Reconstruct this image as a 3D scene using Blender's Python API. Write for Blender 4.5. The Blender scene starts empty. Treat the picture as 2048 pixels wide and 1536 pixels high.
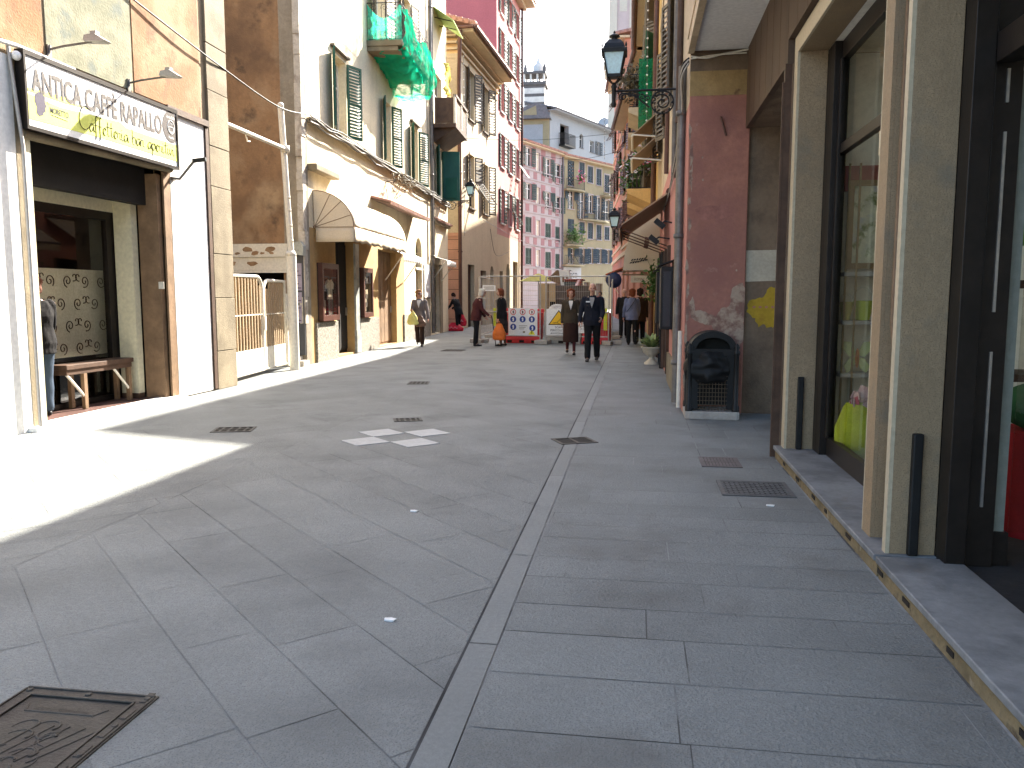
import bpy, bmesh, math, random
from mathutils import Vector, Matrix, noise
R = math.radians
V = Vector
def side_graph():
    with bpy.context.temp_override(scene=TMP, view_layer=TMP.view_layers[0]):
        dg = bpy.context.evaluated_depsgraph_get(); dg.update(); return dg
rnd = random.Random(11)
SC = bpy.context.scene
COL = SC.collection
TMP = bpy.data.scenes.new('workbench')          # empty side scene where text and bodies are evaluated, removed at the end

# ---------------------------------------------------------------- camera, sky, sun, exposure
EYE = V((0, 0, 1.5)); FPX = 1620.0; PITCH = math.atan(176 / FPX); YAW = math.atan(248 * math.cos(PITCH) / FPX)
cd = bpy.data.cameras.new('camera'); cam = bpy.data.objects.new('camera', cd); COL.objects.link(cam)
cd.sensor_width = 36; cd.lens = 36 * FPX / 2048; cd.clip_start = 0.05; cd.clip_end = 2000
cam.location = EYE; cam.rotation_euler = (R(90) - PITCH, 0, YAW); SC.camera = cam

SUN = V((1.0, 2.6, 2.0)).normalized()
SUN_EL = math.asin(SUN.z); SUN_AZ = math.atan2(SUN.x, SUN.y)
w = bpy.data.worlds.new('World'); SC.world = w; w.use_nodes = True
nt = w.node_tree; bg = nt.nodes['Background']
sky = nt.nodes.new('ShaderNodeTexSky'); sky.sky_type = 'NISHITA'; sky.sun_disc = False
sky.sun_elevation = SUN_EL; sky.sun_rotation = SUN_AZ; sky.air_density = 1.0; sky.dust_density = 3.0; sky.ozone_density = 1.0
nt.links.new(sky.outputs[0], bg.inputs[0]); bg.inputs[1].default_value = 0.12
sd = bpy.data.lights.new('sun', 'SUN'); sun = bpy.data.objects.new('sun', sd); COL.objects.link(sun)
sd.energy = 5.0; sd.angle = R(0.53); sd.color = (1.0, 0.93, 0.82)
sun.rotation_euler = SUN.to_track_quat('Z', 'Y').to_euler(); sun.location = (10, 20, 40)
SC.view_settings.view_transform = 'Standard'; SC.view_settings.look = 'None'
SC.view_settings.exposure = 2.62; SC.view_settings.gamma = 1
SC.cycles.max_bounces = 8; SC.cycles.diffuse_bounces = 5; SC.cycles.transparent_max_bounces = 12

# ---------------------------------------------------------------- helpers
CY, SY, CP, SP = math.cos(YAW), math.sin(YAW), math.cos(PITCH), math.sin(PITCH)
FH = V((-SY, CY, 0)); RT = V((CY, SY, 0)); FW = FH * CP + V((0, 0, -SP)); UPV = FH * SP + V((0, 0, CP))
def ray(x, y): return FW + RT * ((x - 1024) / FPX) - UPV * ((y - 768) / FPX)
def gnd(x, y, z=0.0):                       # where a sight line meets the level z
    d = ray(x, y); return EYE + d * ((z - EYE.z) / d.z)
def at_y(x, y, Y):
    d = ray(x, y); return EYE + d * (Y / d.y)
def at_x(x, y, X):
    d = ray(x, y); return EYE + d * (X / d.x)

ORI = {}
def tag(o, label=None, cat=None, group=None, kind=None):
    if label: o['label'] = label
    if cat: o['category'] = cat
    if group: o['group'] = group
    if kind: o['kind'] = kind
    return o
def thing(name, loc, label, cat, group=None, rz=0.0):
    o = bpy.data.objects.new(name, None); COL.objects.link(o); o.empty_display_size = 0.2
    o.location = loc; o.rotation_euler = (0, 0, rz); ORI[o.name] = V(loc)
    return tag(o, label, cat, group)
def copy_tree(o, parent=None):
    c = o.copy(); COL.objects.link(c); c.parent = parent
    if o.name in ORI: ORI[c.name] = ORI[o.name].copy()
    for ch in list(o.children): copy_tree(ch, c)
    return c

class Fac:
    """a vertical plane: s along it, z up, o outwards"""
    def __init__(s, p, q, side):
        s.p = V((p[0], p[1], 0)); d = V((q[0], q[1], 0)) - s.p; s.L = d.length; s.u = d / s.L
        s.n = V((s.u.y, -s.u.x, 0)) * side
    def pt(s, a, z, o=0.0): return s.p + s.u * a + s.n * o + V((0, 0, z))
    def px(s, x, y, o=0.0):
        d = ray(x, y); p0 = s.p + s.n * o
        h = EYE + d * ((p0 - EYE).dot(s.n) / d.dot(s.n)); return ((h - s.p).dot(s.u), h.z)
    def sY(s, Y): return (Y - s.p.y) / s.u.y

class MB:
    def __init__(s): s.v = []; s.f = []; s.mi = []; s.sm = []; s.col = []
    def add(s, vs, fs, mi=0, sm=False, col=None):
        b = len(s.v); s.v += [V(p) for p in vs]
        for f in fs: s.f.append([b + i for i in f]); s.mi.append(mi); s.sm.append(sm); s.col.append(col)
    def quad(s, a, b, c, d, mi=0, col=None): s.add([a, b, c, d], [(0, 1, 2, 3)], mi, False, col)
    def poly(s, pts, mi=0): s.add(pts, [tuple(range(len(pts)))], mi)
    def obox(s, o, a, b, c, mi=0, col=None):
        o, a, b, c = V(o), V(a), V(b), V(c)
        if a.cross(b).dot(c) < 0: a, b = b, a
        vs = [o, o + a, o + a + b, o + b, o + c, o + a + c, o + a + b + c, o + b + c]
        s.add(vs, [(0, 3, 2, 1), (4, 5, 6, 7), (0, 1, 5, 4), (1, 2, 6, 5), (2, 3, 7, 6), (3, 0, 4, 7)], mi, False, col)
    def box(s, x0, x1, y0, y1, z0, z1, mi=0): s.obox((x0, y0, z0), (x1 - x0, 0, 0), (0, y1 - y0, 0), (0, 0, z1 - z0), mi)
    def fbox(s, F, s0, s1, z0, z1, o0, o1, mi=0):
        s.obox(F.pt(s0, z0, o0), F.u * (s1 - s0), F.n * (o1 - o0), V((0, 0, z1 - z0)), mi)
    def ring(s, c, a, b, n): return [c + a * math.cos(2 * math.pi * i / n) + b * math.sin(2 * math.pi * i / n) for i in range(n)]
    def loft(s, rings, mi=0, sm=True, cap=True):
        n = len(rings[0]); vs = [p for r in rings for p in r]; fs = []
        for k in range(len(rings) - 1):
            for i in range(n):
                j = (i + 1) % n; fs.append((k * n + i, k * n + j, (k + 1) * n + j, (k + 1) * n + i))
        s.add(vs, fs, mi, sm)
        if cap:
            s.add(rings[0], [tuple(reversed(range(n)))], mi); s.add(rings[-1], [tuple(range(n))], mi)
    def tube(s, pts, r, n=8, mi=0, cap=True, sm=True, flat=1.0, up=None):
        pts = [V(p) for p in pts]; rr = r if isinstance(r, (list, tuple)) else [r] * len(pts); rings = []
        t0 = (pts[1] - pts[0]).normalized()
        ref = V(up) if up else (V((0, 0, 1)) if abs(t0.z) < 0.9 else V((1, 0, 0)))
        a = t0.cross(ref)
        if a.length < 1e-6: a = t0.orthogonal()
        a.normalize()
        for i, p in enumerate(pts):
            if i == 0: t = t0
            elif i == len(pts) - 1: t = (pts[i] - pts[i - 1]).normalized()
            else:
                t = (pts[i + 1] - pts[i]).normalized() + (pts[i] - pts[i - 1]).normalized()
                t = t.normalized() if t.length > 1e-6 else t0
            a = a - t * a.dot(t)
            a = a.normalized() if a.length > 1e-6 else t.orthogonal().normalized()
            b = t.cross(a); rings.append(s.ring(p, a * rr[i], b * rr[i] * flat, n))
        s.loft(rings, mi, sm, cap)
    def lathe(s, c, prof, n=20, mi=0, ax=None, sm=True, cap=True):
        c = V(c); z = V(ax) if ax else V((0, 0, 1)); x = z.orthogonal().normalized() if ax else V((1, 0, 0)); y = z.cross(x)
        s.loft([s.ring(c + z * h, x * max(r, 1e-4), y * max(r, 1e-4), n) for r, h in prof], mi, sm, cap)
    def ball(s, c, rx, ry=None, rz=None, n=12, m=8, mi=0, M=None):
        ry = ry or rx; rz = rz or rx; c = V(c); rings = []
        for k in range(m + 1):
            a = math.pi * (k + 0.02) / (m + 0.04); r = math.sin(a); h = -math.cos(a); ring = []
            for i in range(n):
                t = 2 * math.pi * i / n; p = V((rx * r * math.cos(t), ry * r * math.sin(t), rz * h))
                ring.append(c + (M @ p if M else p))
            rings.append(ring)
        s.loft(rings, mi, True, True)
    def ext(s, poly, o, u, v, w, mi=0):
        """closed outline in (u,v), pushed along w"""
        o, u, v, w = V(o), V(u), V(v), V(w); n = len(poly)
        if sum(poly[i][0] * poly[(i + 1) % n][1] - poly[(i + 1) % n][0] * poly[i][1] for i in range(n)) < 0: poly = poly[::-1]
        if u.cross(v).dot(w) < 0: poly = poly[::-1]
        A = [o + u * a + v * b for a, b in poly]; B = [p + w for p in A]
        s.add(A + B, [tuple(reversed(range(n))), tuple(range(n, 2 * n))] + [(i, (i + 1) % n, n + (i + 1) % n, n + i) for i in range(n)], mi)
    def text(s, txt, o, u, v, w, size, mi=0, sx=1.0, align='LEFT', depth=1.0, shear=0.0, width=None, bold=0.0):
        cu = bpy.data.curves.new('t', 'FONT'); cu.body = txt; cu.size = 1; cu.align_x = align; cu.shear = shear; cu.resolution_u = 3; cu.offset = bold
        to = bpy.data.objects.new('t', cu); TMP.collection.objects.link(to)
        dg = side_graph(); me = bpy.data.meshes.new_from_object(to.evaluated_get(dg))
        xs = [p.co.x for p in me.vertices] or [0, 1]
        if width: sx = width / (max(xs) - min(xs)) / size
        o, u, v, w = V(o), V(u), V(v), V(w)
        s.add([o + u * (p.co.x * size * sx) + v * (p.co.y * size) + w * depth for p in me.vertices], [tuple(f.vertices) for f in me.polygons], mi)
        bpy.data.objects.remove(to); bpy.data.curves.remove(cu); bpy.data.meshes.remove(me)
    def build(s, name, mats, parent=None, base=None, bevel=0.0):
        me = bpy.data.meshes.new(name)
        if parent is not None: org = ORI[parent.name]
        elif base is not None: org = V(base)
        else:
            xs = [p.x for p in s.v]; ys = [p.y for p in s.v]
            org = V(((min(xs) + max(xs)) / 2, (min(ys) + max(ys)) / 2, min(p.z for p in s.v)))
        me.from_pydata([p - org for p in s.v], [], s.f); me.update()
        mats = mats if isinstance(mats, (list, tuple)) else [mats]
        for m in mats: me.materials.append(m)
        me.polygons.foreach_set('material_index', s.mi); me.polygons.foreach_set('use_smooth', s.sm)
        if any(c is not None for c in s.col):
            ca = me.color_attributes.new('tone', 'FLOAT_COLOR', 'CORNER')
            for pl, c in zip(me.polygons, s.col):
                c = 1.0 if c is None else c
                for li in pl.loop_indices: ca.data[li].color = (c, c, c, 1)
        o = bpy.data.objects.new(name, me); COL.objects.link(o)
        if parent is not None: o.parent = parent; ORI[o.name] = org
        else: o.location = org; ORI[o.name] = org
        if bevel:
            b = o.modifiers.new('bevel', 'BEVEL'); b.width = bevel; b.segments = 2; b.limit_method = 'ANGLE'
        return o

def catmull(pts, k=6):
    pts = [V(p) for p in pts]; P = [pts[0]] + pts + [pts[-1]]; out = []
    for i in range(1, len(P) - 2):
        for j in range(k):
            t = j / k; a, b, c, d = P[i - 1], P[i], P[i + 1], P[i + 2]
            out.append(0.5 * ((2 * b) + (c - a) * t + (2 * a - 5 * b + 4 * c - d) * t * t + (3 * b - a - 3 * c + d) * t ** 3))
    out.append(pts[-1]); return out

# ---------------------------------------------------------------- materials
MATS = {}
def mat(name, col, rough=0.8, var=0.12, scale=1.5, bump=0.15, bscale=60, metal=0.0, spec=0.3, stain=None, streak=0.0, tone=False, grain=0.0, detail=8, coat=0.0, fine=0.08):
    m = bpy.data.materials.new(name); m.use_nodes = True; t = m.node_tree; n = t.nodes; L = t.links
    b = n['Principled BSDF']; b.inputs['Roughness'].default_value = rough; b.inputs['Metallic'].default_value = metal
    b.inputs['Specular IOR Level'].default_value = spec
    if coat: b.inputs['Coat Weight'].default_value = coat
    tc = n.new('ShaderNodeTexCoord').outputs['Object']
    def N(sc, det=6, src=None, mscale=None, rg=0.55):
        x = n.new('ShaderNodeTexNoise'); x.inputs['Scale'].default_value = sc; x.inputs['Detail'].default_value = det; x.inputs['Roughness'].default_value = rg
        s = src or tc
        if mscale:
            mp = n.new('ShaderNodeMapping'); mp.inputs['Scale'].default_value = mscale; L.new(s, mp.inputs[0]); s = mp.outputs[0]
        L.new(s, x.inputs[0]); return x.outputs[0]
    def ramp(src, a, c):
        r = n.new('ShaderNodeMapRange'); r.inputs[1].default_value = a; r.inputs[2].default_value = c; L.new(src, r.inputs[0]); return r.outputs[0]
    def mix(f, A, B, mode='MIX'):
        x = n.new('ShaderNodeMix'); x.data_type = 'RGBA'; x.blend_type = mode
        if isinstance(f, float): x.inputs[0].default_value = f
        else: L.new(f, x.inputs[0])
        for v, i in ((A, 6), (B, 7)):
            if isinstance(v, tuple): x.inputs[i].default_value = (*v[:3], 1)
            else: L.new(v, x.inputs[i])
        return x.outputs[2]
    c1 = tuple(max(0, k * (1 - var)) for k in col); c2 = tuple(k * (1 + var) for k in col)
    cur = mix(ramp(N(scale, detail), 0.3, 0.7), c1, c2)
    if fine:
        g = n.new('ShaderNodeMapRange'); g.inputs[1].default_value = 0.3; g.inputs[2].default_value = 0.7; g.inputs[3].default_value = 1 - fine * 1.5; g.inputs[4].default_value = 1 + fine
        L.new(N(bscale * 0.5, 4), g.inputs[0])
        cur = mix(1.0, cur, g.outputs[0], 'MULTIPLY')
    if streak:
        cur = mix(ramp(N(2.2, 5, None, (1.2, 1.2, 0.10)), 0.5, 0.75), cur, mix(streak, cur, tuple(k * 0.35 for k in col)))
    if stain:
        for (sc, scl, lo, hi) in ([stain] if not isinstance(stain, list) else stain):
            cur = mix(ramp(N(scl, 8, None, None, 0.62), lo, hi), cur, sc)
    if grain:
        cur = mix(ramp(N(150, 2), 0.53, 0.66), cur, tuple(k * (1 - grain) for k in col))
    if tone:
        ca = n.new('ShaderNodeVertexColor'); ca.layer_name = 'tone'; cur = mix(1.0, cur, ca.outputs[0], 'MULTIPLY')
    L.new(cur, b.inputs['Base Color'])
    if bump:
        bp = n.new('ShaderNodeBump'); bp.inputs['Strength'].default_value = bump; bp.inputs['Distance'].default_value = 0.02
        L.new(N(bscale, 5), bp.inputs['Height']); L.new(bp.outputs[0], b.inputs['Normal'])
    MATS[name] = m; return m
def glass(name, tint=(0.8, 0.85, 0.85), refl=0.12, dark=None):
    m = bpy.data.materials.new(name); m.use_nodes = True; t = m.node_tree; n = t.nodes; L = t.links
    out = n['Material Output']; n.remove(n['Principled BSDF'])
    fr0 = n.new('ShaderNodeFresnel'); fr0.inputs[0].default_value = 1.5; ge = n.new('ShaderNodeNewGeometry'); inv = n.new('ShaderNodeMath'); inv.operation = 'SUBTRACT'; inv.inputs[0].default_value = 1.0; L.new(ge.outputs['Backfacing'], inv.inputs[1])
    fr = n.new('ShaderNodeMath'); fr.operation = 'MULTIPLY'; L.new(fr0.outputs[0], fr.inputs[0]); L.new(inv.outputs[0], fr.inputs[1])
    gl = n.new('ShaderNodeBsdfGlossy'); gl.inputs['Roughness'].default_value = 0.02; gl.inputs[0].default_value = (1, 1, 1, 1)
    if dark: tr = n.new('ShaderNodeBsdfDiffuse'); tr.inputs[0].default_value = (*dark, 1)
    else: tr = n.new('ShaderNodeBsdfTransparent'); tr.inputs[0].default_value = (*tint, 1)
    mx = n.new('ShaderNodeMixShader'); L.new(fr.outputs[0], mx.inputs[0]); L.new(tr.outputs[0], mx.inputs[1]); L.new(gl.outputs[0], mx.inputs[2])
    L.new(mx.outputs[0], out.inputs[0]); return m

m_slab = mat('street_slab', (0.188, 0.198, 0.190), 0.75, 0.14, 1.3, 0.5, 70, tone=True, grain=0.42, stain=[((0.12, 0.127, 0.125), 0.9, 0.52, 0.72)])
m_slab2 = mat('pavement_slab', (0.182, 0.193, 0.186), 0.75, 0.14, 1.5, 0.5, 70, tone=True, grain=0.4, stain=[((0.12, 0.12, 0.112), 1.1, 0.52, 0.72)])
m_kerb = mat('kerb_slab', (0.188, 0.198, 0.190), 0.75, 0.08, 2, 0.2, 90, tone=True, grain=0.12)
m_joint = mat('slab_joint', (0.24, 0.245, 0.235), 0.95, 0.3, 2.2, 0.2, 50, stain=((0.075, 0.075, 0.07), 0.9, 0.48, 0.58))
m_ground = mat('ground_dust', (0.16, 0.155, 0.15), 0.9)
m_whitetile = mat('white_marble_tile', (0.36, 0.37, 0.37), 0.55, 0.06, 6, 0.1, 60)
m_tanbars = mat('tan_gate_bars', (0.33, 0.245, 0.155), 0.5, 0.1, 3, 0.06, 40)  # gate bars, a darker tan than the ivory frame
m_iron = mat('cast_iron', (0.045, 0.043, 0.042), 0.55, 0.25, 6, 0.3, 80, metal=0.4)
m_rusty = mat('worn_cast_iron', (0.08, 0.072, 0.06), 0.7, 0.25, 7, 0.35, 80, metal=0.35, stain=((0.06, 0.05, 0.045), 4, 0.5, 0.7))
m_black = mat('black_paint', (0.009, 0.009, 0.009), 0.5, 0.3, 6, 0.1, 60)
m_plasticbag = mat('black_polythene', (0.008, 0.008, 0.008), 0.5, 0.3, 6, 0.3, 14, spec=0.2)
m_deepochre = mat('deep_ochre_plaster', (0.46, 0.30, 0.125), 0.9, 0.12, 1.0, 0.25, 40, streak=0.25, stain=((0.36, 0.23, 0.10), 1.2, 0.46, 0.62))
m_ochre = mat('old_ochre_plaster', (0.30, 0.225, 0.135), 0.9, 0.12, 0.9, 0.35, 40, stain=[((0.40, 0.30, 0.20), 1.1, 0.56, 0.74), ((0.62, 0.57, 0.46), 2.2, 0.6, 0.7)], streak=0.25)
m_fr_pink = mat('faded_pink_fresco', (0.24, 0.118, 0.052), 0.9, 0.18, 1.3, 0.3, 40, stain=[((0.30, 0.195, 0.11), 1.1, 0.44, 0.6), ((0.15, 0.08, 0.042), 2.4, 0.54, 0.68)])
m_fr_green = mat('faded_green_fresco', (0.165, 0.165, 0.108), 0.9, 0.12, 1.6, 0.3, 40, stain=[((0.25, 0.235, 0.16), 1.5, 0.44, 0.58), ((0.125, 0.14, 0.115), 2.6, 0.53, 0.66)])
m_stone = mat('grey_buff_stone', (0.225, 0.185, 0.12), 0.85, 0.16, 2.2, 0.35, 50, stain=((0.15, 0.12, 0.075), 1.6, 0.45, 0.62), streak=0.3)
m_brownwall = mat('stained_brown_plaster', (0.31, 0.185, 0.095), 0.92, 0.2, 0.6, 0.4, 30, stain=[((0.155, 0.095, 0.055), 0.55, 0.44, 0.62), ((0.36, 0.25, 0.145), 0.9, 0.50, 0.66), ((0.07, 0.05, 0.035), 1.6, 0.58, 0.72)], streak=0.5)
m_greywall = mat('grey_stained_plaster', (0.27, 0.23, 0.17), 0.92, 0.25, 1.2, 0.4, 30, stain=[((0.14, 0.11, 0.08), 1.3, 0.5, 0.7)], streak=0.4)
m_cream = mat('cream_plaster', (0.66, 0.57, 0.40), 0.9, 0.08, 1.2, 0.25, 40, stain=((0.52, 0.43, 0.28), 1.4, 0.58, 0.75), streak=0.18)
m_cream2 = mat('pale_yellow_plaster', (0.50, 0.405, 0.265), 0.9, 0.08, 1.0, 0.2, 30, stain=((0.5, 0.4, 0.26), 1.0, 0.58, 0.75), streak=0.15)
m_white = mat('white_paint', (0.78, 0.77, 0.73), 0.6, 0.04, 2, 0.08, 40, stain=((0.6, 0.56, 0.48), 2.2, 0.64, 0.8))
m_ivory = mat('ivory_paint', (0.66, 0.62, 0.52), 0.5, 0.05, 2, 0.06, 40, stain=((0.42, 0.33, 0.22), 5, 0.66, 0.74))
m_creamroom = mat('cream_room_wall', (0.62, 0.57, 0.40), 0.85, 0.04, 1.2, 0.08, 40)
m_dkwood = mat('dark_brown_wood', (0.075, 0.042, 0.026), 0.6, 0.3, 5, 0.2, 50)
m_wood = mat('brown_wood', (0.20, 0.125, 0.07), 0.6, 0.25, 5, 0.2, 50, streak=0.3)
m_nearblack = mat('dark_interior', (0.016, 0.014, 0.012), 0.9, 0.2, 2, 0.0)  # near-black paints shade into interiors, openings and holes; also used on black parts
m_green = mat('dark_green_shutter', (0.012, 0.075, 0.045), 0.5, 0.2, 3, 0.1, 50)
m_greendoor = mat('green_door_leaf', (0.01, 0.085, 0.06), 0.5, 0.12, 3, 0.1, 50)  # solid green of the open door leaf
m_brshut = mat('brown_grey_shutter', (0.12, 0.10, 0.075), 0.7, 0.2, 4, 0.1, 50)
m_dgshut = mat('grey_green_shutter', (0.035, 0.062, 0.052), 0.6, 0.2, 4, 0.1, 50)
m_blshut = mat('blue_grey_shutter', (0.035, 0.058, 0.075), 0.6, 0.2, 4, 0.1, 50)
m_redbr = mat('brown_gutter_paint', (0.10, 0.045, 0.03), 0.5, 0.25, 5, 0.1, 50)
m_pipe = mat('grey_zinc_pipe', (0.16, 0.145, 0.13), 0.5, 0.25, 6, 0.1, 50, metal=0.4)
m_net = mat('green_debris_net', (0.0, 0.42, 0.22), 0.6, 0.25, 6, 0.3, 90)
m_canvas = mat('beige_awning_canvas', (0.60, 0.50, 0.36), 0.85, 0.05, 1.5, 0.12, 120, stain=((0.48, 0.38, 0.26), 2.0, 0.6, 0.8))
m_canvas2 = mat('sand_awning_canvas', (0.52, 0.44, 0.31), 0.85, 0.05, 1.5, 0.12, 120)
m_tan = mat('tan_awning_canvas', (0.36, 0.26, 0.17), 0.85, 0.08, 2, 0.12, 120)
m_peb = mat('pebbledash', (0.20, 0.18, 0.145), 0.9, 0.3, 20, 1.0, 38, stain=((0.36, 0.33, 0.28), 30, 0.5, 0.58), fine=0.25)
m_marblegrey = mat('grey_marble', (0.36, 0.37, 0.33), 0.4, 0.2, 3, 0.05, 40, stain=((0.24, 0.25, 0.23), 4, 0.5, 0.62))
m_sill = mat('worn_marble_step', (0.20, 0.207, 0.21), 0.5, 0.18, 3, 0.12, 60, stain=[((0.12, 0.125, 0.13), 2.5, 0.46, 0.6), ((0.15, 0.12, 0.085), 1.6, 0.6, 0.75)])
m_trav = mat('travertine', (0.29, 0.208, 0.122), 0.6, 0.10, 2.4, 0.3, 70, streak=0.2, grain=0.35, stain=[((0.19, 0.16, 0.115), 2.6, 0.54, 0.72), ((0.28, 0.20, 0.12), 1.3, 0.6, 0.75)])
m_travedge = mat('sawn_travertine_edge', (0.46, 0.39, 0.27), 0.5, 0.06, 3, 0.1, 70)
m_darkframe = mat('dark_anodised_frame', (0.024, 0.019, 0.016), 0.42, 0.2, 5, 0.04, 50, metal=0.5)
m_steel = mat('brushed_steel', (0.42, 0.41, 0.40), 0.35, 0.1, 5, 0.03, 60, metal=0.9)
m_galv = mat('galvanised_tube', (0.40, 0.38, 0.35), 0.5, 0.15, 6, 0.05, 60, metal=0.4)
m_redwall = mat('worn_red_plaster', (0.37, 0.165, 0.118), 0.9, 0.18, 1.4, 0.5, 45, stain=[((0.26, 0.115, 0.09), 1.6, 0.47, 0.66), ((0.40, 0.23, 0.18), 3.5, 0.62, 0.74)], streak=0.25)
m_peel = mat('bare_peeled_plaster', (0.40, 0.30, 0.22), 0.95, 0.2, 5, 0.7, 45, stain=((0.20, 0.11, 0.085), 5, 0.46, 0.6))
m_ochband = mat('ochre_band_plaster', (0.30, 0.20, 0.085), 0.9, 0.2, 2.5, 0.4, 45, stain=((0.12, 0.07, 0.04), 4, 0.6, 0.7))
m_brown2 = mat('grimy_brown_plaster', (0.17, 0.12, 0.078), 0.9, 0.2, 1.6, 0.45, 45, stain=[((0.09, 0.065, 0.045), 2.2, 0.5, 0.7)], streak=0.3)
m_patch = mat('cream_repair_patch', (0.42, 0.37, 0.28), 0.9, 0.07, 4, 0.2, 60)
m_yellowp = mat('yellow_overpaint', (0.36, 0.235, 0.02), 0.85, 0.2, 5, 0.2, 60, stain=((0.30, 0.18, 0.02), 7, 0.55, 0.68))
m_soffit = mat('pale_soffit', (0.74, 0.74, 0.72), 0.9, 0.05, 1.2, 0.08, 40)
m_plank = mat('grained_fascia_board', (0.085, 0.055, 0.036), 0.7, 0.15, 1.5, 0.12, 60, streak=0.55)
m_pinkwall = mat('salmon_plaster', (0.46, 0.205, 0.165), 0.9, 0.10, 1.0, 0.25, 40, streak=0.12)
m_creamold = mat('flaking_cream_plaster', (0.50, 0.40, 0.27), 0.9, 0.12, 0.9, 0.35, 40, streak=0.35, stain=((0.33, 0.25, 0.16), 1.4, 0.55, 0.72))
m_yelwall = mat('warm_yellow_plaster', (0.58, 0.38, 0.15), 0.9, 0.1, 1, 0.2, 40, streak=0.2)
m_orange = mat('orange_plaster', (0.50, 0.255, 0.135), 0.9, 0.1, 1, 0.2, 30, streak=0.12)
m_orange2 = mat('coral_plaster', (0.48, 0.215, 0.14), 0.9, 0.1, 1, 0.2, 30, streak=0.12)
m_pinkE = mat('pink_render', (0.46, 0.20, 0.18), 0.9, 0.07, 1, 0.15, 30)
m_roseE = mat('deep_rose_render', (0.40, 0.13, 0.14), 0.9, 0.07, 1, 0.15, 30)
m_pinkF = mat('pale_pink_stucco', (0.27, 0.145, 0.145), 0.9, 0.07, 1, 0.15, 30)
m_trimF = mat('painted_trim_stucco', (0.34, 0.30, 0.29), 0.9, 0.06, 1, 0.1, 30)
m_yelG = mat('straw_yellow_stucco', (0.27, 0.232, 0.14), 0.9, 0.08, 1, 0.15, 30, streak=0.1)
m_paleH = mat('pale_grey_render', (0.29, 0.305, 0.315), 0.9, 0.05, 1, 0.1, 30)
m_tower = mat('rose_beige_render', (0.50, 0.40, 0.37), 0.9, 0.06, 1, 0.1, 30)
m_towertrim = mat('beige_pilaster_render', (0.56, 0.50, 0.40), 0.9, 0.06, 1, 0.1, 30)
m_tile = mat('terracotta_tile', (0.30, 0.16, 0.12), 0.85, 0.3, 4, 0.2, 40, stain=((0.42, 0.32, 0.26), 5, 0.55, 0.7))
m_slate = mat('grey_slate', (0.13, 0.125, 0.13), 0.7, 0.2, 4, 0.2, 40)
m_glassdark = glass('window_glass', dark=(0.03, 0.032, 0.034))
m_glass = glass('shop_glass', tint=(0.92, 0.90, 0.85))
m_lglass = mat('lantern_milk_glass', (0.55, 0.78, 0.84), 0.15, 0.04, 3, 0)
m_fabric = {}
def fab(name, col, rough=0.9, **k):
    if name not in m_fabric: m_fabric[name] = mat(name, col, rough, 0.14, 6, 0.25, 220, spec=0.2, **k)
    return m_fabric[name]
m_skin = mat('skin', (0.50, 0.28, 0.20), 0.55, 0.08, 14, 0.05, 90)
m_red = mat('red_barrier_plastic', (0.55, 0.03, 0.035), 0.45, 0.1, 3, 0.05, 40)
m_greyp = mat('grey_barrier_plastic', (0.36, 0.35, 0.32), 0.6, 0.12, 3, 0.1, 40, streak=0.25)
m_yel = mat('warning_yellow', (0.80, 0.48, 0.02), 0.5, 0.04, 3, 0)
m_lime = mat('lime_yellow_panel', (0.62, 0.62, 0.05), 0.5, 0.06, 3, 0)
m_blue = mat('sign_blue', (0.02, 0.05, 0.25), 0.5, 0.05, 3, 0)
m_signred = mat('sign_red', (0.60, 0.02, 0.03), 0.5, 0.05, 3, 0)
m_ink = mat('black_ink', (0.02, 0.02, 0.02), 0.6, 0.05, 3, 0)
m_signwhite = mat('sign_white', (0.74, 0.74, 0.72), 0.5, 0.03, 3, 0)
m_conc = mat('concrete', (0.36, 0.33, 0.29), 0.9, 0.15, 4, 0.4, 50)
m_leaf = mat('green_leaf', (0.055, 0.12, 0.02), 0.55, 0.35, 12, 0.1, 60)
m_leafpale = mat('pale_variegated_leaf', (0.30, 0.36, 0.14), 0.55, 0.3, 12, 0.1, 60)
# ================================================================ GROUND
def clip(poly, x0, x1, y0, y1):
    for ax, val, keep in ((0, x0, 1), (0, x1, -1), (1, y0, 1), (1, y1, -1)):
        out = []
        for i in range(len(poly)):
            a, b = poly[i], poly[(i + 1) % len(poly)]; da, db = (a[ax] - val) * keep, (b[ax] - val) * keep
            if da >= 0: out.append(a)
            if da * db < 0:
                t = da / (da - db); out.append((a[0] + (b[0] - a[0]) * t, a[1] + (b[1] - a[1]) * t))
        poly = out
        if len(poly) < 3: return None
    return poly
def slabs(mb, ang, x0, x1, y0, y1, wlo, whi, llo, lhi, gap, z, seed, holes=()):
    r = random.Random(seed); d = (math.cos(ang), math.sin(ang)); e = (-d[1], d[0])
    cs = [(x, y) for x in (x0, x1) for y in (y0, y1)]
    dm = [c[0] * d[0] + c[1] * d[1] for c in cs]; em = [c[0] * e[0] + c[1] * e[1] for c in cs]
    q = min(em)
    while q < max(em):
        wd = r.uniform(wlo, whi); p = min(dm) - r.uniform(0, lhi)
        while p < max(dm):
            ln = r.uniform(llo, lhi); g = gap * r.uniform(0.5, 1.5) / 2
            a0, a1, b0, b1 = p + g, p + ln - g, q + g, q + wd - g
            pl = [(a * d[0] + b * e[0], a * d[1] + b * e[1]) for a, b in ((a0, b0), (a1, b0), (a1, b1), (a0, b1))]
            p += ln; pl = clip(pl, x0, x1, y0, y1)
            if pl:
                cx = sum(t[0] for t in pl) / len(pl); cy = sum(t[1] for t in pl) / len(pl)
                mb.add([V((t[0], t[1], z)) for t in pl], [tuple(range(len(pl)))], 1, False, r.uniform(0.93, 1.06))
        q += wd
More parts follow.
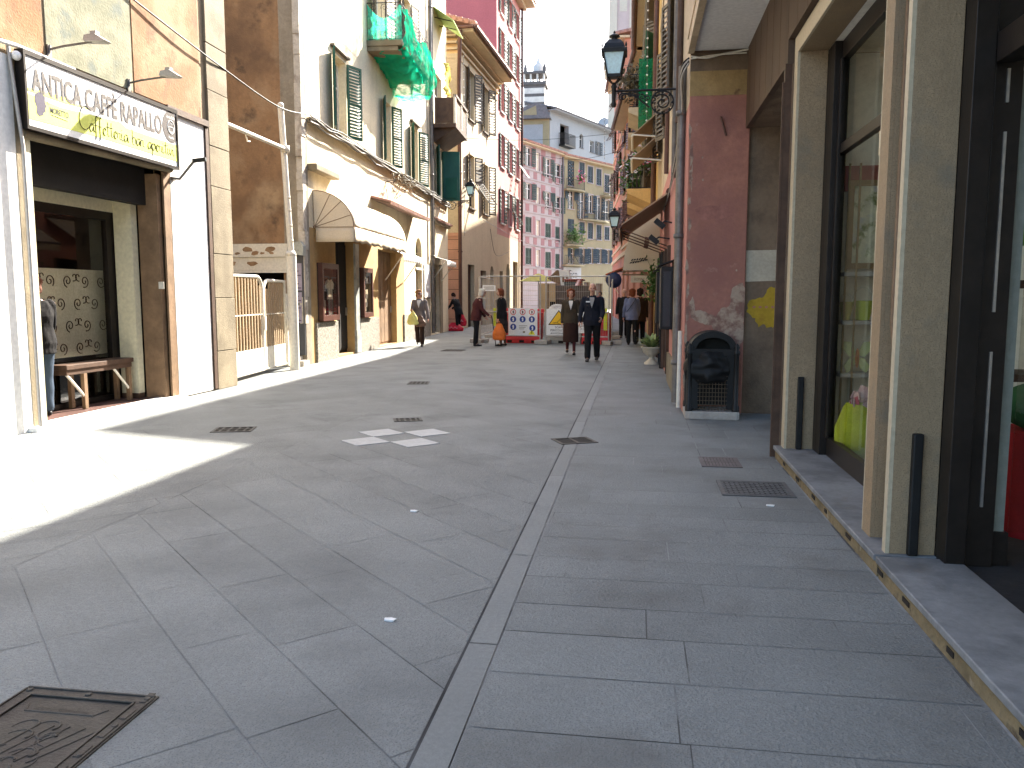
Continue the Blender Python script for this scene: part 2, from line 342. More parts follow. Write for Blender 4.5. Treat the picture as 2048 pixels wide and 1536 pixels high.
gm = MB(); gm.quad((-400, -60, -0.03), (400, -60, -0.03), (400, 900, -0.03), (-400, 900, -0.03))
tag(gm.build('ground', m_ground, base=(0, 0, -0.03)), kind='structure')
rm = MB()
rm.quad((-16, -3, -0.002), (-0.7, -3, -0.002), (-0.7, 90, -0.002), (-16, 90, -0.002))
slabs(rm, R(-45), -3.4, -0.705, -1, 40, 0.34, 0.46, 0.7, 1.25, 0.0045, 0, 3)
slabs(rm, R(45), -9.5, -3.405, -1, 40, 0.30, 0.42, 0.9, 1.5, 0.005, 0, 4)
slabs(rm, R(-45), -14, -0.705, 40, 80, 0.5, 0.7, 1.2, 1.9, 0.012, 0, 5)
tag(rm.build('road', [m_joint, m_slab], base=(-4, 10, 0)), kind='structure')
km = MB(); km.quad((-0.70, -3, -0.005), (-0.565, -3, -0.005), (-0.565, 60, -0.005), (-0.70, 60, -0.005))
y = -1.0; r_ = random.Random(8)
while y < 58:
    ln = r_.uniform(0.9, 1.4); km.add([V((-0.691, y, 0.001)), V((-0.57, y, 0.001)), V((-0.57, y + ln - 0.008, 0.001)), V((-0.691, y + ln - 0.008, 0.001))], [(0, 1, 2, 3)], 1, False, r_.uniform(0.9, 1.08)); y += ln
km.quad((-0.703, -1, -0.001), (-0.692, -1, -0.001), (-0.692, 58, -0.001), (-0.703, 58, -0.001), 2)
tag(km.build('kerb_strip', [m_joint, m_kerb, mat('kerb_gap_dirt', (0.05, 0.05, 0.05), 0.95, 0.6, 2)], base=(-0.6, 10, 0)), kind='structure')
pm = MB(); pm.quad((-0.565, -3, -0.002), (4.5, -3, -0.002), (4.5, 60, -0.002), (-0.565, 60, -0.002))
slabs(pm, R(0), -0.562, 1.292, -1, 7.62, 0.27, 0.44, 0.85, 1.5, 0.005, 0, 6)
slabs(pm, R(0), -0.562, 0.62, 7.625, 45, 0.27, 0.42, 0.8, 1.4, 0.005, 0, 7)
slabs(pm, R(0), 0.625, 4.2, 7.625, 10.62, 0.45, 0.6, 0.5, 0.8, 0.006, 0, 9)
tag(pm.build('pavement', [m_joint, m_slab2], base=(0.4, 10, 0)), kind='structure')

tiles = [((-2.75, 8.49), 'white square paving tile nearest the small drain grate, upper left of the diamond'),
         ((-2.25, 8.57), 'white square paving tile at the right point of the checker diamond'),
         ((-2.75, 7.96), 'white square paving tile at the left point of the checker diamond'),
         ((-2.22, 7.96), 'white square paving tile of the diamond nearest to the viewer')]
for (cx, cy), lb in tiles:
    t = MB(); h = 0.262
    t.add([V((cx - h, cy, 0.006)), V((cx, cy - h, 0.006)), V((cx + h, cy, 0.006)), V((cx, cy + h, 0.006))] + [V((cx - h, cy, -0.02)), V((cx, cy - h, -0.02)), V((cx + h, cy, -0.02)), V((cx, cy + h, -0.02))],
          [(0, 1, 2, 3), (0, 4, 5, 1), (1, 5, 6, 2), (2, 6, 7, 3), (3, 7, 4, 0), (7, 6, 5, 4)])
    tag(t.build('paving_tile', m_whitetile), lb, 'tile', 'white tiles set in the paving as a checker diamond')

# manhole cover, bottom left
mh = thing('manhole_cover', (-2.015, 2.37, 0), 'large square iron manhole cover with raised crest at lower left of the street', 'manhole cover')
X0, X1, Y0, Y1 = -2.29, -1.745, 2.08, 2.665
m = MB(); m.box(X0 + 0.06, X1 - 0.06, Y0 + 0.06, Y1 - 0.06, -0.03, 0.003)
m.build('plate', m_rusty, mh)
m = MB()
for a in ((X0, X1, Y1 - 0.06, Y1), (X0, X1, Y0, Y0 + 0.06), (X0, X0 + 0.06, Y0 + 0.06, Y1 - 0.06), (X1 - 0.06, X1, Y0 + 0.06, Y1 - 0.06)): m.box(*a, -0.03, 0.006)
for a in ((X0 + 0.01, X1 - 0.01, Y1 - 0.014, Y1 - 0.006), (X1 - 0.014, X1 - 0.006, Y0, Y1 - 0.02), (X0 + 0.006, X0 + 0.014, Y0, Y1 - 0.02), (X0 + 0.06, X1 - 0.06, Y1 - 0.066, Y1 - 0.056), (X1 - 0.066, X1 - 0.056, Y0 + 0.06, Y1 - 0.066), (X0 + 0.056, X0 + 0.066, Y0 + 0.06, Y1 - 0.066)): m.box(*a, 0.006, 0.012)
for k in range(5):
    m.box(X1 - 0.048, X1 - 0.022, Y0 + 0.05 + k * 0.12, Y0 + 0.12 + k * 0.12, 0.006, 0.0095)
m.build('rim', m_rusty, mh, bevel=0.002)
for bx, by in ((X0 + 0.03, Y1 - 0.03), (X1 - 0.03, Y1 - 0.03), (-2.015, Y1 - 0.03), (X1 - 0.03, Y1 - 0.22), (X1 - 0.03, Y1 - 0.4), (X0 + 0.03, Y1 - 0.25)):
    m = MB(); m.lathe((bx, by, 0.006), [(0.013, 0), (0.013, 0.004), (0.009, 0.006)], 10); m.build('bolt', m_rusty, mh)
m = MB(); z = 0.003
pl = [(-2.19, 2.545), (-2.17, 2.50), (-1.90, 2.50), (-1.87, 2.545)]
for a, b in zip(pl, pl[1:]): m.tube([(*a, z), (*b, z)], 0.004, 6)
m.text('RETE IDRICA', (-2.15, 2.512, z), (1, 0, 0), (0, 1, 0), (0, 0, 1), 0.03, depth=0.003, width=0.22)
r_ = random.Random(5)
for k in range(15):                                                   # scrolled crest below
    a = r_.uniform(0, 6.28); c = V((-2.08 + r_.uniform(-0.12, 0.16), 2.30 + r_.uniform(-0.14, 0.12), z)); pts = []
    for i in range(8): pts.append(c + V((math.cos(a + i * 0.45), math.sin(a + i * 0.45), 0)) * (0.016 + i * 0.007))
    m.tube(pts, [0.006 - 0.0005 * i for i in range(8)], 6)
for k in range(5): m.tube([(-2.1 + k * 0.045, 2.2, z), (-2.05 + k * 0.06, 2.42, z)], 0.004, 6)
m.build('crest', m_rusty, mh)

def grate(name, cx, cy, hx, hy, rot, label, n=9, cross=3, mm=m_iron):
    t = MB(); c, s_ = math.cos(rot), math.sin(rot); u = V((c, s_, 0)); v = V((-s_, c, 0)); o = V((cx, cy, 0))
    def bx(a0, a1, b0, b1, z0, z1, mi=0): t.obox(o + u * a0 + v * b0 + V((0, 0, z0)), u * (a1 - a0), v * (b1 - b0), V((0, 0, z1 - z0)), mi)
    bx(-hx, hx, -hy, hy, -0.05, 0.0015, 1); f = 0.03
    bx(-hx, hx, -hy, -hy + f, 0.0015, 0.008); bx(-hx, hx, hy - f, hy, 0.0015, 0.008); bx(-hx, -hx + f, -hy + f, hy - f, 0.0015, 0.008); bx(hx - f, hx, -hy + f, hy - f, 0.0015, 0.008)
    for k in range(1, n): a = -hx + 2 * hx * k / n; bx(a - 0.012, a + 0.012, -hy + f, hy - f, 0.0015, 0.006)
    for k in range(1, cross + 1): b = -hy + 2 * hy * k / (cross + 1); bx(-hx + f, hx - f, b - 0.012, b + 0.012, 0.006, 0.0085)
    return tag(t.build(name, [mm, m_nearblack], base=(cx, cy, 0)), label, 'grate' if name == 'drain_grate' else 'cover', None)
m_greyiron = mat('grey_worn_grate', (0.10, 0.10, 0.10), 0.6, 0.2, 6, 0.2, 60, metal=0.3)
grate('drain_grate', 0.94, 6.42, 0.27, 0.25, 0, 'large mesh drain grate in the pavement against the shop step', 14, 8, m_greyiron)
grate('drain_grate', 0.775, 7.42, 0.175, 0.215, 0, 'brownish ribbed grate in the pavement between the litter bin and the shop step', 12, 1, mat('brown_worn_grate', (0.12, 0.10, 0.095), 0.7, 0.2, 6, 0.2, 60))
grate('drain_grate', -2.72, 9.45, 0.17, 0.13, R(20), 'small dark drain grate just behind the white checker tiles', 5, 1)
grate('drain_grate', -4.46, 8.45, 0.22, 0.17, R(15), 'dark drain grate on the left of the street facing the cafe', 5, 1)
grate('drain_grate', -3.70, 13.55, 0.18, 0.2, R(10), 'dark drain grate further up the middle of the street', 5, 1)
grate('access_cover', -0.61, 8.32, 0.2, 0.17, R(25), 'small square utility cover set askew across the kerb strip', 2, 0, m_rusty)
grate('drain_grate', *gnd(907, 701).xy, 0.3, 0.3, 0, 'distant dark drain cover on the street near the woman with the walking stick', 5, 1)
for (px_, py_), lb in (((780, 1241), 'scrap of white litter in the middle of the street'), ((828, 1023), 'tiny white crumb of litter beyond the nearer scrap on the street'), ((1541, 1012), 'white paper scrap on the pavement beside the mesh grate')):
    p = gnd(px_, py_); m = MB(); m.ext([(-0.025, -0.012), (0.02, -0.016), (0.03, 0.004), (0.0, 0.016), (-0.03, 0.008)], p + V((0, 0, 0.001)), (1, 0, 0), (0, 1, 0), (0.002, 0, 0.008))
    tag(m.build('litter', m_signwhite), lb, 'litter')

# ================================================================ BUILDING HELPERS
def wall_front(mb, F, s0, s1, z0, z1, ops, depth=0.22, mi=0, o=0.0):
    """front face with openings (s0,s1,z0,z1[,arch]) and their reveals"""
    ops = [tuple(x) + (False,) * (5 - len(x)) for x in ops]
    S = sorted({s0, s1, *[max(s0, min(s1, v)) for x in ops for v in x[:2]]}); Z = sorted({z0, z1, *[max(z0, min(z1, v)) for x in ops for v in x[2:4]]})
    for a, b in zip(S, S[1:]):
        for c, d in zip(Z, Z[1:]):
            if b - a < 1e-5 or d - c < 1e-5: continue
            ms, mz = (a + b) / 2, (c + d) / 2
            if any(x[0] < ms < x[1] and x[2] < mz < x[3] for x in ops): continue
            q = [F.pt(a, c, o), F.pt(b, c, o), F.pt(b, d, o), F.pt(a, d, o)]
            mb.quad(*q, mi)
    for x in ops:
        a, b, c, d, arch = x[:5]; k = o - depth
        mb.quad(F.pt(a, c, o), F.pt(a, c, k), F.pt(a, d, k), F.pt(a, d, o), mi); mb.quad(F.pt(b, c, o), F.pt(b, d, o), F.pt(b, d, k), F.pt(b, c, k), mi)
        mb.quad(F.pt(a, d, o), F.pt(a, d, k), F.pt(b, d, k), F.pt(b, d, o), mi)
        if c > z0 + 1e-4: mb.quad(F.pt(a, c, o), F.pt(b, c, o), F.pt(b, c, k), F.pt(a, c, k), mi)
        if arch:
            rr = (b - a) / 2; cm = (a + b) / 2; cz = d - rr
            for sg in (-1, 1):
                P = [(cm + sg * rr, d)] + [(cm + sg * rr * math.cos(t), cz + rr * math.sin(t)) for t in [math.pi / 2 * i / 8 for i in range(9)]]
                mb.ext(P, F.pt(0, 0, o - depth), F.u, V((0, 0, 1)), F.n * (depth + 0.0015), mi)
def shell(mb, F, s0, s1, z1, D, mi=0, z0=0.0, rev=0.22, near=True, far=True, cap=True):
    """side walls, back and top of a block whose street front is wall_front"""
    A = lambda s, z, o: F.pt(s, z, o)
    if near: mb.quad(A(s0, z0, 0), A(s0, z1, 0), A(s0, z1, -D), A(s0, z0, -D), mi)
    if far: mb.quad(A(s1, z0, 0), A(s1, z0, -D), A(s1, z1, -D), A(s1, z1, 0), mi)
    mb.quad(A(s0, z0, -D), A(s0, z1, -D), A(s1, z1, -D), A(s1, z0, -D), mi)
    if cap: mb.quad(A(s0, z1, 0), A(s1, z1, 0), A(s1, z1, -D), A(s0, z1, -D), mi)
def shutter_mesh(mb, hinge, d, n, w, h, slats, mi=0, t=0.035):
    """louvred leaf from its hinge foot: d across, n through its thickness"""
    z = V((0, 0, 1)); st = min(0.06, w * 0.16)
    def bx(a0, a1, b0, b1): mb.obox(hinge + d * a0 + z * b0 - n * t / 2, d * (a1 - a0), z * (b1 - b0), n * t, mi)
    bx(0, st, 0, h); bx(w - st, w, 0, h); bx(st, w - st, 0, st * 1.3); bx(st, w - st, h - st, h); mid = h * 0.46; bx(st, w - st, mid, mid + st)
    k = 0
    for (b0, b1) in ((st * 1.3, mid), (mid + st, h - st)):
        m_ = max(3, int(slats * (b1 - b0) / h)); sp = (b1 - b0) / m_
        for i in range(m_):
            c = hinge + d * st + z * (b0 + sp * (i + 0.5)); a_, b_ = (0.6, 0.8) if slats > 15 else (0.42, 0.9); v = (n * a_ - z * b_).normalized() * min(0.2, sp * (1.0 if slats > 15 else 1.05)); th = (n * b_ + z * a_).normalized() * 0.008
            mb.obox(c - v / 2 - th / 2, d * (w - 2 * st), v, th, mi)
def window(root, F, s0, s1, z0, z1, frame=m_ivory, sh=None, ang=100, ang2=None, slats=18, sill=m_stone, depth=0.16, lintel=None, surround=None, flap=False, name='window', pane=m_glassdark, mull=True, leaf=None):
    f = MB(); k = 0.055; o = -depth
    for a in ((s0, s0 + k, z0, z1), (s1 - k, s1, z0, z1), (s0 + k, s1 - k, z0, z0 + k), (s0 + k, s1 - k, z1 - k, z1)): f.fbox(F, *a, o - 0.05, o)
    mid = (s0 + s1) / 2
    if mull:
        f.fbox(F, mid - k * 0.6, mid + k * 0.6, z0 + k, z1 - k, o - 0.05, o + 0.006); zz = z0 + (z1 - z0) * 0.66
        f.fbox(F, s0 + k, mid - k * 0.6, zz - 0.02, zz + 0.02, o - 0.045, o - 0.006); f.fbox(F, mid + k * 0.6, s1 - k, zz - 0.02, zz + 0.02, o - 0.045, o - 0.006)
    W = f.build(name, frame, root)
    p = MB(); p.fbox(F, s0 + 0.01, s1 - 0.01, z0 + 0.01, z1 - 0.01, o - 0.035, o - 0.025); p.build('pane', pane, W)
    if sill:
        m = MB(); m.fbox(F, s0 - 0.08, s1 + 0.08, z0 - 0.07, z0 - 0.002, -0.02, 0.09); m.build('sill', sill, W)
    if surround:
        m = MB(); q = 0.12
        for a in ((s0 - q, s0 - 0.003, z0, z1 + q), (s1 + 0.003, s1 + q, z0, z1 + q), (s0 - 0.003, s1 + 0.003, z1 + 0.003, z1 + q)): m.fbox(F, *a, -0.02, 0.02)
        m.build('surround', surround, W)
    if lintel:
        m = MB(); m.fbox(F, s0 - 0.12, s1 + 0.1, z1 + 0.10, z1 + 0.15, 0.0, 0.10); m.build('hood', lintel, W)
    if sh:
        w_ = (s1 - s0) / 2
        for sd_, an in ((0, ang), (1, ang2 if ang2 is not None else ang)):
            if an is None: continue
            c_, s_ = math.cos(R(an)), math.sin(R(an)); u = F.u if sd_ == 0 else -F.u
            d = u * c_ + F.n * s_; n = -(u * -s_ + F.n * c_)
            hp = F.pt(s0 if sd_ == 0 else s1, z0 + 0.02, 0.03 if an > 8 else -0.05)
            m = MB()
            if flap:   # the lower half pushed out on its top hinge
                zh = (z1 - z0) * 0.5; shutter_mesh(m, hp + V((0, 0, zh)), d, n, w_ - 0.01, z1 - z0 - 0.04 - zh, max(4, slats // 2))
                b = MB(); zz = V((0, 0, -1)); tip = (zz * 0.82 + F.n * 0.57)
                for a0, a1, b0, b1 in ((0, 0.05, 0, zh), (w_ - 0.06, w_ - 0.01, 0, zh), (0.05, w_ - 0.06, 0, 0.05), (0.05, w_ - 0.06, zh - 0.06, zh)): m.obox(hp + V((0, 0, zh)) + d * a0 + tip * b0, d * (a1 - a0), tip * (b1 - b0), F.n * 0.03)
                for i in range(slats // 2): m.obox(hp + V((0, 0, zh)) + d * 0.05 + tip * (0.07 + i * (zh - 0.14) / (slats // 2)), d * (w_ - 0.11), tip * 0.04, F.n * 0.02)
            else: shutter_mesh(m, hp, d, n, w_ - 0.01, z1 - z0 - 0.04, slats)
            m.build('shutter', sh, W)
    return W
def pipe(root, name, mm, pts, r, clips=()):
    m = MB(); m.tube(pts, r, 10)
    for c in clips: m.lathe(c, [(r * 1.0, -0.03), (r * 1.35, -0.03), (r * 1.35, 0.03), (r, 0.03)], 10)
    return m.build(name, mm, root)
def railing(mb, pts, z0, z1, gap=0.11, r=0.009, close=False):
    for a, b in zip(pts, pts[1:]):
        a, b = V(a), V(b); n = max(1, int((b - a).length / gap))
        for zz in (z0, z1): mb.tube([a + V((0, 0, zz)), b + V((0, 0, zz))], r * 1.5, 6)
        for i in range(n + 1):
            p = a.lerp(b, i / n); mb.tube([p + V((0, 0, z0)), p + V((0, 0, z1))], r, 5, cap=False)
def scroll(mb, c, u, v, r0, r1, turns, rad, a0=0.0, n=22, sg=1, mi=0):
    pts = []
    for i in range(n + 1):
        t = i / n; a = a0 + sg * turns * 2 * math.pi * t; rr = r0 + (r1 - r0) * t; pts.append(V(c) + u * rr * math.cos(a) + v * rr * math.sin(a))
    mb.tube(pts, rad, 6, mi)

# ================================================================ CAFE BUILDING (left, nearest)
F1 = Fac((-6.65, 3.0), (-6.65, 12.72), 1); q = F1.sY
cafe = thing('cafe_building', (-6.65, 8, 0), 'old ochre building with faded pink and green fresco above the cafe front', 'building')
m = MB(); OPS = [(q(8.13), q(10.80), 0.0, 3.27)]
wall_front(m, F1, 0, F1.L, 0, 12, OPS, 0.12); shell(m, F1, 0, F1.L, 12, 7)
m.build('wall', m_ochre, cafe)
m = MB(); m.fbox(F1, q(8.62), q(10.22), 4.2, 9.5, 0.0, 0.012); m.build('fresco_panel', m_fr_green, cafe)
m = MB(); m.fbox(F1, q(3.2), q(8.57), 4.2, 9.5, 0.0, 0.010); m.build('fresco_panel', m_fr_pink, cafe)
m = MB(); m.fbox(F1, q(10.26), q(11.93), 4.2, 9.5, 0.0, 0.010); m.build('fresco_panel', m_fr_pink, cafe)
m = MB(); zz = 0.0; k = 0                                            # corner stones
while zz < 6.6:
    h = (0.62, 0.85, 0.7, 1.05)[k % 4]; m.fbox(F1, q(12.09), q(12.72) - 0.001, zz + 0.004, zz + h - 0.006, 0.0, 0.045 if k % 2 else 0.04); zz += h; k += 1
m.build('corner_pilaster', m_stone, cafe, bevel=0.006)
m = MB(); m.fbox(F1, q(10.98), q(11.95), 0.02, 4.1, 0.0, 0.03); m.build('boarded_panel', m_white, cafe)
m = MB(); m.fbox(F1, q(10.93), q(12.06), 4.1, 4.19, 0.0, 0.07); m.fbox(F1, q(11.97), q(12.06), 0.03, 4.1, 0.0, 0.05); m.build('panel_frame', m_dkwood, cafe)
m = MB(); m.fbox(F1, q(7.0), q(8.03), 0.0, 4.04, 0.0, 0.03); m.build('white_pilaster', m_white, cafe)
m = MB(); m.fbox(F1, q(8.03), q(8.13), 0.0, 3.3, 0.0, 0.035); m.fbox(F1, q(8.03), q(8.13), 3.3, 4.05, 0.0, 0.033); m.build('door_jamb', m_stone, cafe)
m = MB(); m.fbox(F1, q(8.135), q(8.22), 0.05, 3.2, -0.12, 0.05); m.build('jamb_lining', m_creamroom, cafe)
m = MB(); m.tube([F1.pt(q(8.1), 3.25, 0.05), F1.pt(q(10.95), 3.30, 0.05)], 0.055, 10); m.build('shutter_roller', m_stone, cafe)
m = MB(); m.fbox(F1, q(10.8), q(10.96), 0.03, 3.27, -0.10, 0.03); m.fbox(F1, q(10.70), q(10.799), 0.04, 3.2, -0.32, -0.02); m.build('jamb_board', m_wood, cafe)
m = MB(); m.fbox(F1, q(7.95), q(11.0), 0.0, 0.05, -0.14, 0.14); m.build('threshold', m_white, cafe)
# the recess behind the opening
m = MB(); XB = -7.30; y0, y1 = 8.13, 10.80
m.quad((XB, y0, 0.045), (-6.77, y0, 0.045), (-6.77, y1, 0.045), (XB, y1, 0.045)); m.build('recess_floor', mat('dark_red_tile', (0.10, 0.055, 0.045), 0.5, 0.2, 4), cafe)
m = MB(); m.box(-10.4, -6.78, 7.9, 8.12, 0, 3.6); m.box(-10.4, -6.78, 8.12, 11.6, 3.28, 3.5); m.box(-10.4, -10.2, 8.12, 11.5, 0, 3.28); m.box(-10.2, -7.5, 11.4, 11.6, 0, 3.28); m.quad((-10.2, 8.12, 0.03), (-7.3, 8.12, 0.03), (-7.3, 11.4, 0.03), (-10.2, 11.4, 0.03)); m.build('back_room', m_nearblack, cafe)
m = MB(); m.box(-6.98, -6.84, 8.13, 10.70, 2.77, 3.27); m.build('shutter_box', m_nearblack, cafe)
m = MB(); m.box(-7.26, -6.99, 10.56, 10.69, 0.12, 3.27); m.box(-7.26, -6.99, 10.552, 10.69, 0.05, 0.12, 1); m.build('reveal_wall', [m_creamroom, m_dkwood], cafe)
m = MB(); m.box(-7.34, -7.26, 8.13, 10.69, 2.66, 3.27); m.build('header_wall', m_creamroom, cafe)
f = MB()
for a in ((8.13, 8.25, 0.05, 2.66), (10.42, 10.69, 0.05, 2.66), (8.25, 10.42, 2.54, 2.66), (8.25, 10.42, 0.05, 0.12)): f.box(-7.36, -7.28, a[0], a[1], a[2], a[3])
sw = f.build('shop_window', m_darkframe, cafe)
m = MB(); m.box(-7.325, -7.317, 8.2, 10.44, 0.1, 2.58); m.build('pane', m_glass, sw)
m = MB()                                                             # swirl-printed curtain
m.box(-7.56, -7.54, 8.2, 10.75, 0.68, 1.86)
for r in range(4):
    for c in range(7):
        cy, cz = 8.4 + c * 0.34 + (r % 2) * 0.16, 0.80 + r * 0.30; o = V((-7.533, cy, cz)); sg = 1 if (r + c) % 2 else -1
        scroll(m, o, V((0, sg, 0)), V((0, 0, 1)), 0.015, 0.085, 1.4, 0.006, 0.5 * c, 18, 1, 1)
        scroll(m, o + V((0, sg * 0.13, 0.06)), V((0, -sg, 0)), V((0, 0, 1)), 0.02, 0.06, 0.8, 0.006, 0, 12, 1, 1)
m.build('curtain', [mat('cream_curtain', (0.62, 0.60, 0.50), 0.9), m_dkwood], cafe)
m = MB(); m.fbox(F1, q(10.50), q(10.60), 1.56, 1.68, -0.02, 0.0)
pl = MB(); pl.box(-6.70, -6.62, 10.692, 10.699, 1.60, 1.70); pl.build('switch_plate', m_ivory, cafe)
# bench in the recess
bn = thing('bench', (-7.12, 9.8, 0.05), 'narrow dark wooden bench under the cafe window', 'bench')
m = MB(); m.box(-7.26, -6.98, 9.08, 10.45, 0.58, 0.64); m.box(-7.24, -7.0, 9.10, 10.43, 0.51, 0.58); m.build('seat', m_dkwood, bn, bevel=0.005)
for yy in (9.45, 10.38):
    m = MB(); m.box(-7.24, -7.19, yy - 0.03, yy + 0.03, 0.05, 0.51); m.box(-7.05, -7.0, yy - 0.03, yy + 0.03, 0.05, 0.51); m.build('leg', m_wood, bn)
for yy in (9.12, 10.05): m = MB(); m.tube([(-7.02, yy + 0.0, 0.52), (-7.02, yy + 0.33, 0.2)], 0.018, 6); m.build('brace', m_ivory, bn)

# cafe sign
sg = thing('shop_sign', (-6.6, 9.5, 3.3), 'long white and yellow cafe sign board lettered ANTICA CAFFE RAPALLO', 'sign')
m = MB(); m.fbox(F1, q(8.09), q(10.98), 3.33, 4.07, 0.061, 0.15); m.build('board', m_signwhite, sg)
m = MB()
for a in ((q(8.06), q(11.01), 4.07, 4.12), (q(8.06), q(11.01), 3.29, 3.33), (q(8.06), q(8.09), 3.33, 4.07), (q(10.98), q(11.01), 3.33, 4.07)): m.fbox(F1, *a, 0.055, 0.165)
m.build('frame', m_darkframe, sg)
U, Z3, N = F1.u, V((0, 0, 1)), F1.n
m = MB(); o = F1.pt(q(8.09), 3.33, 0.151)
def band(pts): m.ext(pts, o, U, Z3, N * 0.0015)
band([(0, 0.07), (1.2, 0.09), (2.89, 0.07), (2.89, 0.30), (1.75, 0.31), (1.6, 0.36), (0.5, 0.30), (0, 0.34)])
band([(0.02, 0.40), (0.62, 0.43), (0.9, 0.39), (1.2, 0.40), (0.6, 0.36), (0.02, 0.365)])
m.build('yellow_band', mat('pale_lemon_print', (0.56, 0.60, 0.12), 0.6, 0.06, 4, 0), sg)
m = MB(); m.text('ANTICA CAFF\u00c8 RAPALLO', o + U * 0.10 + Z3 * 0.375 + N * 0.0015, U, Z3, N, 0.345, depth=0.0015, width=2.44)
m.build('title_shadow', mat('grey_print', (0.20, 0.18, 0.16), 0.6), sg)
m = MB(); m.text('ANTICA CAFF\u00c8 RAPALLO', o + U * 0.088 + Z3 * 0.388 + N * 0.003, U, Z3, N, 0.345, depth=0.0015, width=2.44, bold=.012)
m.build('title', mat('taupe_print', (0.055, 0.043, 0.036), 0.6), sg)
GLY = {'C': [[(.75, .95), (.6, 1.05), (.35, .95), (.12, .55), (.15, .15), (.45, 0), (.8, .2)]],
       'a': [[(.42, .4), (.22, .45), (.05, .25), (.1, .05), (.25, .02), (.42, .35), (.42, .1), (.52, .03)]],
       'f': [[(.30, .9), (.22, 1.0), (.15, .85), (.13, .4), (.12, -.3), (.05, -.4)], [(.0, .42), (.32, .46)]],
       'e': [[(.02, .15), (.28, .3), (.22, .45), (.08, .35), (.08, .1), (.22, .0), (.42, .12)]],
       't': [[(.15, .85), (.13, .15), (.2, .02), (.32, .1)], [(.0, .55), (.3, .58)]],
       'r': [[(0, .1), (.1, .45), (.12, .4), (.28, .42), (.26, .1), (.42, .06)]],
       'i': [[(.05, .42), (.05, .1), (.14, .0), (.26, .12)], [(.05, .6), (.07, .63)]],
       'b': [[(.08, 1.0), (.06, .1), (.2, .0), (.38, .12), (.36, .38), (.2, .44), (.08, .3)]],
       'p': [[(.06, .44), (.04, -.4)], [(.06, .3), (.2, .45), (.38, .35), (.36, .1), (.2, .0), (.06, .12)]],
       'v': [[(0, .42), (.16, .0), (.32, .42), (.42, .38)]]}
ADV = {'C': .8, 'a': .52, 'f': .4, 'e': .4, 't': .36, 'r': .42, 'i': .27, 'b': .46, 'p': .5, 'v': .42, ' ': .4}
m = MB(); cx = 0.80; sc = 0.205
for ch in 'Caffetteria bar aperitivi':
    s2 = sc * (1.3 if ch == 'C' else 1)
    for st in GLY.get(ch, []): m.tube([o + U * (cx + x_ * s2) + Z3 * (0.135 + y_ * s2) + N * 0.003 for x_, y_, _ in catmull([(a, b, 0) for a, b in st], 4)], 0.006, 5, flat=0.4)
    cx += ADV[ch] * s2 * 0.92
m.build('script', mat('olive_print', (0.020, 0.016, 0.004), 0.6), sg)
m = MB(); m.text('MORETTO', o + U * 0.34 + Z3 * 0.205 + N * 0.003, U, Z3, N, 0.09, depth=0.001, width=0.30, bold=.02); m.text('IL', o + U * 0.30 + Z3 * 0.29 + N * 0.003, U, Z3, N, 0.05, depth=0.001)
m.tube([o + U * 0.36 + Z3 * 0.185 + N * 0.002, o + U * 0.62 + Z3 * 0.17 + N * 0.002], 0.004, 5); m.build('maker_lettering', m_ink, sg)
m = MB(); head = [(.06, .0), (.12, .02), (.13, .05), (.165, .07), (.16, .10), (.18, .13), (.16, .17), (.165, .22), (.12, .26), (.06, .26), (.015, .22), (.0, .15), (.03, .09), (.02, .03)]
m.ext([(a + 0.11, b + 0.13) for a, b in head], o + N * 0.0016, U, Z3, N * 0.0015); m.build('head_emblem', mat('purple_print', (0.020, 0.012, 0.04), 0.6), sg)
m = MB(); cxx, czz = 2.755, 0.525
m.ext([(min(2.888, cxx + 0.20 * math.cos(t)), czz + 0.212 * math.sin(t)) for t in [2 * math.pi * i / 40 for i in range(40)]], o + N * 0.0016, U, Z3, N * 0.0015); m.build('round_badge', mat('brown_print', (0.04, 0.028, 0.024), 0.6), sg)
m = MB(); c = o + U * cxx + Z3 * czz + N * 0.004; scroll(m, c, U * 0.085, Z3 * 0.09, 1, 1, 1, 0.005)
for k in range(3): m.tube([c + U * (-0.03 + 0.03 * k) + Z3 * 0.03, c + U * (-0.02 + 0.03 * k) + Z3 * 0.06], 0.004, 5)
m.tube([c + U * a + Z3 * b for a, b in ((-.06, 0), (-.05, -.05), (-.02, -.07), (.03, -.07), (.055, -.04), (.06, 0), (-.06, 0))], 0.005, 5)
m.text('Antica Caff\u00e8', c + Z3 * 0.115, U, Z3, N, 0.055, depth=0, width=0.2, align='CENTER'); m.text('Rapallo', c - Z3 * 0.155, U, Z3, N, 0.045, depth=0, width=0.13, align='CENTER'); m.build('badge_lettering', m_signwhite, sg)

# spot lamps over the sign
def spot(y, label):
    t = thing('spot_lamp', (-6.64, y, 4.29), label, 'lamp', 'spot lamps over the cafe sign')
    m = MB(); m.fbox(F1, q(y) - 0.03, q(y) + 0.03, 4.17, 4.33, 0.0, 0.03); m.tube([(-6.62, y, 4.33), (-6.61, y - 0.02, 4.24), (-6.63, y - 0.05, 4.2)], 0.01, 6); m.build('bracket', m_pipe, t)
    m = MB(); m.tube([(-6.63, y, 4.28), (-6.45, y, 4.31), (-6.10, y, 4.34)], 0.013, 7); m.build('arm', m_pipe, t)
    m = MB(); m.ext([(-0.02, 0.06), (0.10, 0.075), (0.22, 0.0), (0.18, -0.015), (-0.04, 0.0)], (-6.12, y - 0.07, 4.34), (1, 0, 0), (0, 0, 1), (0, 0.14, 0)); m.box(-6.09, -6.02, y - 0.035, y + 0.035, 4.412, 4.45); m.build('head', m_galv, t)
spot(8.65, 'grey spot lamp on a thin arm over the left end of the cafe sign'); spot(10.12, 'grey spot lamp on a thin arm over the right half of the cafe sign')
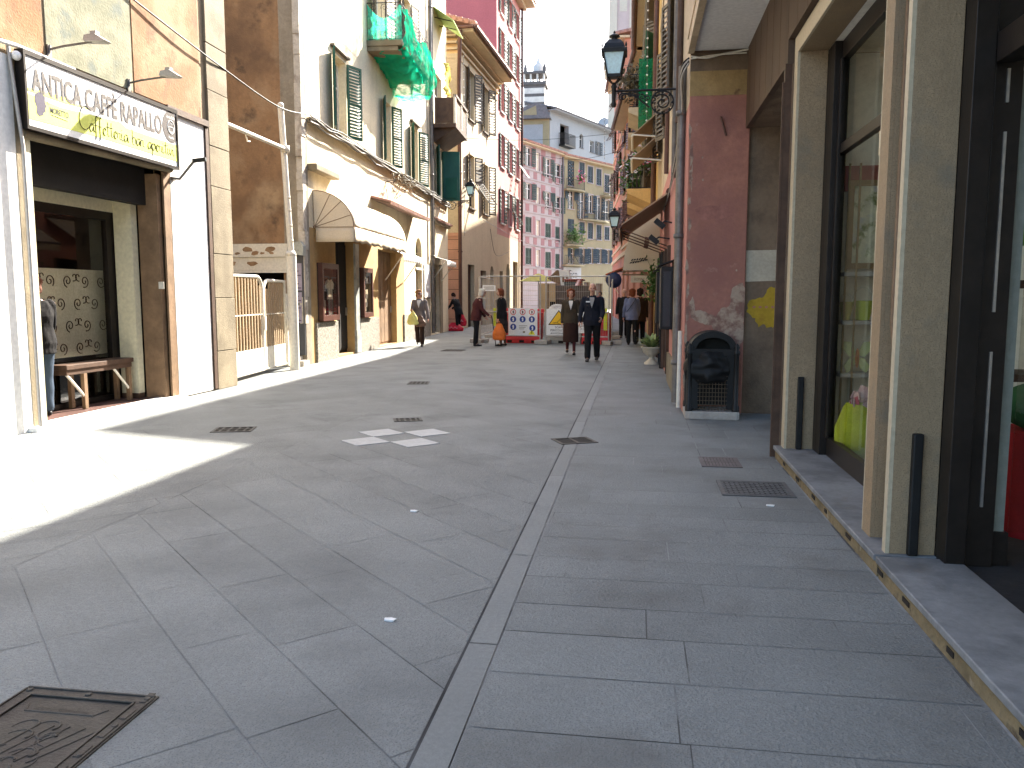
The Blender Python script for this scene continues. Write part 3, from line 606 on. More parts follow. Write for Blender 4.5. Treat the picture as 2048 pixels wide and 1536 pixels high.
t = thing('wall_lamp', (-6.62, 11.02, 3.19), 'grey lamp arm bent upward on the white boarded panel beside the cafe', 'lamp')
m = MB(); m.fbox(F1, q(10.98), q(11.07), 3.15, 3.20, 0.03, 0.06); m.tube([(-6.6, 11.0, 3.18), (-6.5, 11.02, 3.17), (-6.27, 11.03, 3.42)], 0.02, 7); m.build('arm', m_pipe, t)
m = MB(); m.tube([(-6.29, 11.03, 3.42), (-6.10, 11.05, 3.44)], 0.032, 8); m.build('head', m_black, t)
m = MB(); m.tube([F1.pt(q(8.04), 0.0, 0.11), F1.pt(q(8.04), 3.1, 0.11), F1.pt(q(8.0), 3.6, 0.09), F1.pt(q(7.98), 4.15, 0.05)], 0.02, 6); tag(m.build('cable', m_galv), 'thin grey cable running up the left jamb of the cafe front', 'cable')
m = MB(); pr = [F1.pt(q(7.2), 4.10, 0.06), F1.pt(q(8.1), 4.16, 0.06), F1.pt(q(9.0), 4.15, 0.06)]; m.tube(pr, 0.025, 8); m.ball(F1.pt(q(8.04), 4.04, 0.1), 0.05); tag(m.build('conduit', m_white), 'white conduit with a round junction box at the upper left corner of the sign', 'conduit')

# ================================================================ GATE, POLE AND BACK LINTEL
G = Fac((-6.86, 12.95), (-7.22, 16.05), 1)
gt = thing('gate', (-7.0, 14.4, 0), 'double leaf ivory metal gate between the cafe and the yellow building', 'gate')
mid = G.L * 0.56
for i, (a, b) in enumerate(((0.08, mid - 0.02), (mid + 0.02, G.L - 0.05))):
    m = MB(); r = 0.28; top = 1.86 if i == 0 else 1.80; ins = b if i == 0 else a; out = a if i == 0 else b; sg_ = -1 if i == 0 else 1
    pts = [(out, 0.1), (out, top)] + [(ins + sg_ * r - sg_ * r * math.sin(t), top - r + r * math.cos(t)) for t in [math.pi / 2 * k / 6 for k in range(7)]] + [(ins, 0.1), (out, 0.1)]
    m.tube([G.pt(x_, z_, 0) for x_, z_ in pts], 0.034, 8); m.tube([G.pt(out, 1.15, 0), G.pt(ins, 1.15, 0)], 0.014, 6)
    lf = m.build('gate_leaf', m_ivory, gt)
    m = MB(); n = 11
    for k in range(1, n):
        s = a + (b - a) * k / n; m.fbox(G, s - 0.022, s + 0.022, 0.52, top - (0.03 if abs(s - ins) > r else 0.16), -0.012, 0.012)
    m.build('bars', m_tanbars, lf)
    m = MB(); m.fbox(G, a + 0.03, b - 0.03, 0.12, 0.52, -0.014, 0.014); m.build('kick_plate', m_ivory, lf)
m = MB(); m.fbox(G, mid - 0.10, mid - 0.02, 0.85, 1.12, 0.03, 0.07); m.tube([G.pt(mid - 0.05, 1.12, 0.06), G.pt(mid - 0.05, 1.25, 0.06)], 0.012, 6); m.build('lock', m_ivory, gt)
m = MB(); m.fbox(G, -0.05, 0.04, 0.05, 2.0, -0.05, 0.05); m.build('post', m_ivory, gt)
m = MB(); m.fbox(G, G.L - 0.04, G.L + 0.06, 0.05, 1.55, -0.05, 0.05); m.fbox(G, G.L - 0.1, G.L + 0.12, 0.85, 1.0, 0.05, 0.09); m.build('post', m_ivory, gt)
fp = thing('flag_pole', (-6.86, 15.62, 0), 'tall ivory steel pole standing at the right of the gate', 'pole')
m = MB(); m.tube([(-6.86, 15.62, 0), (-6.87, 15.62, 2.35)], 0.10, 12); m.tube([(-6.87, 15.62, 2.35), (-7.0, 15.62, 5.2)], 0.06, 10); m.ball((-7.0, 15.62, 5.24), 0.065); m.build('shaft', m_ivory, fp)
m = MB(); m.tube([(-6.72, 12.74, 4.32), (-6.93, 15.62, 4.40)], 0.04, 10); m.tube([(-6.8, 13.7, 4.31), (-6.8, 13.75, 4.2), (-6.8, 13.85, 4.22)], 0.012, 6); m.build('stay_arm', m_ivory, fp)
m = MB(); m.lathe((-6.93, 15.62, 4.40), [(0.062, -0.06), (0.085, -0.06), (0.085, 0.06), (0.062, 0.06)], 10); m.lathe((-6.88, 15.62, 2.35), [(0.1, -0.04), (0.115, -0.04), (0.08, 0.05), (0.06, 0.05)], 10)
for zz in (2.6, 2.9, 3.2, 3.45): m.ball((-6.82 - (zz - 2.3) * 0.045, 15.60, zz), 0.03)
m.build('collar', m_ivory, fp)
# ================================================================ YELLOW BUILDING WITH GREEN SHUTTERS (left, second)
def net_mat(name, col, a):
    m = bpy.data.materials.new(name); m.use_nodes = True; t = m.node_tree; n = t.nodes; L = t.links; n.remove(n['Principled BSDF'])
    d = n.new('ShaderNodeBsdfDiffuse'); d.inputs[0].default_value = (*col, 1); tl = n.new('ShaderNodeBsdfTranslucent'); tl.inputs[0].default_value = (*col, 1); tp = n.new('ShaderNodeBsdfTransparent')
    m1 = n.new('ShaderNodeMixShader'); m1.inputs[0].default_value = 0.45; L.new(d.outputs[0], m1.inputs[1]); L.new(tl.outputs[0], m1.inputs[2])
    m2 = n.new('ShaderNodeMixShader'); L.new(m1.outputs[0], m2.inputs[1]); L.new(tp.outputs[0], m2.inputs[2])
    tc = n.new('ShaderNodeTexCoord'); no = n.new('ShaderNodeTexNoise'); no.inputs['Scale'].default_value = 5; L.new(tc.outputs['Object'], no.inputs[0])
    mr = n.new('ShaderNodeMapRange'); mr.inputs[1].default_value = 0.35; mr.inputs[2].default_value = 0.65; mr.inputs[3].default_value = a * 0.5; mr.inputs[4].default_value = min(0.9, a * 1.5); L.new(no.outputs[0], mr.inputs[0]); L.new(mr.outputs[0], m2.inputs[0])
    L.new(m2.outputs[0], n['Material Output'].inputs[0]); return m
m_net = net_mat('green_debris_net', (0.01, 0.50, 0.28), 0.22); m_netthin = net_mat('thin_green_debris_net', (0.05, 0.62, 0.42), 0.5)
F2 = Fac((-7.08, 16.78), (-7.93, 34.0), 1); q = F2.sY
yb = thing('townhouse', F2.pt(8, 0), 'pale yellow house with dark green shutters and a netted balcony behind the ivory gate', 'building')
W1 = [(q(19.0), q(20.05), 5.42, 7.25), (q(23.6), q(24.55), 5.42, 7.25), (q(27.25), q(28.35), 5.36, 7.25), (q(31.6), q(32.7), 5.36, 7.3)]
W2 = [(q(22.7), q(24.0), 8.42, 11.2), (q(26.2), q(27.4), 8.42, 11.2), (q(31.4), q(32.9), 8.05, 10.1)]
D = [(q(18.9), q(20.35), 0.05, 2.9), (q(22.75), q(24.9), 0.03, 2.85), (q(27.72), q(28.75), 0.05, 3.55, True), (q(30.6), q(32.0), 0.05, 2.75)]
m = MB(); wall_front(m, F2, 0, q(26.0), 0, 3.0, D[:2], 0.25); m.build('base_wall', m_deepochre, yb)
m = MB(); wall_front(m, F2, q(26.0), F2.L, 0, 3.0, [(*D[2][:3], 3.0), D[3]], 0.25); wall_front(m, F2, 0, F2.L, 3.0, 15.6, W1 + W2 + [(D[2][0], D[2][1], 3.0, 3.55, True)], 0.25); shell(m, F2, 0, F2.L, 15.6, 8, near=False)
m.build('wall', m_cream, yb)
# gable towards the gate
GB = Fac((-15.1, 16.78), (-7.08, 16.78), 1); gx = lambda X: X + 15.1
m = MB(); wall_front(m, GB, 0, gx(-7.52), 0, 15.6, [(gx(-10.6), gx(-7.56), 0, 2.03)], 0.6); m.build('gable_wall', m_brownwall, yb)
m = MB(); m.fbox(GB, gx(-7.52) + 0.001, gx(-7.08), 0, 15.59, -0.3, -0.001); m.build('corner_wall', m_greywall, yb)
m = MB()                                                             # rough broken arris of the corner
r_ = random.Random(2); zz = 0.9
while zz < 12:
    h = r_.uniform(0.25, 0.6); a = r_.uniform(0.01, 0.05); m.obox(F2.pt(-a, zz, -0.12), F2.u * (a + 0.12 + r_.uniform(0, .12)), F2.n * (0.12 + r_.uniform(0.008, 0.03)), V((0, 0, h))); zz += h
m.build('corner_patch', mat('weathered_corner_render', (0.50, 0.45, 0.37), 0.95, 0.2, 3, 0.7, 30, stain=((0.3, 0.25, 0.2), 4, 0.5, 0.65)), yb, bevel=0.01)
m = MB(); m.fbox(GB, gx(-10.6), gx(-7.42), 2.34, 2.62, 0.0, 0.10); m.fbox(GB, gx(-10.6), gx(-7.44), 2.06, 2.335, 0.0, 0.07); m.fbox(GB, gx(-10.6), gx(-7.46), 2.00, 2.055, 0.0, 0.09)
L_ = m.build('lintel', m_ivory, yb)
for k in range(11):
    m = MB(); cx, cz, rx = r_.uniform(-9.4, -7.7), r_.choice((2.2, 2.42, 2.5)), r_.uniform(0.05, 0.17); P = [(rx * (0.7 + 0.5 * r_.random()) * math.cos(t), 0.45 * rx * (0.7 + 0.5 * r_.random()) * math.sin(t)) for t in [6.28 * i / 10 for i in range(10)]]
    m.ext(P, GB.pt(gx(cx), cz, 0.1 if cz > 2.34 else 0.07), GB.u, V((0, 0, 1)), GB.n * 0.003); m.build('peeled_patch', m_brownwall, L_)
m = MB(); m.ext([(0, 0.05), (0.02, 0.28), (0.3, 0.30), (0.36, 0.2), (0.35, 0.0)], GB.pt(gx(-7.40), 2.36, 0.0), GB.u, V((0, 0, 1)), GB.n * 0.16); m.build('stone_corbel', m_marblegrey, yb)
m = MB(); m.quad((-11, 16.9, 0.0), (-7.3, 16.9, 0.0), (-7.3, 20, 0.0), (-11, 20, 0.0)); m.box(-10.9, -7.5, 19.0, 19.2, 0, 2.2); m.build('passage', m_nearblack, yb)
nb = thing('notice_board', (-7.24, 16.74, 0.28), 'narrow notice board with lilac posters on the corner behind the pole', 'notice board')
m = MB(); m.fbox(GB, gx(-7.40), gx(-7.09), 0.22, 2.40, 0.0, 0.05); m.build('board', mat('dark_grey_board', (0.07, 0.07, 0.075), 0.6), nb)
for a, b, c, d in ((-7.37, -7.13, 1.62, 2.2), (-7.36, -7.14, 1.35, 1.58), (-7.33, -7.15, 0.92, 1.3)):
    m = MB(); m.fbox(GB, gx(a), gx(b), c, d, 0.05, 0.054); 
    for k in range(int((d - c) / 0.09)): m.fbox(GB, gx(a) + 0.03, gx(b) - 0.02 - 0.05 * (k % 3), c + 0.04 + k * 0.09, c + 0.065 + k * 0.09, 0.054, 0.056, 1)
    m.build('poster', [mat('lilac_paper', (0.33, 0.29, 0.36), 0.8), mat('mauve_ink', (0.13, 0.09, 0.13), 0.8)], nb)
m = MB(); m.box(-7.35, -6.98, 16.35, 16.68, 0, 0.12); m.box(-7.55, -7.15, 16.5, 16.7, 0.121, 0.2); tag(m.build('stone_block', m_conc), 'low concrete block at the foot of the ivory pole', 'block')
# windows and shutters
for i, (a, b, c, d) in enumerate(W1[:3]): window(yb, F2, a, b, c, d, m_ivory, m_green, 160, 154, 24, None, 0.2, m_brshut if i != 1 else None)
window(yb, F2, *W1[3], m_ivory, m_green, 158, None, 20, None, 0.2)
m = MB(); w_ = 0.62; hp = F2.pt(q(32.75), 5.36, 0.05); d = (F2.n * 0.97 + F2.u * 0.2).normalized(); m.obox(hp, d * 0.68, F2.u * 0.04, V((0, 0, 1.95))); m.box(hp.x + 0.1, hp.x + 0.6, hp.y - 0.012, hp.y - 0.001, hp.z + 0.1, hp.z + 0.9); m.build('door_leaf', m_greendoor, yb)
for i, (a, b, c, d) in enumerate(W2[:2]): window(yb, F2, a, b, c, d, m_ivory, m_brshut, 165, 165, 26, None, 0.2)
window(yb, F2, *W2[2], m_ivory, None, sill=None)
# string course with its run of cables
m = MB(); m.fbox(F2, 0.35, F2.L, 5.24, 5.34, 0.0, 0.14); m.build('string_course', m_stone, yb, bevel=0.01)
for k in range(5):
    pts = []; s = 0.1; r_ = random.Random(k)
    while s < F2.L: pts.append(F2.pt(s, 5.20 + 0.04 * k + r_.uniform(-0.06, 0.03) * (1 + (k == 0)), 0.16 + 0.02 * (k % 3))); s += r_.uniform(0.6, 1.2)
    m = MB(); m.tube(pts, 0.014 if k else 0.02, 5); tag(m.build('cable', m_pipe if k % 2 else m_black), 'dark service cable strung along the ledge under the green shutters', 'cable', 'cables along the yellow house ledge')
m = MB(); r_ = random.Random(4)
for k in range(34):
    c = F2.pt(q(24.2) + r_.uniform(-0.6, 1.6), 5.0 + r_.uniform(-0.12, 0.2), 0.16 + r_.uniform(0, 0.28)); dv = V((r_.uniform(-1, 1), r_.uniform(-1, 1), r_.uniform(-.5, .5))) * 0.35
    m.tube([c, c + dv * 0.5 + V((0, 0, 0.06)), c + dv], 0.02, 5)
tag(m.build('cable_tangle', m_stone), 'untidy tangle of cable and twigs on the ledge under the middle window', 'cable tangle')
m = MB(); m.fbox(F2, 0.3, q(18.7), 4.22, 4.36, 0.0, 0.22); m.build('shelf_stone', m_stone, yb, bevel=0.02)
# balcony with netting
O = 0.98; y0, y1 = 21.98, 25.6; b0, b1 = q(y0), q(y1)
m = MB(); m.fbox(F2, b0, b1, 8.24, 8.40, 0.0, O); m.fbox(F2, b0 + 0.04, b1 - 0.04, 8.12, 8.24, 0.0, O - 0.12); bal = m.build('balcony', m_stone, yb, bevel=0.01)
m = MB(); P = [F2.pt(b0 + 0.03, 0, 0.02), F2.pt(b0 + 0.03, 0, O - 0.03), F2.pt(b1 - 0.03, 0, O - 0.03), F2.pt(b1 - 0.03, 0, 0.02)]; railing(m, P, 8.42, 9.36, 0.12, 0.008)
for k in range(12):
    for zz, rr in ((8.55, 0.06), (9.25, 0.05)): scroll(m, F2.pt(b0 + 0.2 + k * 0.29, zz, O - 0.03), F2.u, V((0, 0, 1)), 0.015, rr, 1.3, 0.006, k)
for k in range(3): scroll(m, F2.pt(b0 + 0.03, 9.24, 0.2 + 0.3 * k), F2.n, V((0, 0, 1)), 0.015, 0.1, 1.4, 0.006, k); scroll(m, F2.pt(b0 + 0.03, 8.56, 0.2 + 0.3 * k), F2.n, V((0, 0, 1)), 0.015, 0.1, 1.4, 0.006, k)
m.build('railing', m_black, bal)
def sheet(mb, fn, nu, nv):
    b = len(mb.v); vs = [fn(i / nu, j / nv) for j in range(nv + 1) for i in range(nu + 1)]
    mb.add(vs, [(j * (nu + 1) + i, j * (nu + 1) + i + 1, (j + 1) * (nu + 1) + i + 1, (j + 1) * (nu + 1) + i) for j in range(nv) for i in range(nu)], 0, True)
wob = lambda a, b, k=0.035: noise.noise(V((a * 7, b * 5, 1.7))) * k
nt_ = thing('debris_net', F2.pt(b0, 8.0, O), 'torn green debris netting draped over and under the balcony of the yellow house', 'netting')
m = MB()
def front(u, v):
    s = b0 + 0.05 + (b1 - b0) * u; top = 8.55 + 0.75 * (0.25 + 0.75 * abs(math.sin(u * 5.0 + 0.9))) - 0.25 * u; bot = 8.28 - 0.52 * min(1, u * 1.25) ** 1.3
    return F2.pt(s, bot + (top - bot) * v, O + 0.05 + 0.10 * math.sin(v * 3.1) * (0.4 + u) + wob(u * 3, v, 0.1))
sheet(m, front, 60, 16); m.build('front_drape', m_net, nt_)
m = MB()
def pouch(u, v):
    s = b0 + 0.05 + (b1 - b0) * u; bot = 8.20 - 0.52 * min(1, u * 1.25) ** 1.3
    return F2.pt(s, bot + 0.05 - 0.10 * math.sin(math.pi * v) + (0.0 if v > 0.01 else 0.05) - v * 0.05 * u + wob(u * 2, v, 0.12), (O + 0.06) * (1 - v))
sheet(m, pouch, 50, 14); m.build('pouch', m_net, nt_)
m = MB()
sheet(m, lambda u, v: F2.pt(b0 - 0.02 + wob(u, v, 0.1), 8.38 + (0.92 - 0.35 * abs(math.sin(u * 3.3))) * v, 0.05 + (O - 0.05) * u), 20, 12); m.build('end_drape', m_netthin, nt_)
# small far balcony with its wooden box
a, b = q(31.0), q(33.8)
m = MB(); m.fbox(F2, a, b, 7.90, 8.05, 0.0, 0.9); m.ext([(0, 0), (0, 0.5), (0.85, 0.5)], F2.pt(a + 0.2, 7.4, 0), F2.n, V((0, 0, 1)), F2.u * (b - a - 0.4)); b2 = m.build('balcony', m_dkwood, yb)
m = MB()
for s in (a + 0.04, (a + b) / 2, b - 0.08): m.fbox(F2, s - 0.04, s + 0.06, 8.05, 9.1, 0.82, 0.9, 1)
m.fbox(F2, a, b, 9.02, 9.12, 0.8, 0.92); m.fbox(F2, a + 0.1, b - 0.1, 8.06, 8.9, 0.84, 0.87); m.fbox(F2, a, a + 0.04, 8.06, 9.0, 0.1, 0.8)
m.build('parapet', [m_dkwood, m_ivory], b2)
m = MB(); sheet(m, lambda u, v: F2.pt(a + 0.1 + 0.9 * v, 9.2 + 1.1 * u + wob(u, v), 0.5 + wob(v, u, 0.2)), 8, 6); tag(m.build('hanging_cloth', fab('mustard_cloth', (0.50, 0.38, 0.06))), 'mustard cloth hanging above the far small balcony', 'cloth')
m = MB(); m.obox(F2.pt(q(31.2), 12.4, 0.0), F2.n * 0.8 + V((0, 0, -0.55)), F2.u * 2.2, V((0, 0, 0.03)))
for k in range(2): m.tube([F2.pt(q(31.2) + 0.3 + k, 12.1, 0.0), F2.pt(q(31.2) + 0.3 + k, 11.9, 0.8)], 0.02, 5, 1)
m.build('sheet_canopy', [fab('pale_green_canvas', (0.45, 0.62, 0.25)), m_black], yb)
# downpipe
pipe(yb, 'downpipe', m_pipe, [F2.pt(q(30.1), 15.4, 0.12), F2.pt(q(30.1), 0.1, 0.12)], 0.065, [F2.pt(q(30.1), z_, 0.12) for z_ in (3, 6, 9, 12)])
pipe(yb, 'downpipe', m_black, [F2.pt(q(30.55), 15.4, 0.09), F2.pt(q(30.55), 2.9, 0.09)], 0.04)
# ground floor: dado, doors
for a, b in ((q(17.35), q(18.85)), (q(20.75), q(22.6)), (q(25.75), q(27.6)), (q(28.95), q(30.0))):
    m = MB(); m.fbox(F2, a, b, 0.0, 0.90, 0.0, 0.05); m.build('pebbledash_dado', m_peb, yb)
m = MB(); m.fbox(F2, q(20.36), q(20.70), 0.62, 2.85, 0.0, 0.05); m.fbox(F2, q(20.34), q(20.71), 0.02, 0.615, 0.0, 0.07); m.build('marble_jamb', m_marblegrey, yb)
def door(F, a, b, c, d, mm, o=-0.2, planks=4, nm='door', handle=True):
    m = MB(); m.fbox(F, a, b, c, d, o - 0.06, o)
    for k in range(planks):
        s = a + (b - a) * k / planks; m.fbox(F, s + 0.02, s + (b - a) / planks - 0.02, c + 0.08, d - 0.1, o, o + 0.025)
    x = m.build(nm, mm, yb if F is F2 else None)
    if handle and F is F2:
        h = MB(); h.fbox(F, b - 0.16, b - 0.12, c + 0.95, c + 1.15, o + 0.025, o + 0.07); h.build('handle', m_steel, x)
    return x
door(F2, D[0][0], D[0][1], 0.05, 2.9, m_nearblack, -0.22, 2); door(F2, D[1][0], D[1][1], 0.03, 2.85, m_wood, -0.2, 5)
door(F2, D[2][0], D[2][1], 0.05, 2.45, m_wood, -0.2, 2); m = MB(); m.fbox(F2, D[2][0], D[2][1], 2.45, 3.55, -0.24, -0.2); m.fbox(F2, D[2][0] - 0.05, D[2][1] + 0.05, 2.42, 2.5, -0.18, 0.04, 1)
for k in range(5): m.tube([F2.pt(D[2][0] + 0.15 + k * 0.18, 2.5, -0.15), F2.pt(D[2][0] + 0.15 + k * 0.18, 3.5, -0.15)], 0.01, 5, 2)
m.build('fanlight', [m_glassdark, m_ivory, m_black], yb)
m = MB(); m.fbox(F2, D[3][0], D[3][1], 0.05, 2.75, -0.22, -0.2)
n = 10
for k in range(n):
    for s_ in (-1, 1):
        p = D[3][0] + (D[3][1] - D[3][0]) * (k + 0.5) / n
        m.tube([F2.pt(p - 0.07 * s_ + 0.14 * s_ * (j % 2), 0.1 + j * 0.13, -0.15 + 0.01 * s_) for j in range(20)], 0.008, 4, 1)
m.build('lattice_grille', [m_nearblack, m_pipe], yb)
m = MB(); m.fbox(F2, q(32.05), q(32.6), 0.0, 2.75, -0.02, 0.03); m.build('stone_jamb', m_stone, yb)
m = MB(); m.fbox(F2, q(29.0), q(30.0), 1.45, 2.65, 0.0, 0.05); m.fbox(F2, q(28.97), q(29.99), 1.41, 1.45, 0.0, 0.06, 1); tag(m.build('wall_sign', [m_signwhite, m_dkwood]), 'blank white board hung between the arched door and the far small awning', 'sign')
# display cases
def case(y0, y1, label, figure):
    t = thing('display_case', F2.pt(q((y0 + y1) / 2), 0.9, 0.05), label, 'display case'); a, b = q(y0), q(y1)
    m = MB(); m.fbox(F2, a, b, 0.93, 2.25, 0.0, 0.02, 1)
    for z in ((a, a + 0.09, 0.93, 2.25), (b - 0.09, b, 0.93, 2.25), (a + 0.09, b - 0.09, 0.93, 1.06), (a + 0.09, b - 0.09, 2.13, 2.25)): m.fbox(F2, *z, 0.02, 0.13)
    m.build('case_frame', [mat('mahogany', (0.08, 0.03, 0.02), 0.4, 0.2, 5), m_nearblack], t)
    m = MB(); m.fbox(F2, a + 0.09, b - 0.09, 1.06, 2.13, 0.105, 0.11); m.build('pane', m_glass, t)
    m = MB(); c = (a + b) / 2
    if figure:
        m.ext([(-.16, 0), (-.14, .28), (-.24, .24), (-.28, .36), (-.12, .46), (0, .43), (.12, .46), (.28, .36), (.24, .24), (.14, .28), (.16, 0)], F2.pt(c + 0.1, 1.42, 0.04), F2.u, V((0, 0, 1)), F2.n * 0.03)
        m.ext([(-.12, -.38), (-.15, 0), (.15, 0), (.12, -.38)], F2.pt(c + 0.1, 1.42, 0.045), F2.u, V((0, 0, 1)), F2.n * 0.02, 1); m.ext([(-.1, 0), (-.12, .35), (.1, .3), (.1, 0)], F2.pt(a + 0.25, 1.1, 0.04), F2.u, V((0, 0, 1)), F2.n * 0.02)
    else:
        r_ = random.Random(3)
        for k in range(9): m.ext([(-.1, 0), (-.12, .13), (.1, .16), (.12, .02)], F2.pt(a + r_.uniform(.2, b - a - .2), 1.08 + k * 0.11, 0.03), F2.u, V((0, 0, 1)), F2.n * 0.02, k % 2)
    m.build('garment', [fab('cream_cotton', (0.6, 0.55, 0.48)), fab('grey_cotton', (0.12, 0.11, 0.12))], t)
case(17.55, 18.72, 'mahogany display case with pale shirts left of the dark doorway under the large awning', True)
case(20.85, 21.75, 'mahogany display case right of the grey marble jamb under the large awning', False)
# big awning
aw = thing('awning', F2.pt(q(19.8), 3.0, 0.5), 'large beige barrel awning with fan ribbed end over the shop doorway', 'awning'); a0, a1 = q(17.4), q(22.3); HZ, RX, RZ = 3.02, 0.92, 0.80
prof = [(RX * math.sin(t), HZ + RZ * math.cos(t)) for t in [math.pi / 2 * k / 14 for k in range(15)]]
m = MB()
sheet(m, lambda u, v: F2.pt(a0 + (a1 - a0) * u, HZ + RZ * math.cos(v * math.pi / 2) + wob(u * 4, v, 0.02), RX * math.sin(v * math.pi / 2) + wob(u * 3, v, 0.02)), 30, 14)
for s in (a0, a1): m.poly([F2.pt(s, HZ, 0.0)] + [F2.pt(s, z_, o_) for o_, z_ in prof])
o_ = m.build('canopy', m_canvas, aw); sm_ = o_.modifiers.new('thick', 'SOLIDIFY'); sm_.thickness = 0.006
m = MB(); sheet(m, lambda u, v: F2.pt(a0 + (a1 - a0) * u, HZ - 0.005 - (0.32 + 0.015 * math.sin(u * 60)) * v, RX + 0.02 * math.sin(u * 34) * v + 0.01), 60, 3); sheet(m, lambda u, v: F2.pt(a0, HZ - 0.005 - 0.32 * v, 0.05 + (RX - 0.05) * u), 8, 3)
o_ = m.build('valance', m_canvas, aw); sm_ = o_.modifiers.new('thick', 'SOLIDIFY'); sm_.thickness = 0.004
m = MB()
for s in (a0 - 0.006,):
    for k in (0, 4, 7, 11, 14): o2, z2 = prof[k]; m.tube([F2.pt(s, HZ, 0.02), F2.pt(s, z2, o2)], 0.008, 5)
    m.tube([F2.pt(s, z_, o_) for o_, z_ in prof], 0.010, 5)
m.ball(F2.pt(a0 - 0.02, HZ, 0.03), 0.035); m.build('rib', m_wood, aw)
def small_awning(root_label, y0, y1, zt, zb, out, cat='awning'):
    t = thing('awning', F2.pt(q((y0 + y1) / 2), zb, 0.3), root_label, cat); a, b = q(y0), q(y1)
    m = MB(); sheet(m, lambda u, v: F2.pt(a + (b - a) * u, zt - (zt - zb) * v, out * v), 8, 3); o = m.build('canopy', m_white, t); o.modifiers.new('t', 'SOLIDIFY').thickness = 0.006
    m = MB(); sheet(m, lambda u, v: F2.pt(a + (b - a) * u, zb - (0.2 + 0.03 * math.sin(u * 50)) * v, out + 0.005), 48, 2); o = m.build('valance', m_white, t); o.modifiers.new('t', 'SOLIDIFY').thickness = 0.004
    for s in (a + 0.05, b - 0.05): m = MB(); m.tube([F2.pt(s, zb - 0.75, 0.03), F2.pt(s, zb - 0.02, out - 0.03)], 0.018, 6); m.build('arm', m_ivory, t)
small_awning('small white sloping awning over the brown wooden door', 23.4, 25.9, 2.98, 2.72, 0.6)
small_awning('small white awning with scalloped edge over the latticed shop door, farthest of the left side', 30.4, 32.4, 3.02, 2.85, 0.62)
# little tiled canopy
m = MB(); a, b = q(22.1), q(27.4); m.obox(F2.pt(a, 4.18, 0), F2.n * 0.55 + V((0, 0, -0.14)), F2.u * (b - a), V((0, 0, 0.05)), 1); k = 0; s = a
while s < b: m.tube([F2.pt(s + 0.07, 4.24, 0), F2.pt(s + 0.07, 4.09, 0.58)], 0.06, 7); s += 0.145
tc_ = m.build('tiled_hood', [m_tile, m_dkwood], yb)
m = MB(); m.fbox(F2, q(30.7), q(33.8), 4.3, 4.42, 0.0, 0.16); s = q(30.7)
while s < q(33.8): m.tube([F2.pt(s + 0.07, 4.5, 0), F2.pt(s + 0.07, 4.42, 0.25)], 0.05, 6, 1); s += 0.15
m.build('tiled_ledge', [m_stone, m_tile], yb)

# ================================================================ ORNATE CREAM HOUSE (left, third)
F3 = Fac((-8.0, 36.5), (-7.62, 44.6), 1); q = F3.sY
b3 = thing('townhouse', F3.pt(4, 0), 'cream house with deep cornice eaves and a brown downpipe at its near corner', 'building'); H3 = 13.1
W3 = [(q(38.4), q(39.5), 9.8, 12.1), (q(41.4), q(42.5), 9.8, 12.1), (q(38.4), q(39.5), 5.7, 8.2), (q(41.4), q(42.5), 5.7, 8.2)]
D3 = [(q(38.1), q(39.4), 0.0, 3.0), (q(40.7), q(41.9), 0.0, 2.8), (q(42.9), q(43.7), 0.0, 3.1, True)]
m = MB(); wall_front(m, F3, 0, F3.L, 0, H3, W3 + D3, 0.25); shell(m, F3, 0, F3.L, H3, 9, near=False); m.build('wall', m_cream2, b3)
for k, (a, b, c, d) in enumerate(W3): window(b3, F3, a, b, c, d, m_ivory, m_brshut, 165, 150, 18, m_brshut, 0.18, None, None, k == 2)
for a, b, c, d, *_ in D3: m = MB(); m.fbox(F3, a, b, c, d, -0.26, -0.2); m.build('door', m_dkwood if a < q(40) else mat('maroon_door', (0.10, 0.02, 0.02), 0.5), b3)
GB3 = Fac((-16, 36.5), (-8.0, 36.5), 1); gx3 = lambda X: X + 16
m = MB(); m.fbox(GB3, 0, 8.0, 0, H3, -0.3, -0.001); m.build('gable_wall', mat('apricot_plaster', (0.62, 0.42, 0.20), 0.9, 0.08, 1, 0.15, 30), b3)
m = MB(); m.fbox(GB3, gx3(-9.9), gx3(-8.55), 6.0, 11.2, 0.0, 0.015); m.build('painted_panel', mat('terracotta_paint', (0.42, 0.18, 0.11), 0.9), b3)
m = MB(); m.fbox(GB3, gx3(-9.75), gx3(-8.70), 6.15, 11.0, 0.015, 0.025); m.build('painted_panel', mat('peach_paint', (0.66, 0.42, 0.22), 0.9), b3)
m = MB(); m.fbox(GB3, gx3(-9.9), gx3(-8.0), 0, 4.2, 0.0, 0.03)
for k in range(9): m.fbox(GB3, gx3(-9.9), gx3(-8.0), 0.44 + k * 0.45, 0.46 + k * 0.45, 0.03, 0.034, 1)
m.fbox(GB3, gx3(-9.9), gx3(-8.0), 4.2, 4.35, 0.0, 0.08); m.build('rusticated_base', [mat('brick_peach_render', (0.52, 0.28, 0.18), 0.9, 0.1, 2), m_dkwood], b3)
m = MB(); m.fbox(GB3, gx3(-8.5), gx3(-8.0), 4.36, 12.2, 0.0, 0.03); m.build('corner_band', m_cream2, b3)
m = MB()
for k, (z, o) in enumerate(((12.0, 0.05), (12.35, 0.12), (12.6, 0.22), (12.85, 0.35))): m.fbox(GB3, 0, gx3(-8.0), z, z + 0.09, 0.0, o); m.fbox(F3, 0.001, F3.L, z, z + 0.09, 0.0, o)
m.fbox(F3, -0.5, F3.L, 12.94, 13.12, 0.0, 0.85); m.fbox(GB3, 0, gx3(-8.0) - 0.01, 12.95, 13.11, 0.0, 0.5); m.build('cornice', m_cream2, b3)
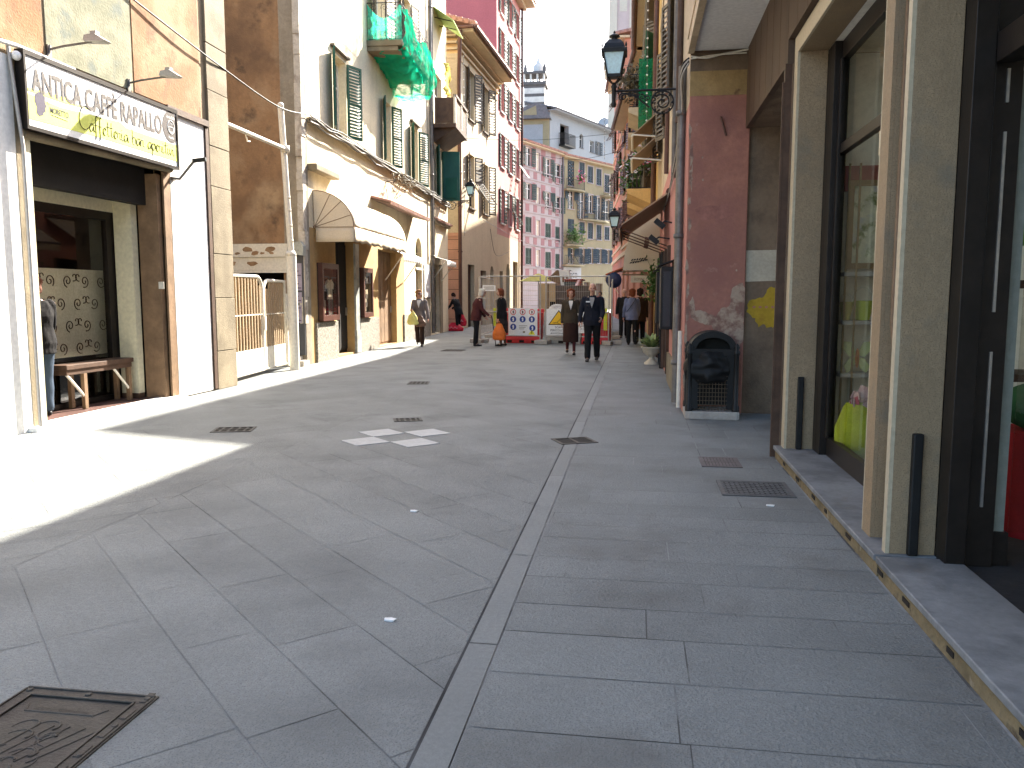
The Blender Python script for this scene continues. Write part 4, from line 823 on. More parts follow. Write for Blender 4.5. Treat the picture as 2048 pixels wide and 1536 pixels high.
m = MB(); E3 = V((0, 0, 1)); m.obox(F3.pt(-0.65, 13.13, 0.95), F3.u * (F3.L + 0.65), -F3.n * 4.5 + E3 * 1.35, E3 * 0.08); s = -0.6
while s < F3.L: m.tube([F3.pt(s, 13.24, 0.97), F3.pt(s, 14.6, -3.6)], 0.10, 6); s += 0.24
k = 0.0
while k < 4.4: m.tube([F3.pt(-0.7, 13.24 + k * 0.3, 0.9 - k), F3.pt(-0.35, 13.30 + k * 0.3, 0.9 - k)], 0.11, 6); k += 0.28
m.build('roof', m_tile, b3)
m = MB(); m.tube([F3.pt(-0.6, 13.08, 1.0), F3.pt(F3.L, 13.08, 1.0)], 0.08, 8); m.tube([F3.pt(-0.7, 13.08, 0.9), F3.pt(-0.7, 13.08, -1.0)], 0.08, 8); m.build('gutter', m_redbr, b3)
pipe(b3, 'downpipe', m_redbr, [F3.pt(-0.62, 13.0, 0.3), F3.pt(-0.55, 12.3, 0.25), F3.pt(-0.2, 11.4, 0.12), F3.pt(-0.14, 10.9, 0.1), F3.pt(-0.14, 0.1, 0.1)], 0.085, [F3.pt(-0.14, z_, 0.1) for z_ in (3.5, 7, 10)])

# ================================================================ PINK HOUSE (left, fourth)
F4 = Fac((-7.62, 44.62), (-7.35, 51.8), 1); q = F4.sY; HE = 19.4
b4 = thing('townhouse', F4.pt(3, 0), 'tall pink house rising above the cream house with a deep rose side wall', 'building')
W4 = []
for z0, z1 in ((5.6, 7.5), (8.7, 10.5), (11.7, 13.4), (14.4, 16.1), (16.9, 18.5)):
    for y in (45.6, 48.0, 50.2): W4.append((q(y), q(y + 0.95), z0, z1))
D4 = [(q(45.3), q(46.2), 0, 2.9), (q(47.2), q(48.2), 0, 3.4, True), (q(49.3), q(50.9), 0, 3.6)]
m = MB(); wall_front(m, F4, 0, F4.L, 4.9, HE, W4, 0.2); shell(m, F4, 0, F4.L, HE, 9, near=False, z0=0); m.build('wall', m_pinkE, b4)
m = MB(); wall_front(m, F4, 0, F4.L, 0, 4.9, D4, 0.25); m.build('base_wall', m_cream2, b4)
m = MB(); m.fbox(Fac((-16, 44.62), (-7.62, 44.62), 1), 0, 8.38, 0, HE, -0.3, -0.001); m.build('side_wall', m_roseE, b4)
for k, (a, b, c, d) in enumerate(W4): window(b4, F4, a, b, c, d, m_ivory, m_dgshut, 176, 172, 10, m_white, 0.15, None, m_trimF, k in (1, 5))
for a, b, c, d, *_ in D4: m = MB(); m.fbox(F4, a, b, c, d, -0.27, -0.2); m.build('door', m_dkwood if a < q(49) else mat('maroon_shopfront', (0.09, 0.015, 0.03), 0.5), b4)
m = MB(); m.fbox(F4, -0.3, F4.L + 0.6, HE - 0.05, HE + 0.15, -0.5, 0.85); m.fbox(F4, 0, F4.L + 0.3, HE - 0.3, HE - 0.05, 0.0, 0.35); m.build('eaves', m_cream2, b4)
m = MB(); m.obox(F4.pt(-0.3, HE + 0.16, 0.9), F4.u * (F4.L + 0.9), -F4.n * 4 + E3 * 1.3, E3 * 0.1); m.build('roof', m_tile, b4)
pipe(b4, 'downpipe', m_redbr, [F4.pt(F4.L - 0.1, HE - 0.3, 0.12), F4.pt(F4.L - 0.1, 0.1, 0.12)], 0.08)
# ================================================================ FAR HOUSES CLOSING THE STREET
FF = Fac((-13.18, 72.06), (-7.75, 85.5), 1)
b5 = thing('townhouse', FF.pt(7, 0), 'pink and white painted house with grey green shutters closing the end of the street', 'building'); HF = 15.9
WF = []
for xc, hw in ((1057, .62), (1076, .42), (1096, .6), (1116, .62)):
    t = (xc - 1057) / 60
    for yt, yb, sl in ((294, 332, 35), (366, 399, 28), (434, 465, 20), (496, 529, 12)):
        s, zt = FF.px(xc, yt + sl * t); _, zb = FF.px(xc, yb + sl * t); WF.append((s - hw, s + hw, zb, zt, xc == 1076))
m = MB(); wall_front(m, FF, 0, FF.L, 0, HF, [x[:4] for x in WF] + [(8.2, 9.4, 0, 2.9), (11.2, 12.4, 0, 2.9)], 0.25); shell(m, FF, 0, FF.L, HF, 8); m.build('wall', m_trimF, b5)
cs = [sum((WF[c * 4 + k][0] + WF[c * 4 + k][1]) / 2 for k in range(4)) / 4 for c in range(4)]
for i_, (cA, cB) in enumerate(zip([cs[0] - 2.6] + cs, cs + [FF.L + .35])):
    for k in range(4):
        z0_, z1_ = WF[k][2] - .15, WF[k][3] + .15; wd = (cB - cA) * .44
        if wd > .25: m = MB(); m.fbox(FF, (cA + cB) / 2 - wd / 2, (cA + cB) / 2 + wd / 2, z0_, z1_, 0, .012); m.build('stucco_panel', m_pinkF, b5)
for k, (a, b, c, d, nar) in enumerate(WF): window(b5, FF, a, b, c, d, m_white, None if nar else m_dgshut, 172 if k % 4 in (0,) else 4 if k % 4 > 1 else 172, 172 if k % 4 == 0 else 4 if k % 4 > 1 else 160, 9, m_trimF, 0.15, None, m_trimF, k == 9, pane=m_creamroom if nar else m_glassdark)
m = MB(); s0_ = WF[0][0] - 1
for k in range(4):
    z = WF[k][2]; 
    for dz in (-1.25, -0.35): m.fbox(FF, 0, FF.L, z + dz, z + dz + 0.1, 0, 0.06)
    for c in range(8): w_ = MB(); w_.fbox(FF, 2.2 + c * 1.55, 2.2 + c * 1.55 + 0.7, z - 1.08, z - 0.42, 0, 0.02); w_.build('stucco_panel', m_pinkF, b5)
m.fbox(FF, 0, FF.L, 0, WF[3][2] - 1.3, 0, 0.05)
for k in range(6): m.fbox(FF, 0, FF.L, 0.55 + 0.5 * k, 0.58 + 0.5 * k, 0.05, 0.056, 1)
m.fbox(FF, FF.L - 0.5, FF.L, WF[3][2], HF, 0, 0.03); m.build('painted_trim', [m_trimF, m_stone], b5)
m = MB()
for a, b in ((8.2, 9.4), (11.2, 12.4)): m.fbox(FF, a, b, 0, 2.9, -0.27, -0.22)
m.build('door', m_dkwood, b5)
def eave(F, H, root, o=0.6, rise=1.0, tl=m_tile, bot=m_cream2, back=4.5):
    m = MB(); m.fbox(F, -0.2, F.L + 0.2, H - 0.02, H + 0.1, -0.3, o); m.build('eaves', bot, root)
    m = MB(); m.obox(F.pt(-0.3, H + 0.11, o + 0.08), F.u * (F.L + 0.6), -F.n * back + V((0, 0, rise)), V((0, 0, 0.08))); s = -0.2
    while s < F.L + 0.2: m.tube([F.pt(s, H + 0.2, o + 0.1), F.pt(s, H + 0.2 + rise, o + 0.1 - back)], 0.11, 6); s += 0.3
    m.build('roof', tl, root)
eave(FF, HF, b5, 0.45)
pipe(b5, 'downpipe', m_slate, [FF.pt(FF.L - 0.05, HF, 0.12), FF.pt(FF.L - 0.05, 0.2, 0.12)], 0.09)

FG = Fac((-7.75, 85.5), (-2.6, 94.4), 1)
b6 = thing('townhouse', FG.pt(4, 0), 'straw yellow house with curved balconies at the end of the street', 'building'); HG = 15.8; WG = []
for xc, hw, rows in ((1142, .6, ((321, 372), (378, 418), (438, 468), (496, 528))), (1164, .5, ((325, 360), (384, 438), (444, 468), (497, 528))), (1181, .5, ((333, 366), (390, 426), (446, 478), (497, 527))), (1198, .5, ((338, 371), (394, 440), (450, 480), (498, 527))), (1214, .5, ((350, 385), (400, 440), (454, 480), (500, 527)))):
    for yt, yb in rows: s, zt = FG.px(xc, yt); _, zb = FG.px(xc, yb); WG.append((s - hw, s + hw, zb, zt))
m = MB(); wall_front(m, FG, 0, FG.L, 0, HG, WG + [(1.2, 3.2, 0, 3.2), (4.2, 5.4, 0, 3.0), (6.6, 8.0, 0, 2.9)], 0.25); shell(m, FG, 0, FG.L, HG, 8); m.build('wall', m_yelG, b6)
for k, (a, b, c, d) in enumerate(WG): window(b6, FG, a, b, c, d, m_white, m_blshut, (4, 170, 4, 4)[k % 4], (4, 165, 4, 150)[k % 4], 9, m_trimF, 0.15, None, m_trimF if k > 3 else None, k in (1, 3))
m = MB()
for a, b, d in ((1.2, 3.2, 3.2), (4.2, 5.4, 3.0), (6.6, 8.0, 2.9)): m.fbox(FG, a, b, 0, d, -0.27, -0.22)
m.build('door', m_dkwood, b6)
eave(FG, HG, b6, 0.5)
for (xc, y), L_, rail in (((1150, 380), 3.4, 1), ((1190, 441), 5.2, 1), ((1148, 490), 3.0, 1), ((1148, 530), 3.6, 1), ((1215, 392), 1.8, 1)):
    s, z = FG.px(xc, y, 0.4); m = MB(); P = []
    for i in range(11): t = i / 10; P.append((s - L_ / 2 + L_ * t, 0.95 * math.sin(math.pi * min(1, max(0, t * 0.84 + 0.08))) ** 0.4))
    m.ext([(a, b) for a, b in P] + [(s + L_ / 2, 0), (s - L_ / 2, 0)], FG.pt(0, z - 0.14, 0), FG.u, FG.n, V((0, 0, 0.16))); bb = m.build('balcony', m_yelG, b6)
    m = MB(); railing(m, [FG.pt(a, z + 0.02, b - 0.06) for a, b in P], 0.05, 0.95, 0.14, 0.014); m.build('railing', m_black, bb)
def bush(name, c, r, n, mm, label, cat, group=None, size=0.09, seed=1, flower=None, base=None, rz=None):
    rr = random.Random(seed); m = MB(); rz = rz or r
    for k in range(n):
        d = V((rr.gauss(0, .5), rr.gauss(0, .5), rr.gauss(0, .5))); p = V(c) + V((d.x * r, d.y * r, abs(d.z) * rz if base else d.z * rz)); a = V((rr.uniform(-1, 1), rr.uniform(-1, 1), rr.uniform(-.4, 1))).normalized(); b = a.orthogonal().normalized(); s = size * rr.uniform(.6, 1.5)
        if k % 3 == 0: m.tube([V(c) - V((0, 0, rz * .6)), V(c).lerp(p, .5) + V((0, 0, .05)), p], size * .035, 3, 0, False)
        m.add([p, p + a * s * .5 + b * s * .28, p + a * s, p + a * s * .5 - b * s * .28], [(0, 1, 2, 3)], 1 if flower and rr.random() < .4 else 0)
    return tag(m.build(name, [mm] + ([flower] if flower else [])), label, cat, group)
m_pinkfl = mat('pink_petals', (0.62, 0.10, 0.22), 0.7, 0.2, 8); m_whitefl = mat('white_petals', (0.62, 0.56, 0.60), 0.7, 0.2, 8)
s, z = FG.px(1162, 376, 0.9); bush('balcony_flowers', FG.pt(s, z + 1.0, 0.9), 0.5, 120, m_leaf, 'bright pink flowers on the upper balcony of the straw yellow house', 'flowers', None, 0.22, 2, m_pinkfl)
s, z = FG.px(1150, 470, 0.9); bush('balcony_plants', FG.pt(s, z, 0.9), 0.95, 180, m_leaf, 'tall leafy plants spilling from the middle left balcony of the straw yellow house', 'plants', None, 0.3, 3)
s, z = FG.px(1155, 538, 0.0)
ss = thing('shop_sign', FG.pt(s, z, 0.1), 'white shop sign lettered Fico on the straw yellow house', 'sign')
m = MB(); m.fbox(FG, 0.25, 3.55, 3.25, 4.55, 0.0, 0.08); m.fbox(FG, 0.3, 0.62, 0, 3.25, 0, 0.06); m.build('board', mat('dull_white_sign', (.34, .35, .35), .6, .05, 2), ss)
m = MB(); m.text('Fico', FG.pt(1.25, 3.45, 0.082), FG.u, V((0, 0, 1)), FG.n, 1.15, depth=0.004, width=1.45); m.build('lettering', m_ink, ss)

FH_ = Fac((-10.6, 100), (-1.0, 121.5), 1)
b7 = thing('townhouse', FH_.pt(10, 0), 'pale grey rendered house with a covered roof balcony seen above the far roofs', 'building'); HH = 23.7; WH = []
for xc, yt, yb, hw in ((1129, 250, 293, 1.1), (1163, 268, 296, .55), (1184, 282, 305, .6), (1197, 284, 310, .5)): s, zt = FH_.px(xc, yt); _, zb = FH_.px(xc, yb); WH.append((s - hw, s + hw, zb, zt, xc == 1163))
m = MB(); wall_front(m, FH_, 0, FH_.L, 0, HH, WH, 0.6); shell(m, FH_, 0, FH_.L, HH, 9); m.build('wall', m_paleH, b7)
m = MB(); m.fbox(FH_, WH[0][0], WH[0][1], WH[0][2], WH[0][3], -1.4, -1.3); m.build('loggia_back', mat('grey_pink_render', (0.36, 0.30, 0.28)), b7)
for k in (1, 2, 3): window(b7, FH_, *WH[k][:4], m_white, m_blshut if k == 3 else None, 170, None, 8, m_slate, 0.3)
m = MB(); railing(m, [FH_.pt(WH[0][0] - .3, WH[0][2], 0.0), FH_.pt(WH[0][0] - .3, WH[0][2], 0.8), FH_.pt(WH[0][1] + .3, WH[0][2], 0.8), FH_.pt(WH[0][1] + .3, WH[0][2], 0.0)], 0.05, 1.4, 0.12, 0.02); m.fbox(FH_, WH[0][0] - .3, WH[0][1] + .3, WH[0][2] - 0.15, WH[0][2], 0, 0.85); m.build('balcony', m_black, b7)
eave(FH_, HH, b7, 0.9, 1.2, m_slate, m_paleH)
m = MB(); m.lathe(FH_.pt(15.5, HH + 1.1, -0.4), [(0.02, 0), (0.5, 0.25), (0.75, 0.5)], 14, 0, (-0.3, -0.9, 0.3)); m.tube([FH_.pt(15.5, HH + 0.2, -0.4), FH_.pt(15.5, HH + 1.1, -0.4)], 0.06, 6); tag(m.build('satellite_dish', m_galv), 'grey satellite dish on the roof of the pale far house', 'satellite dish')
FHL = Fac((-22, 99.5), (-10.65, 99.5), 1)
b8 = thing('townhouse', FHL.pt(6, 0), 'yellow gabled house end with a dark roof beside the pale grey house', 'building')
m = MB(); m.fbox(FHL, 0, 11.34, 0, 22.6, -8, 0); m.build('wall', m_yelG, b8)
m = MB(); m.fbox(FHL, 8.0, 10.6, 12, 22, 0.0, 0.03); m.build('repaint_panel', m_paleH, b8)
s, z = FHL.px(1075, 207); m = MB(); m.ext([(4, 22.61), (s, z), (s + 1.1, z - 0.5), (11.6, 22.61)], FHL.pt(0, 0, -8), FHL.u, V((0, 0, 1)), FHL.n * 8.6); m.build('roof', m_slate, b8)
m = MB(); m.ext([(s - 2.6, 23.0), (s - 0.1, z - 0.35), (s + 0.0, 23.0)], FHL.pt(0, 0, 0.6), FHL.u, V((0, 0, 1)), FHL.n * 0.03); m.build('gable_panel', m_yelG, b8)

# striped bell tower far behind
bt = thing('bell_tower', (-17.3, 140, 0), 'distant black and white striped church bell tower with a small lantern top', 'tower'); cx = -17.3
m_blk = mat('grey_black_stone', (0.11, 0.105, 0.105), 0.8); m_wst = mat('white_stone_band', (0.56, 0.55, 0.52), 0.8)
m = MB()
for k in range(26): m.box(cx - 1.75, cx + 1.75, 138.2, 141.8, k * 1.4, k * 1.4 + 0.9, 1); m.box(cx - 1.73, cx + 1.73, 138.22, 141.78, k * 1.4 + 0.9, k * 1.4 + 1.4, 0)
m.build('shaft', [m_blk, m_wst], bt)
m = MB(); m.box(cx - 2.0, cx + 2.0, 138, 142, 36.4, 36.9)
for dx in (-1.7, -0.6, 0.5, 1.6): m.box(cx + dx - 0.15, cx + dx + 0.15, 138.3, 138.6, 36.9, 38.2, 1); m.box(cx + dx - 0.15, cx + dx + 0.15, 141.4, 141.7, 36.9, 38.2, 1)
m.box(cx - 1.9, cx + 1.9, 138.1, 141.9, 38.2, 38.6); m.build('belfry', [m_blk, m_wst], bt)
m = MB(); m.lathe((cx + 0.5, 140, 38.6), [(0.9, 0), (0.9, 1.2), (0.4, 1.8), (0.12, 2.6), (0.04, 3.8)], 10); m.build('lantern_top', m_wst, bt)
for dx in (-1.5, 1.7): m = MB(); m.lathe((cx + dx, 138.4, 38.6), [(0.3, 0), (0.3, 0.6), (0.05, 1.3)], 8); m.build('pinnacle', m_blk, bt)
# tall rose tower on the right
tw = thing('church_tower', (-1.2, 128, 0), 'tall rose beige church tower with a cornice ledge behind the lantern', 'tower')
m = MB(); m.box(-4.4, 3.0, 125, 131, 0, 62); m.build('shaft', m_tower, tw)
m = MB(); m.box(-4.6, -3.4, 124.8, 131.2, 0, 34); m.box(-4.6, -3.4, 124.8, 131.2, 36.2, 62); m.box(-1.6, -0.4, 124.85, 125, 36.2, 62); m.build('pilaster', m_towertrim, tw)
m = MB()
for k, (z, o) in enumerate(((34.0, 0.35), (34.5, 0.6), (35.1, 0.95), (35.7, 0.7))): m.box(-4.4 - o, 3.0 + o, 125 - o, 131 + o, z, z + 0.55)
m.build('cornice', m_towertrim, tw)
for zc in (43, 52):
    m = MB(); m.ext([(-.55, 0), (-.55, 4.2)] + [(0.55 * math.cos(t), 4.2 + 0.55 * math.sin(t)) for t in [math.pi - math.pi * i / 8 for i in range(9)]] + [(.55, 0)], (-2.5, 124.97, zc), (1, 0, 0), (0, 0, 1), (0, 0.2, 0)); m.build('niche', m_towertrim, tw)

# ================================================================ RIGHT: ORANGE HOUSES
FR3 = Fac((0.45, 34.0), (-0.9, 50.0), -1); FR4 = Fac((-0.9, 50.0), (-1.82, 63.0), -1)
def rhouse(F, H, label, mw, mw2, zs, ys, sm, top=0.55, hz=3.9):
    b = thing('townhouse', F.pt(F.L / 2, 0), label, 'building'); ops = [(F.sY(y), F.sY(y + 1.0), z0, z1) for y in ys for z0, z1 in zs]; dops = [(F.sY(y) - 0.2, F.sY(y) + 1.4, 0, 2.9) for y in ys]
    m = MB(); wall_front(m, F, 0, F.L, hz, H, ops, 0.2); shell(m, F, 0, F.L, H, 8, z0=0); m.build('wall', mw, b)
    m = MB(); wall_front(m, F, 0, F.L, 0, hz, dops, 0.3); m.build('base_wall', mw2, b)
    for k, o in enumerate(ops): window(b, F, *o, m_ivory, sm, 165, 150 + 9 * (k % 3), 12, m_stone, 0.15, None, m_cream2, k % 5 == 1)
    m = MB()
    for o in dops: m.fbox(F, *o, -0.34, -0.28)
    m.build('shopfront', m_dkwood, b)
    m = MB(); m.fbox(F, 0, F.L, hz - 0.1, hz + 0.12, 0, 0.1)
    for z0, z1 in zs: m.fbox(F, 0, F.L, z0 - 0.55, z0 - 0.42, 0, 0.07)
    m.build('string_course', m_cream2, b); eave(F, H, b, top, 0.9, m_tile, m_cream2)
    m = MB(); m.tube([F.pt(-0.2, H + 0.02, top + 0.12), F.pt(F.L, H + 0.02, top + 0.12)], 0.09, 8); m.build('gutter', m_redbr, b)
    return b
b9 = rhouse(FR4, 16.6, 'coral and orange house farthest along the right side of the street', m_orange2, m_redwall, ((5.0, 7.0), (8.4, 10.4), (11.8, 13.6), (14.6, 15.9)), (52, 55.5, 59.5), m_brshut)
b10 = rhouse(FR3, 11.35, 'orange house with dark shutters on the right of the street beyond the balconies', m_orange, m_orange2, ((4.8, 6.7), (7.4, 8.8), (9.4, 10.8)), (36, 40, 44.2, 47.6), m_redbr)
# ---- yellow house with balconies
FR2 = Fac((0.56, 23.55), (0.45, 34.0), -1); q = FR2.sY
b11 = thing('townhouse', FR2.pt(5, 0), 'warm yellow house with plant filled balconies on the right of the street', 'building')
W = [(q(y), q(y + 1.1), z0, z1) for y in (25.6, 28.6, 31.6) for z0, z1 in ((4.75, 6.9), (7.2, 9.3), (9.6, 11.0))]
m = MB(); wall_front(m, FR2, 0, FR2.L, 0, 11.35, W + [(q(26), q(28), 0, 2.7), (q(30), q(32), 0, 2.7)], 0.2); shell(m, FR2, 0, FR2.L, 11.35, 8); m.build('wall', m_yelwall, b11)
for k, o in enumerate(W): window(b11, FR2, *o, m_ivory, m_green if k % 3 == 1 else m_brshut, 140, 140, 14, None, 0.15)
m = MB(); m.fbox(FR2, q(26), q(28), 0, 2.7, -0.28, -0.22); m.fbox(FR2, q(30), q(32), 0, 2.7, -0.28, -0.22); m.build('shopfront', m_dkwood, b11); eave(FR2, 11.35, b11, 0.6, 0.9)
m = MB(); m.tube([FR2.pt(-0.3, 11.35, 0.72), FR2.pt(FR2.L, 11.35, 0.72)], 0.10, 8); m.build('gutter', m_redbr, b11)
pipe(b11, 'downpipe', m_redbr, [FR2.pt(0.3, 11.3, 0.6), FR2.pt(0.3, 10.8, 0.12), FR2.pt(0.3, 0.2, 0.12)], 0.08)
for i, (y0, y1, z) in enumerate(((25.2, 27.4, 4.62), (25.2, 27.4, 7.0), (29.0, 31.4, 4.62), (29.0, 31.4, 7.0))):
    m = MB(); a, b = q(y0), q(y1); P = [(0, 0), (0, 0.0)]; prof_ = [(0.0, -0.42), (0.15, -0.36), (0.45, -0.22), (0.72, -0.10), (0.86, -0.04), (0.86, 0.1), (0.0, 0.1)]
    m.ext(prof_, FR2.pt(a, z, 0), FR2.n, V((0, 0, 1)), FR2.u * (b - a)); bb = m.build('balcony', m_creamold if i % 2 else m_yelwall, b11)
    m = MB(); PP = [FR2.pt(a + .03, 0, 0.02), FR2.pt(a + .03, 0, 0.82), FR2.pt(b - .03, 0, 0.82), FR2.pt(b - .03, 0, 0.02)]; railing(m, PP, z + 0.13, z + 1.05, 0.12, 0.009)
    for k in range(8): scroll(m, FR2.pt(a + .03, z + 0.5, 0.1 + k * 0.095), FR2.n, V((0, 0, 1)), 0.02, 0.09, 1.2, 0.008, k)
    m.build('railing', m_black, bb)
bush('balcony_plants', FR2.pt(q(25.3), 5.4, 0.55), 0.42, 260, m_leaf, 'pink and white flowering plants on the lower near balcony of the warm yellow house', 'plants', 'plants on the yellow house balconies', 0.12, 5, m_whitefl)
bush('balcony_flowers', FR2.pt(q(25.2), 5.55, 0.2), 0.25, 90, m_leaf, 'bright pink blossoms at the wall end of the lower near balcony', 'flowers', None, 0.1, 6, m_pinkfl)
bush('balcony_plants', FR2.pt(q(25.6), 7.9, 0.6), 0.5, 420, mat('dry_stems', (0.14, 0.12, 0.075), 0.8, 0.3, 8), 'tangle of dry grey green stems on the upper near balcony of the warm yellow house', 'plants', 'plants on the yellow house balconies', 0.16, 7)
bush('balcony_plants', FR2.pt(q(30.2), 5.6, 0.6), 0.5, 240, m_leaf, 'leafy plants on the lower far balcony of the warm yellow house', 'plants', 'plants on the yellow house balconies', 0.15, 8)
m = MB(); sheet(m, lambda u, v: V((0.40 - 0.42 * u, 24.9, 6.2 + 2.2 * v + wob(u, v))), 8, 12)
o_ = m.build('trellis_blind', net_mat('green_trellis', (0.02, 0.22, 0.10), 0.25)); o_.modifiers.new('t', 'SOLIDIFY').thickness = 0.02; tag(o_, 'long green trellis blind hanging beside the near balconies of the warm yellow house', 'blind')
for k in range(2):
    z = 5.6 - 0.75 * k; y = 21.6 - 1.0 * k
    t = thing('awning', (0.5, y + 0.8, z), ('upper' if k == 0 else 'lower') + ' small tan awning with white arms under the near balconies on the right', 'awning')
    m = MB(); m.obox((0.56, y, z + 0.62), (-0.72, 0, -0.62), (0, 2.2, 0), (0, 0, 0.03)); m.build('canopy', m_tan, t)
    m = MB(); m.tube([(0.56, y, z - 0.05), (-0.16, y, z + 0.02)], 0.022, 6); m.tube([(-0.16, y, z), (-0.16, y + 2.2, z)], 0.03, 6); m.build('arm', m_ivory, t)

# ---- flaking cream house with salmon base, its end wall behind the litter bin
FR1 = Fac((0.62, 10.62), (0.56, 23.54), -1); q = FR1.sY
b12 = thing('townhouse', FR1.pt(6, 0), 'flaking cream house with salmon lower wall and worn red end wall', 'building')
W = [(q(y), q(y + 1.0), z0, z1) for y in (14.4, 17.4, 20.4) for z0, z1 in ((4.9, 6.8),)]
D1 = [(q(14.9), q(16.2), 0.1, 2.4), (q(17.0), q(18.6), 0.03, 2.4), (q(19.6), q(22.6), 0.03, 2.5)]
m = MB(); wall_front(m, FR1, 0, FR1.L, 3.9, 8.7, W, 0.2); m.build('wall', m_creamold, b12)
m = MB(); wall_front(m, FR1, 0, FR1.L, 0.0, 3.9, D1, 0.25); shell(m, FR1, 0, FR1.L, 8.7, 8, near=False); m.build('base_wall', m_pinkwall, b12)
for o in W: window(b12, FR1, *o, m_ivory, m_brshut, 166, 160, 20, None, 0.15)
m = MB(); m.fbox(FR1, -0.0, FR1.L, 8.7, 8.84, -0.4, 0.03); m.build('eaves', m_creamold, b12)
for k, o in enumerate(D1):
    m = MB(); m.fbox(FR1, *o[:4], -0.3, -0.22); m.build('door', m_nearblack, b12)
    for a in ((o[0] - 0.06, o[0] + 0.04, o[2], o[3]), (o[1] - 0.04, o[1] + 0.06, o[2], o[3])): m = MB(); m.fbox(FR1, *a, -0.1, 0.06); m.build('door_post', m_dkwood, b12)
m = MB(); m.fbox(FR1, 0.5, q(14.8), 0.0, 0.5, 0.0, 0.04); m.build('plinth', m_stone, b12)
GK = Fac((0.62, 10.62), (6.5, 10.62), 1)
m = MB(); m.fbox(GK, 0, 5.88, 0, 8.69, -0.3, -0.03)
m.build('end_wall', m_brown2, b12)
m = MB(); m.fbox(GK, 0.0, 0.735, 0.0, 3.965, -0.029, 0.03); m.build('red_pilaster', m_redwall, b12, bevel=0.012)
m = MB(); m.fbox(GK, 0.0, 0.735, 3.965, 4.26, -0.029, 0.027); m.fbox(GK, 0.0, 0.735, 4.26, 4.48, -0.029, 0.024, 1); m.build('pilaster_head', [m_ochband, m_brown2], b12)
r_ = random.Random(21)
def blob(F, sx, zx, rx, rz, o, n=26, jag=0.3, seed=1):
    rr = random.Random(seed); P = []
    for i in range(n):
        t = 2 * math.pi * i / n; k = 1 + jag * noise.noise(V((math.cos(t) * 1.7 + seed, math.sin(t) * 1.7, seed * 3.1))) + rr.uniform(-.06, .06); P.append((sx + rx * k * math.cos(t), zx + rz * k * math.sin(t)))
    return P
def rough(P, step=.03, amp=.022):
    out = []
    for i in range(len(P)):
        a, b = V((*P[i], 0)), V((*P[(i + 1) % len(P)], 0)); n = max(1, int((b - a).length / step))
        for k in range(n):
            c = a.lerp(b, k / n); out.append((min(.735, c.x + amp * noise.noise(c * 17 + V((5, 0, 0)))), c.y + amp * noise.noise(c * 17)))
    return out
E3 = V((0, 0, 1)); m = MB()
m.ext(rough([(0.58, 1.62), (0.70, 1.66), (0.735, 1.60), (0.735, 0.92), (0.66, 0.86), (0.55, 0.98), (0.42, 1.02), (0.33, 1.12), (0.20, 1.15), (0.07, 1.22), (0.05, 1.42), (0.10, 1.5), (0.13, 1.32), (0.25, 1.30), (0.38, 1.24), (0.47, 1.36), (0.56, 1.40)]), GK.pt(0, 0, 0.03), GK.u, E3, GK.n * 0.0025)
m.build('peeled_patch', m_peel, b12)
for k in range(12): m = MB(); m.ext(blob(GK, 0.012 + r_.uniform(0, .03), 0.45 + k * 0.28, 0.02, r_.uniform(.05, .17), 0, seed=k, jag=.7), GK.pt(0, 0, 0.03), GK.u, E3, GK.n * 0.002); m.build('peeled_patch', m_peel, b12)
for k in range(4): m = MB(); m.ext(blob(GK, r_.uniform(.1, .65), r_.uniform(.9, 3.4), .012, .015, 0, seed=30 + k), GK.pt(0, 0, 0.03), GK.u, E3, GK.n * 0.002); m.build('peeled_patch', m_peel, b12)
m = MB(); m.ext(blob(GK, 0.36, 2.55, 0.22, 0.1, 0, seed=3, jag=.6), GK.pt(0, 0, 0.03), GK.u, E3, GK.n * 0.0018); m.build('stain_patch', mat('dark_red_smear', (0.285, 0.125, 0.098), 0.9, 0.2, 6), b12)
m = MB(); m.tube([GK.pt(0.38, 3.70, 0.03), GK.pt(0.38, 3.68, 0.09), GK.pt(0.45, 3.47, 0.05)], 0.014, 6); m.build('iron_hook', m_redbr, b12)
m = MB(); m.ext([(0.745, 1.68), (0.745, 2.07), (1.30, 2.075), (1.30, 1.68), (1.1, 1.69)], GK.pt(0, 0, -0.03), GK.u, E3, GK.n * 0.006); m.build('repair_patch', m_patch, b12)
m = MB(); PY = [(0.79, 1.44), (0.97, 1.49), (1.04, 1.61), (1.21, 1.60), (1.23, 1.24), (1.17, 1.13), (1.10, 1.10), (1.00, 1.14), (0.92, 1.11), (0.87, 1.22), (0.77, 1.30)]
Q = []
for i in range(len(PY)):
    a, b = V((*PY[i], 0)), V((*PY[(i + 1) % len(PY)], 0)); n = max(1, int((b - a).length / .022))
    for k in range(n): c = a.lerp(b, k / n); Q.append((c.x + .02 * noise.noise(c * 25 + V((3, 0, 0))), c.y + (.025 + (.03 if c.y < 1.2 else 0)) * noise.noise(c * 28)))
m.ext(Q, GK.pt(0, 0, -0.03), GK.u, E3, GK.n * 0.003)
m.build('yellow_paint', m_yellowp, b12)
m = MB()
for k in range(5): m.ext(blob(GK, 0.86 + k * 0.075, 1.36, 0.02, 0.014, 0, seed=70 + k), GK.pt(0, 0, -0.026), GK.u, E3, GK.n * 0.002)
m.build('showing_marks', m_redwall, b12)
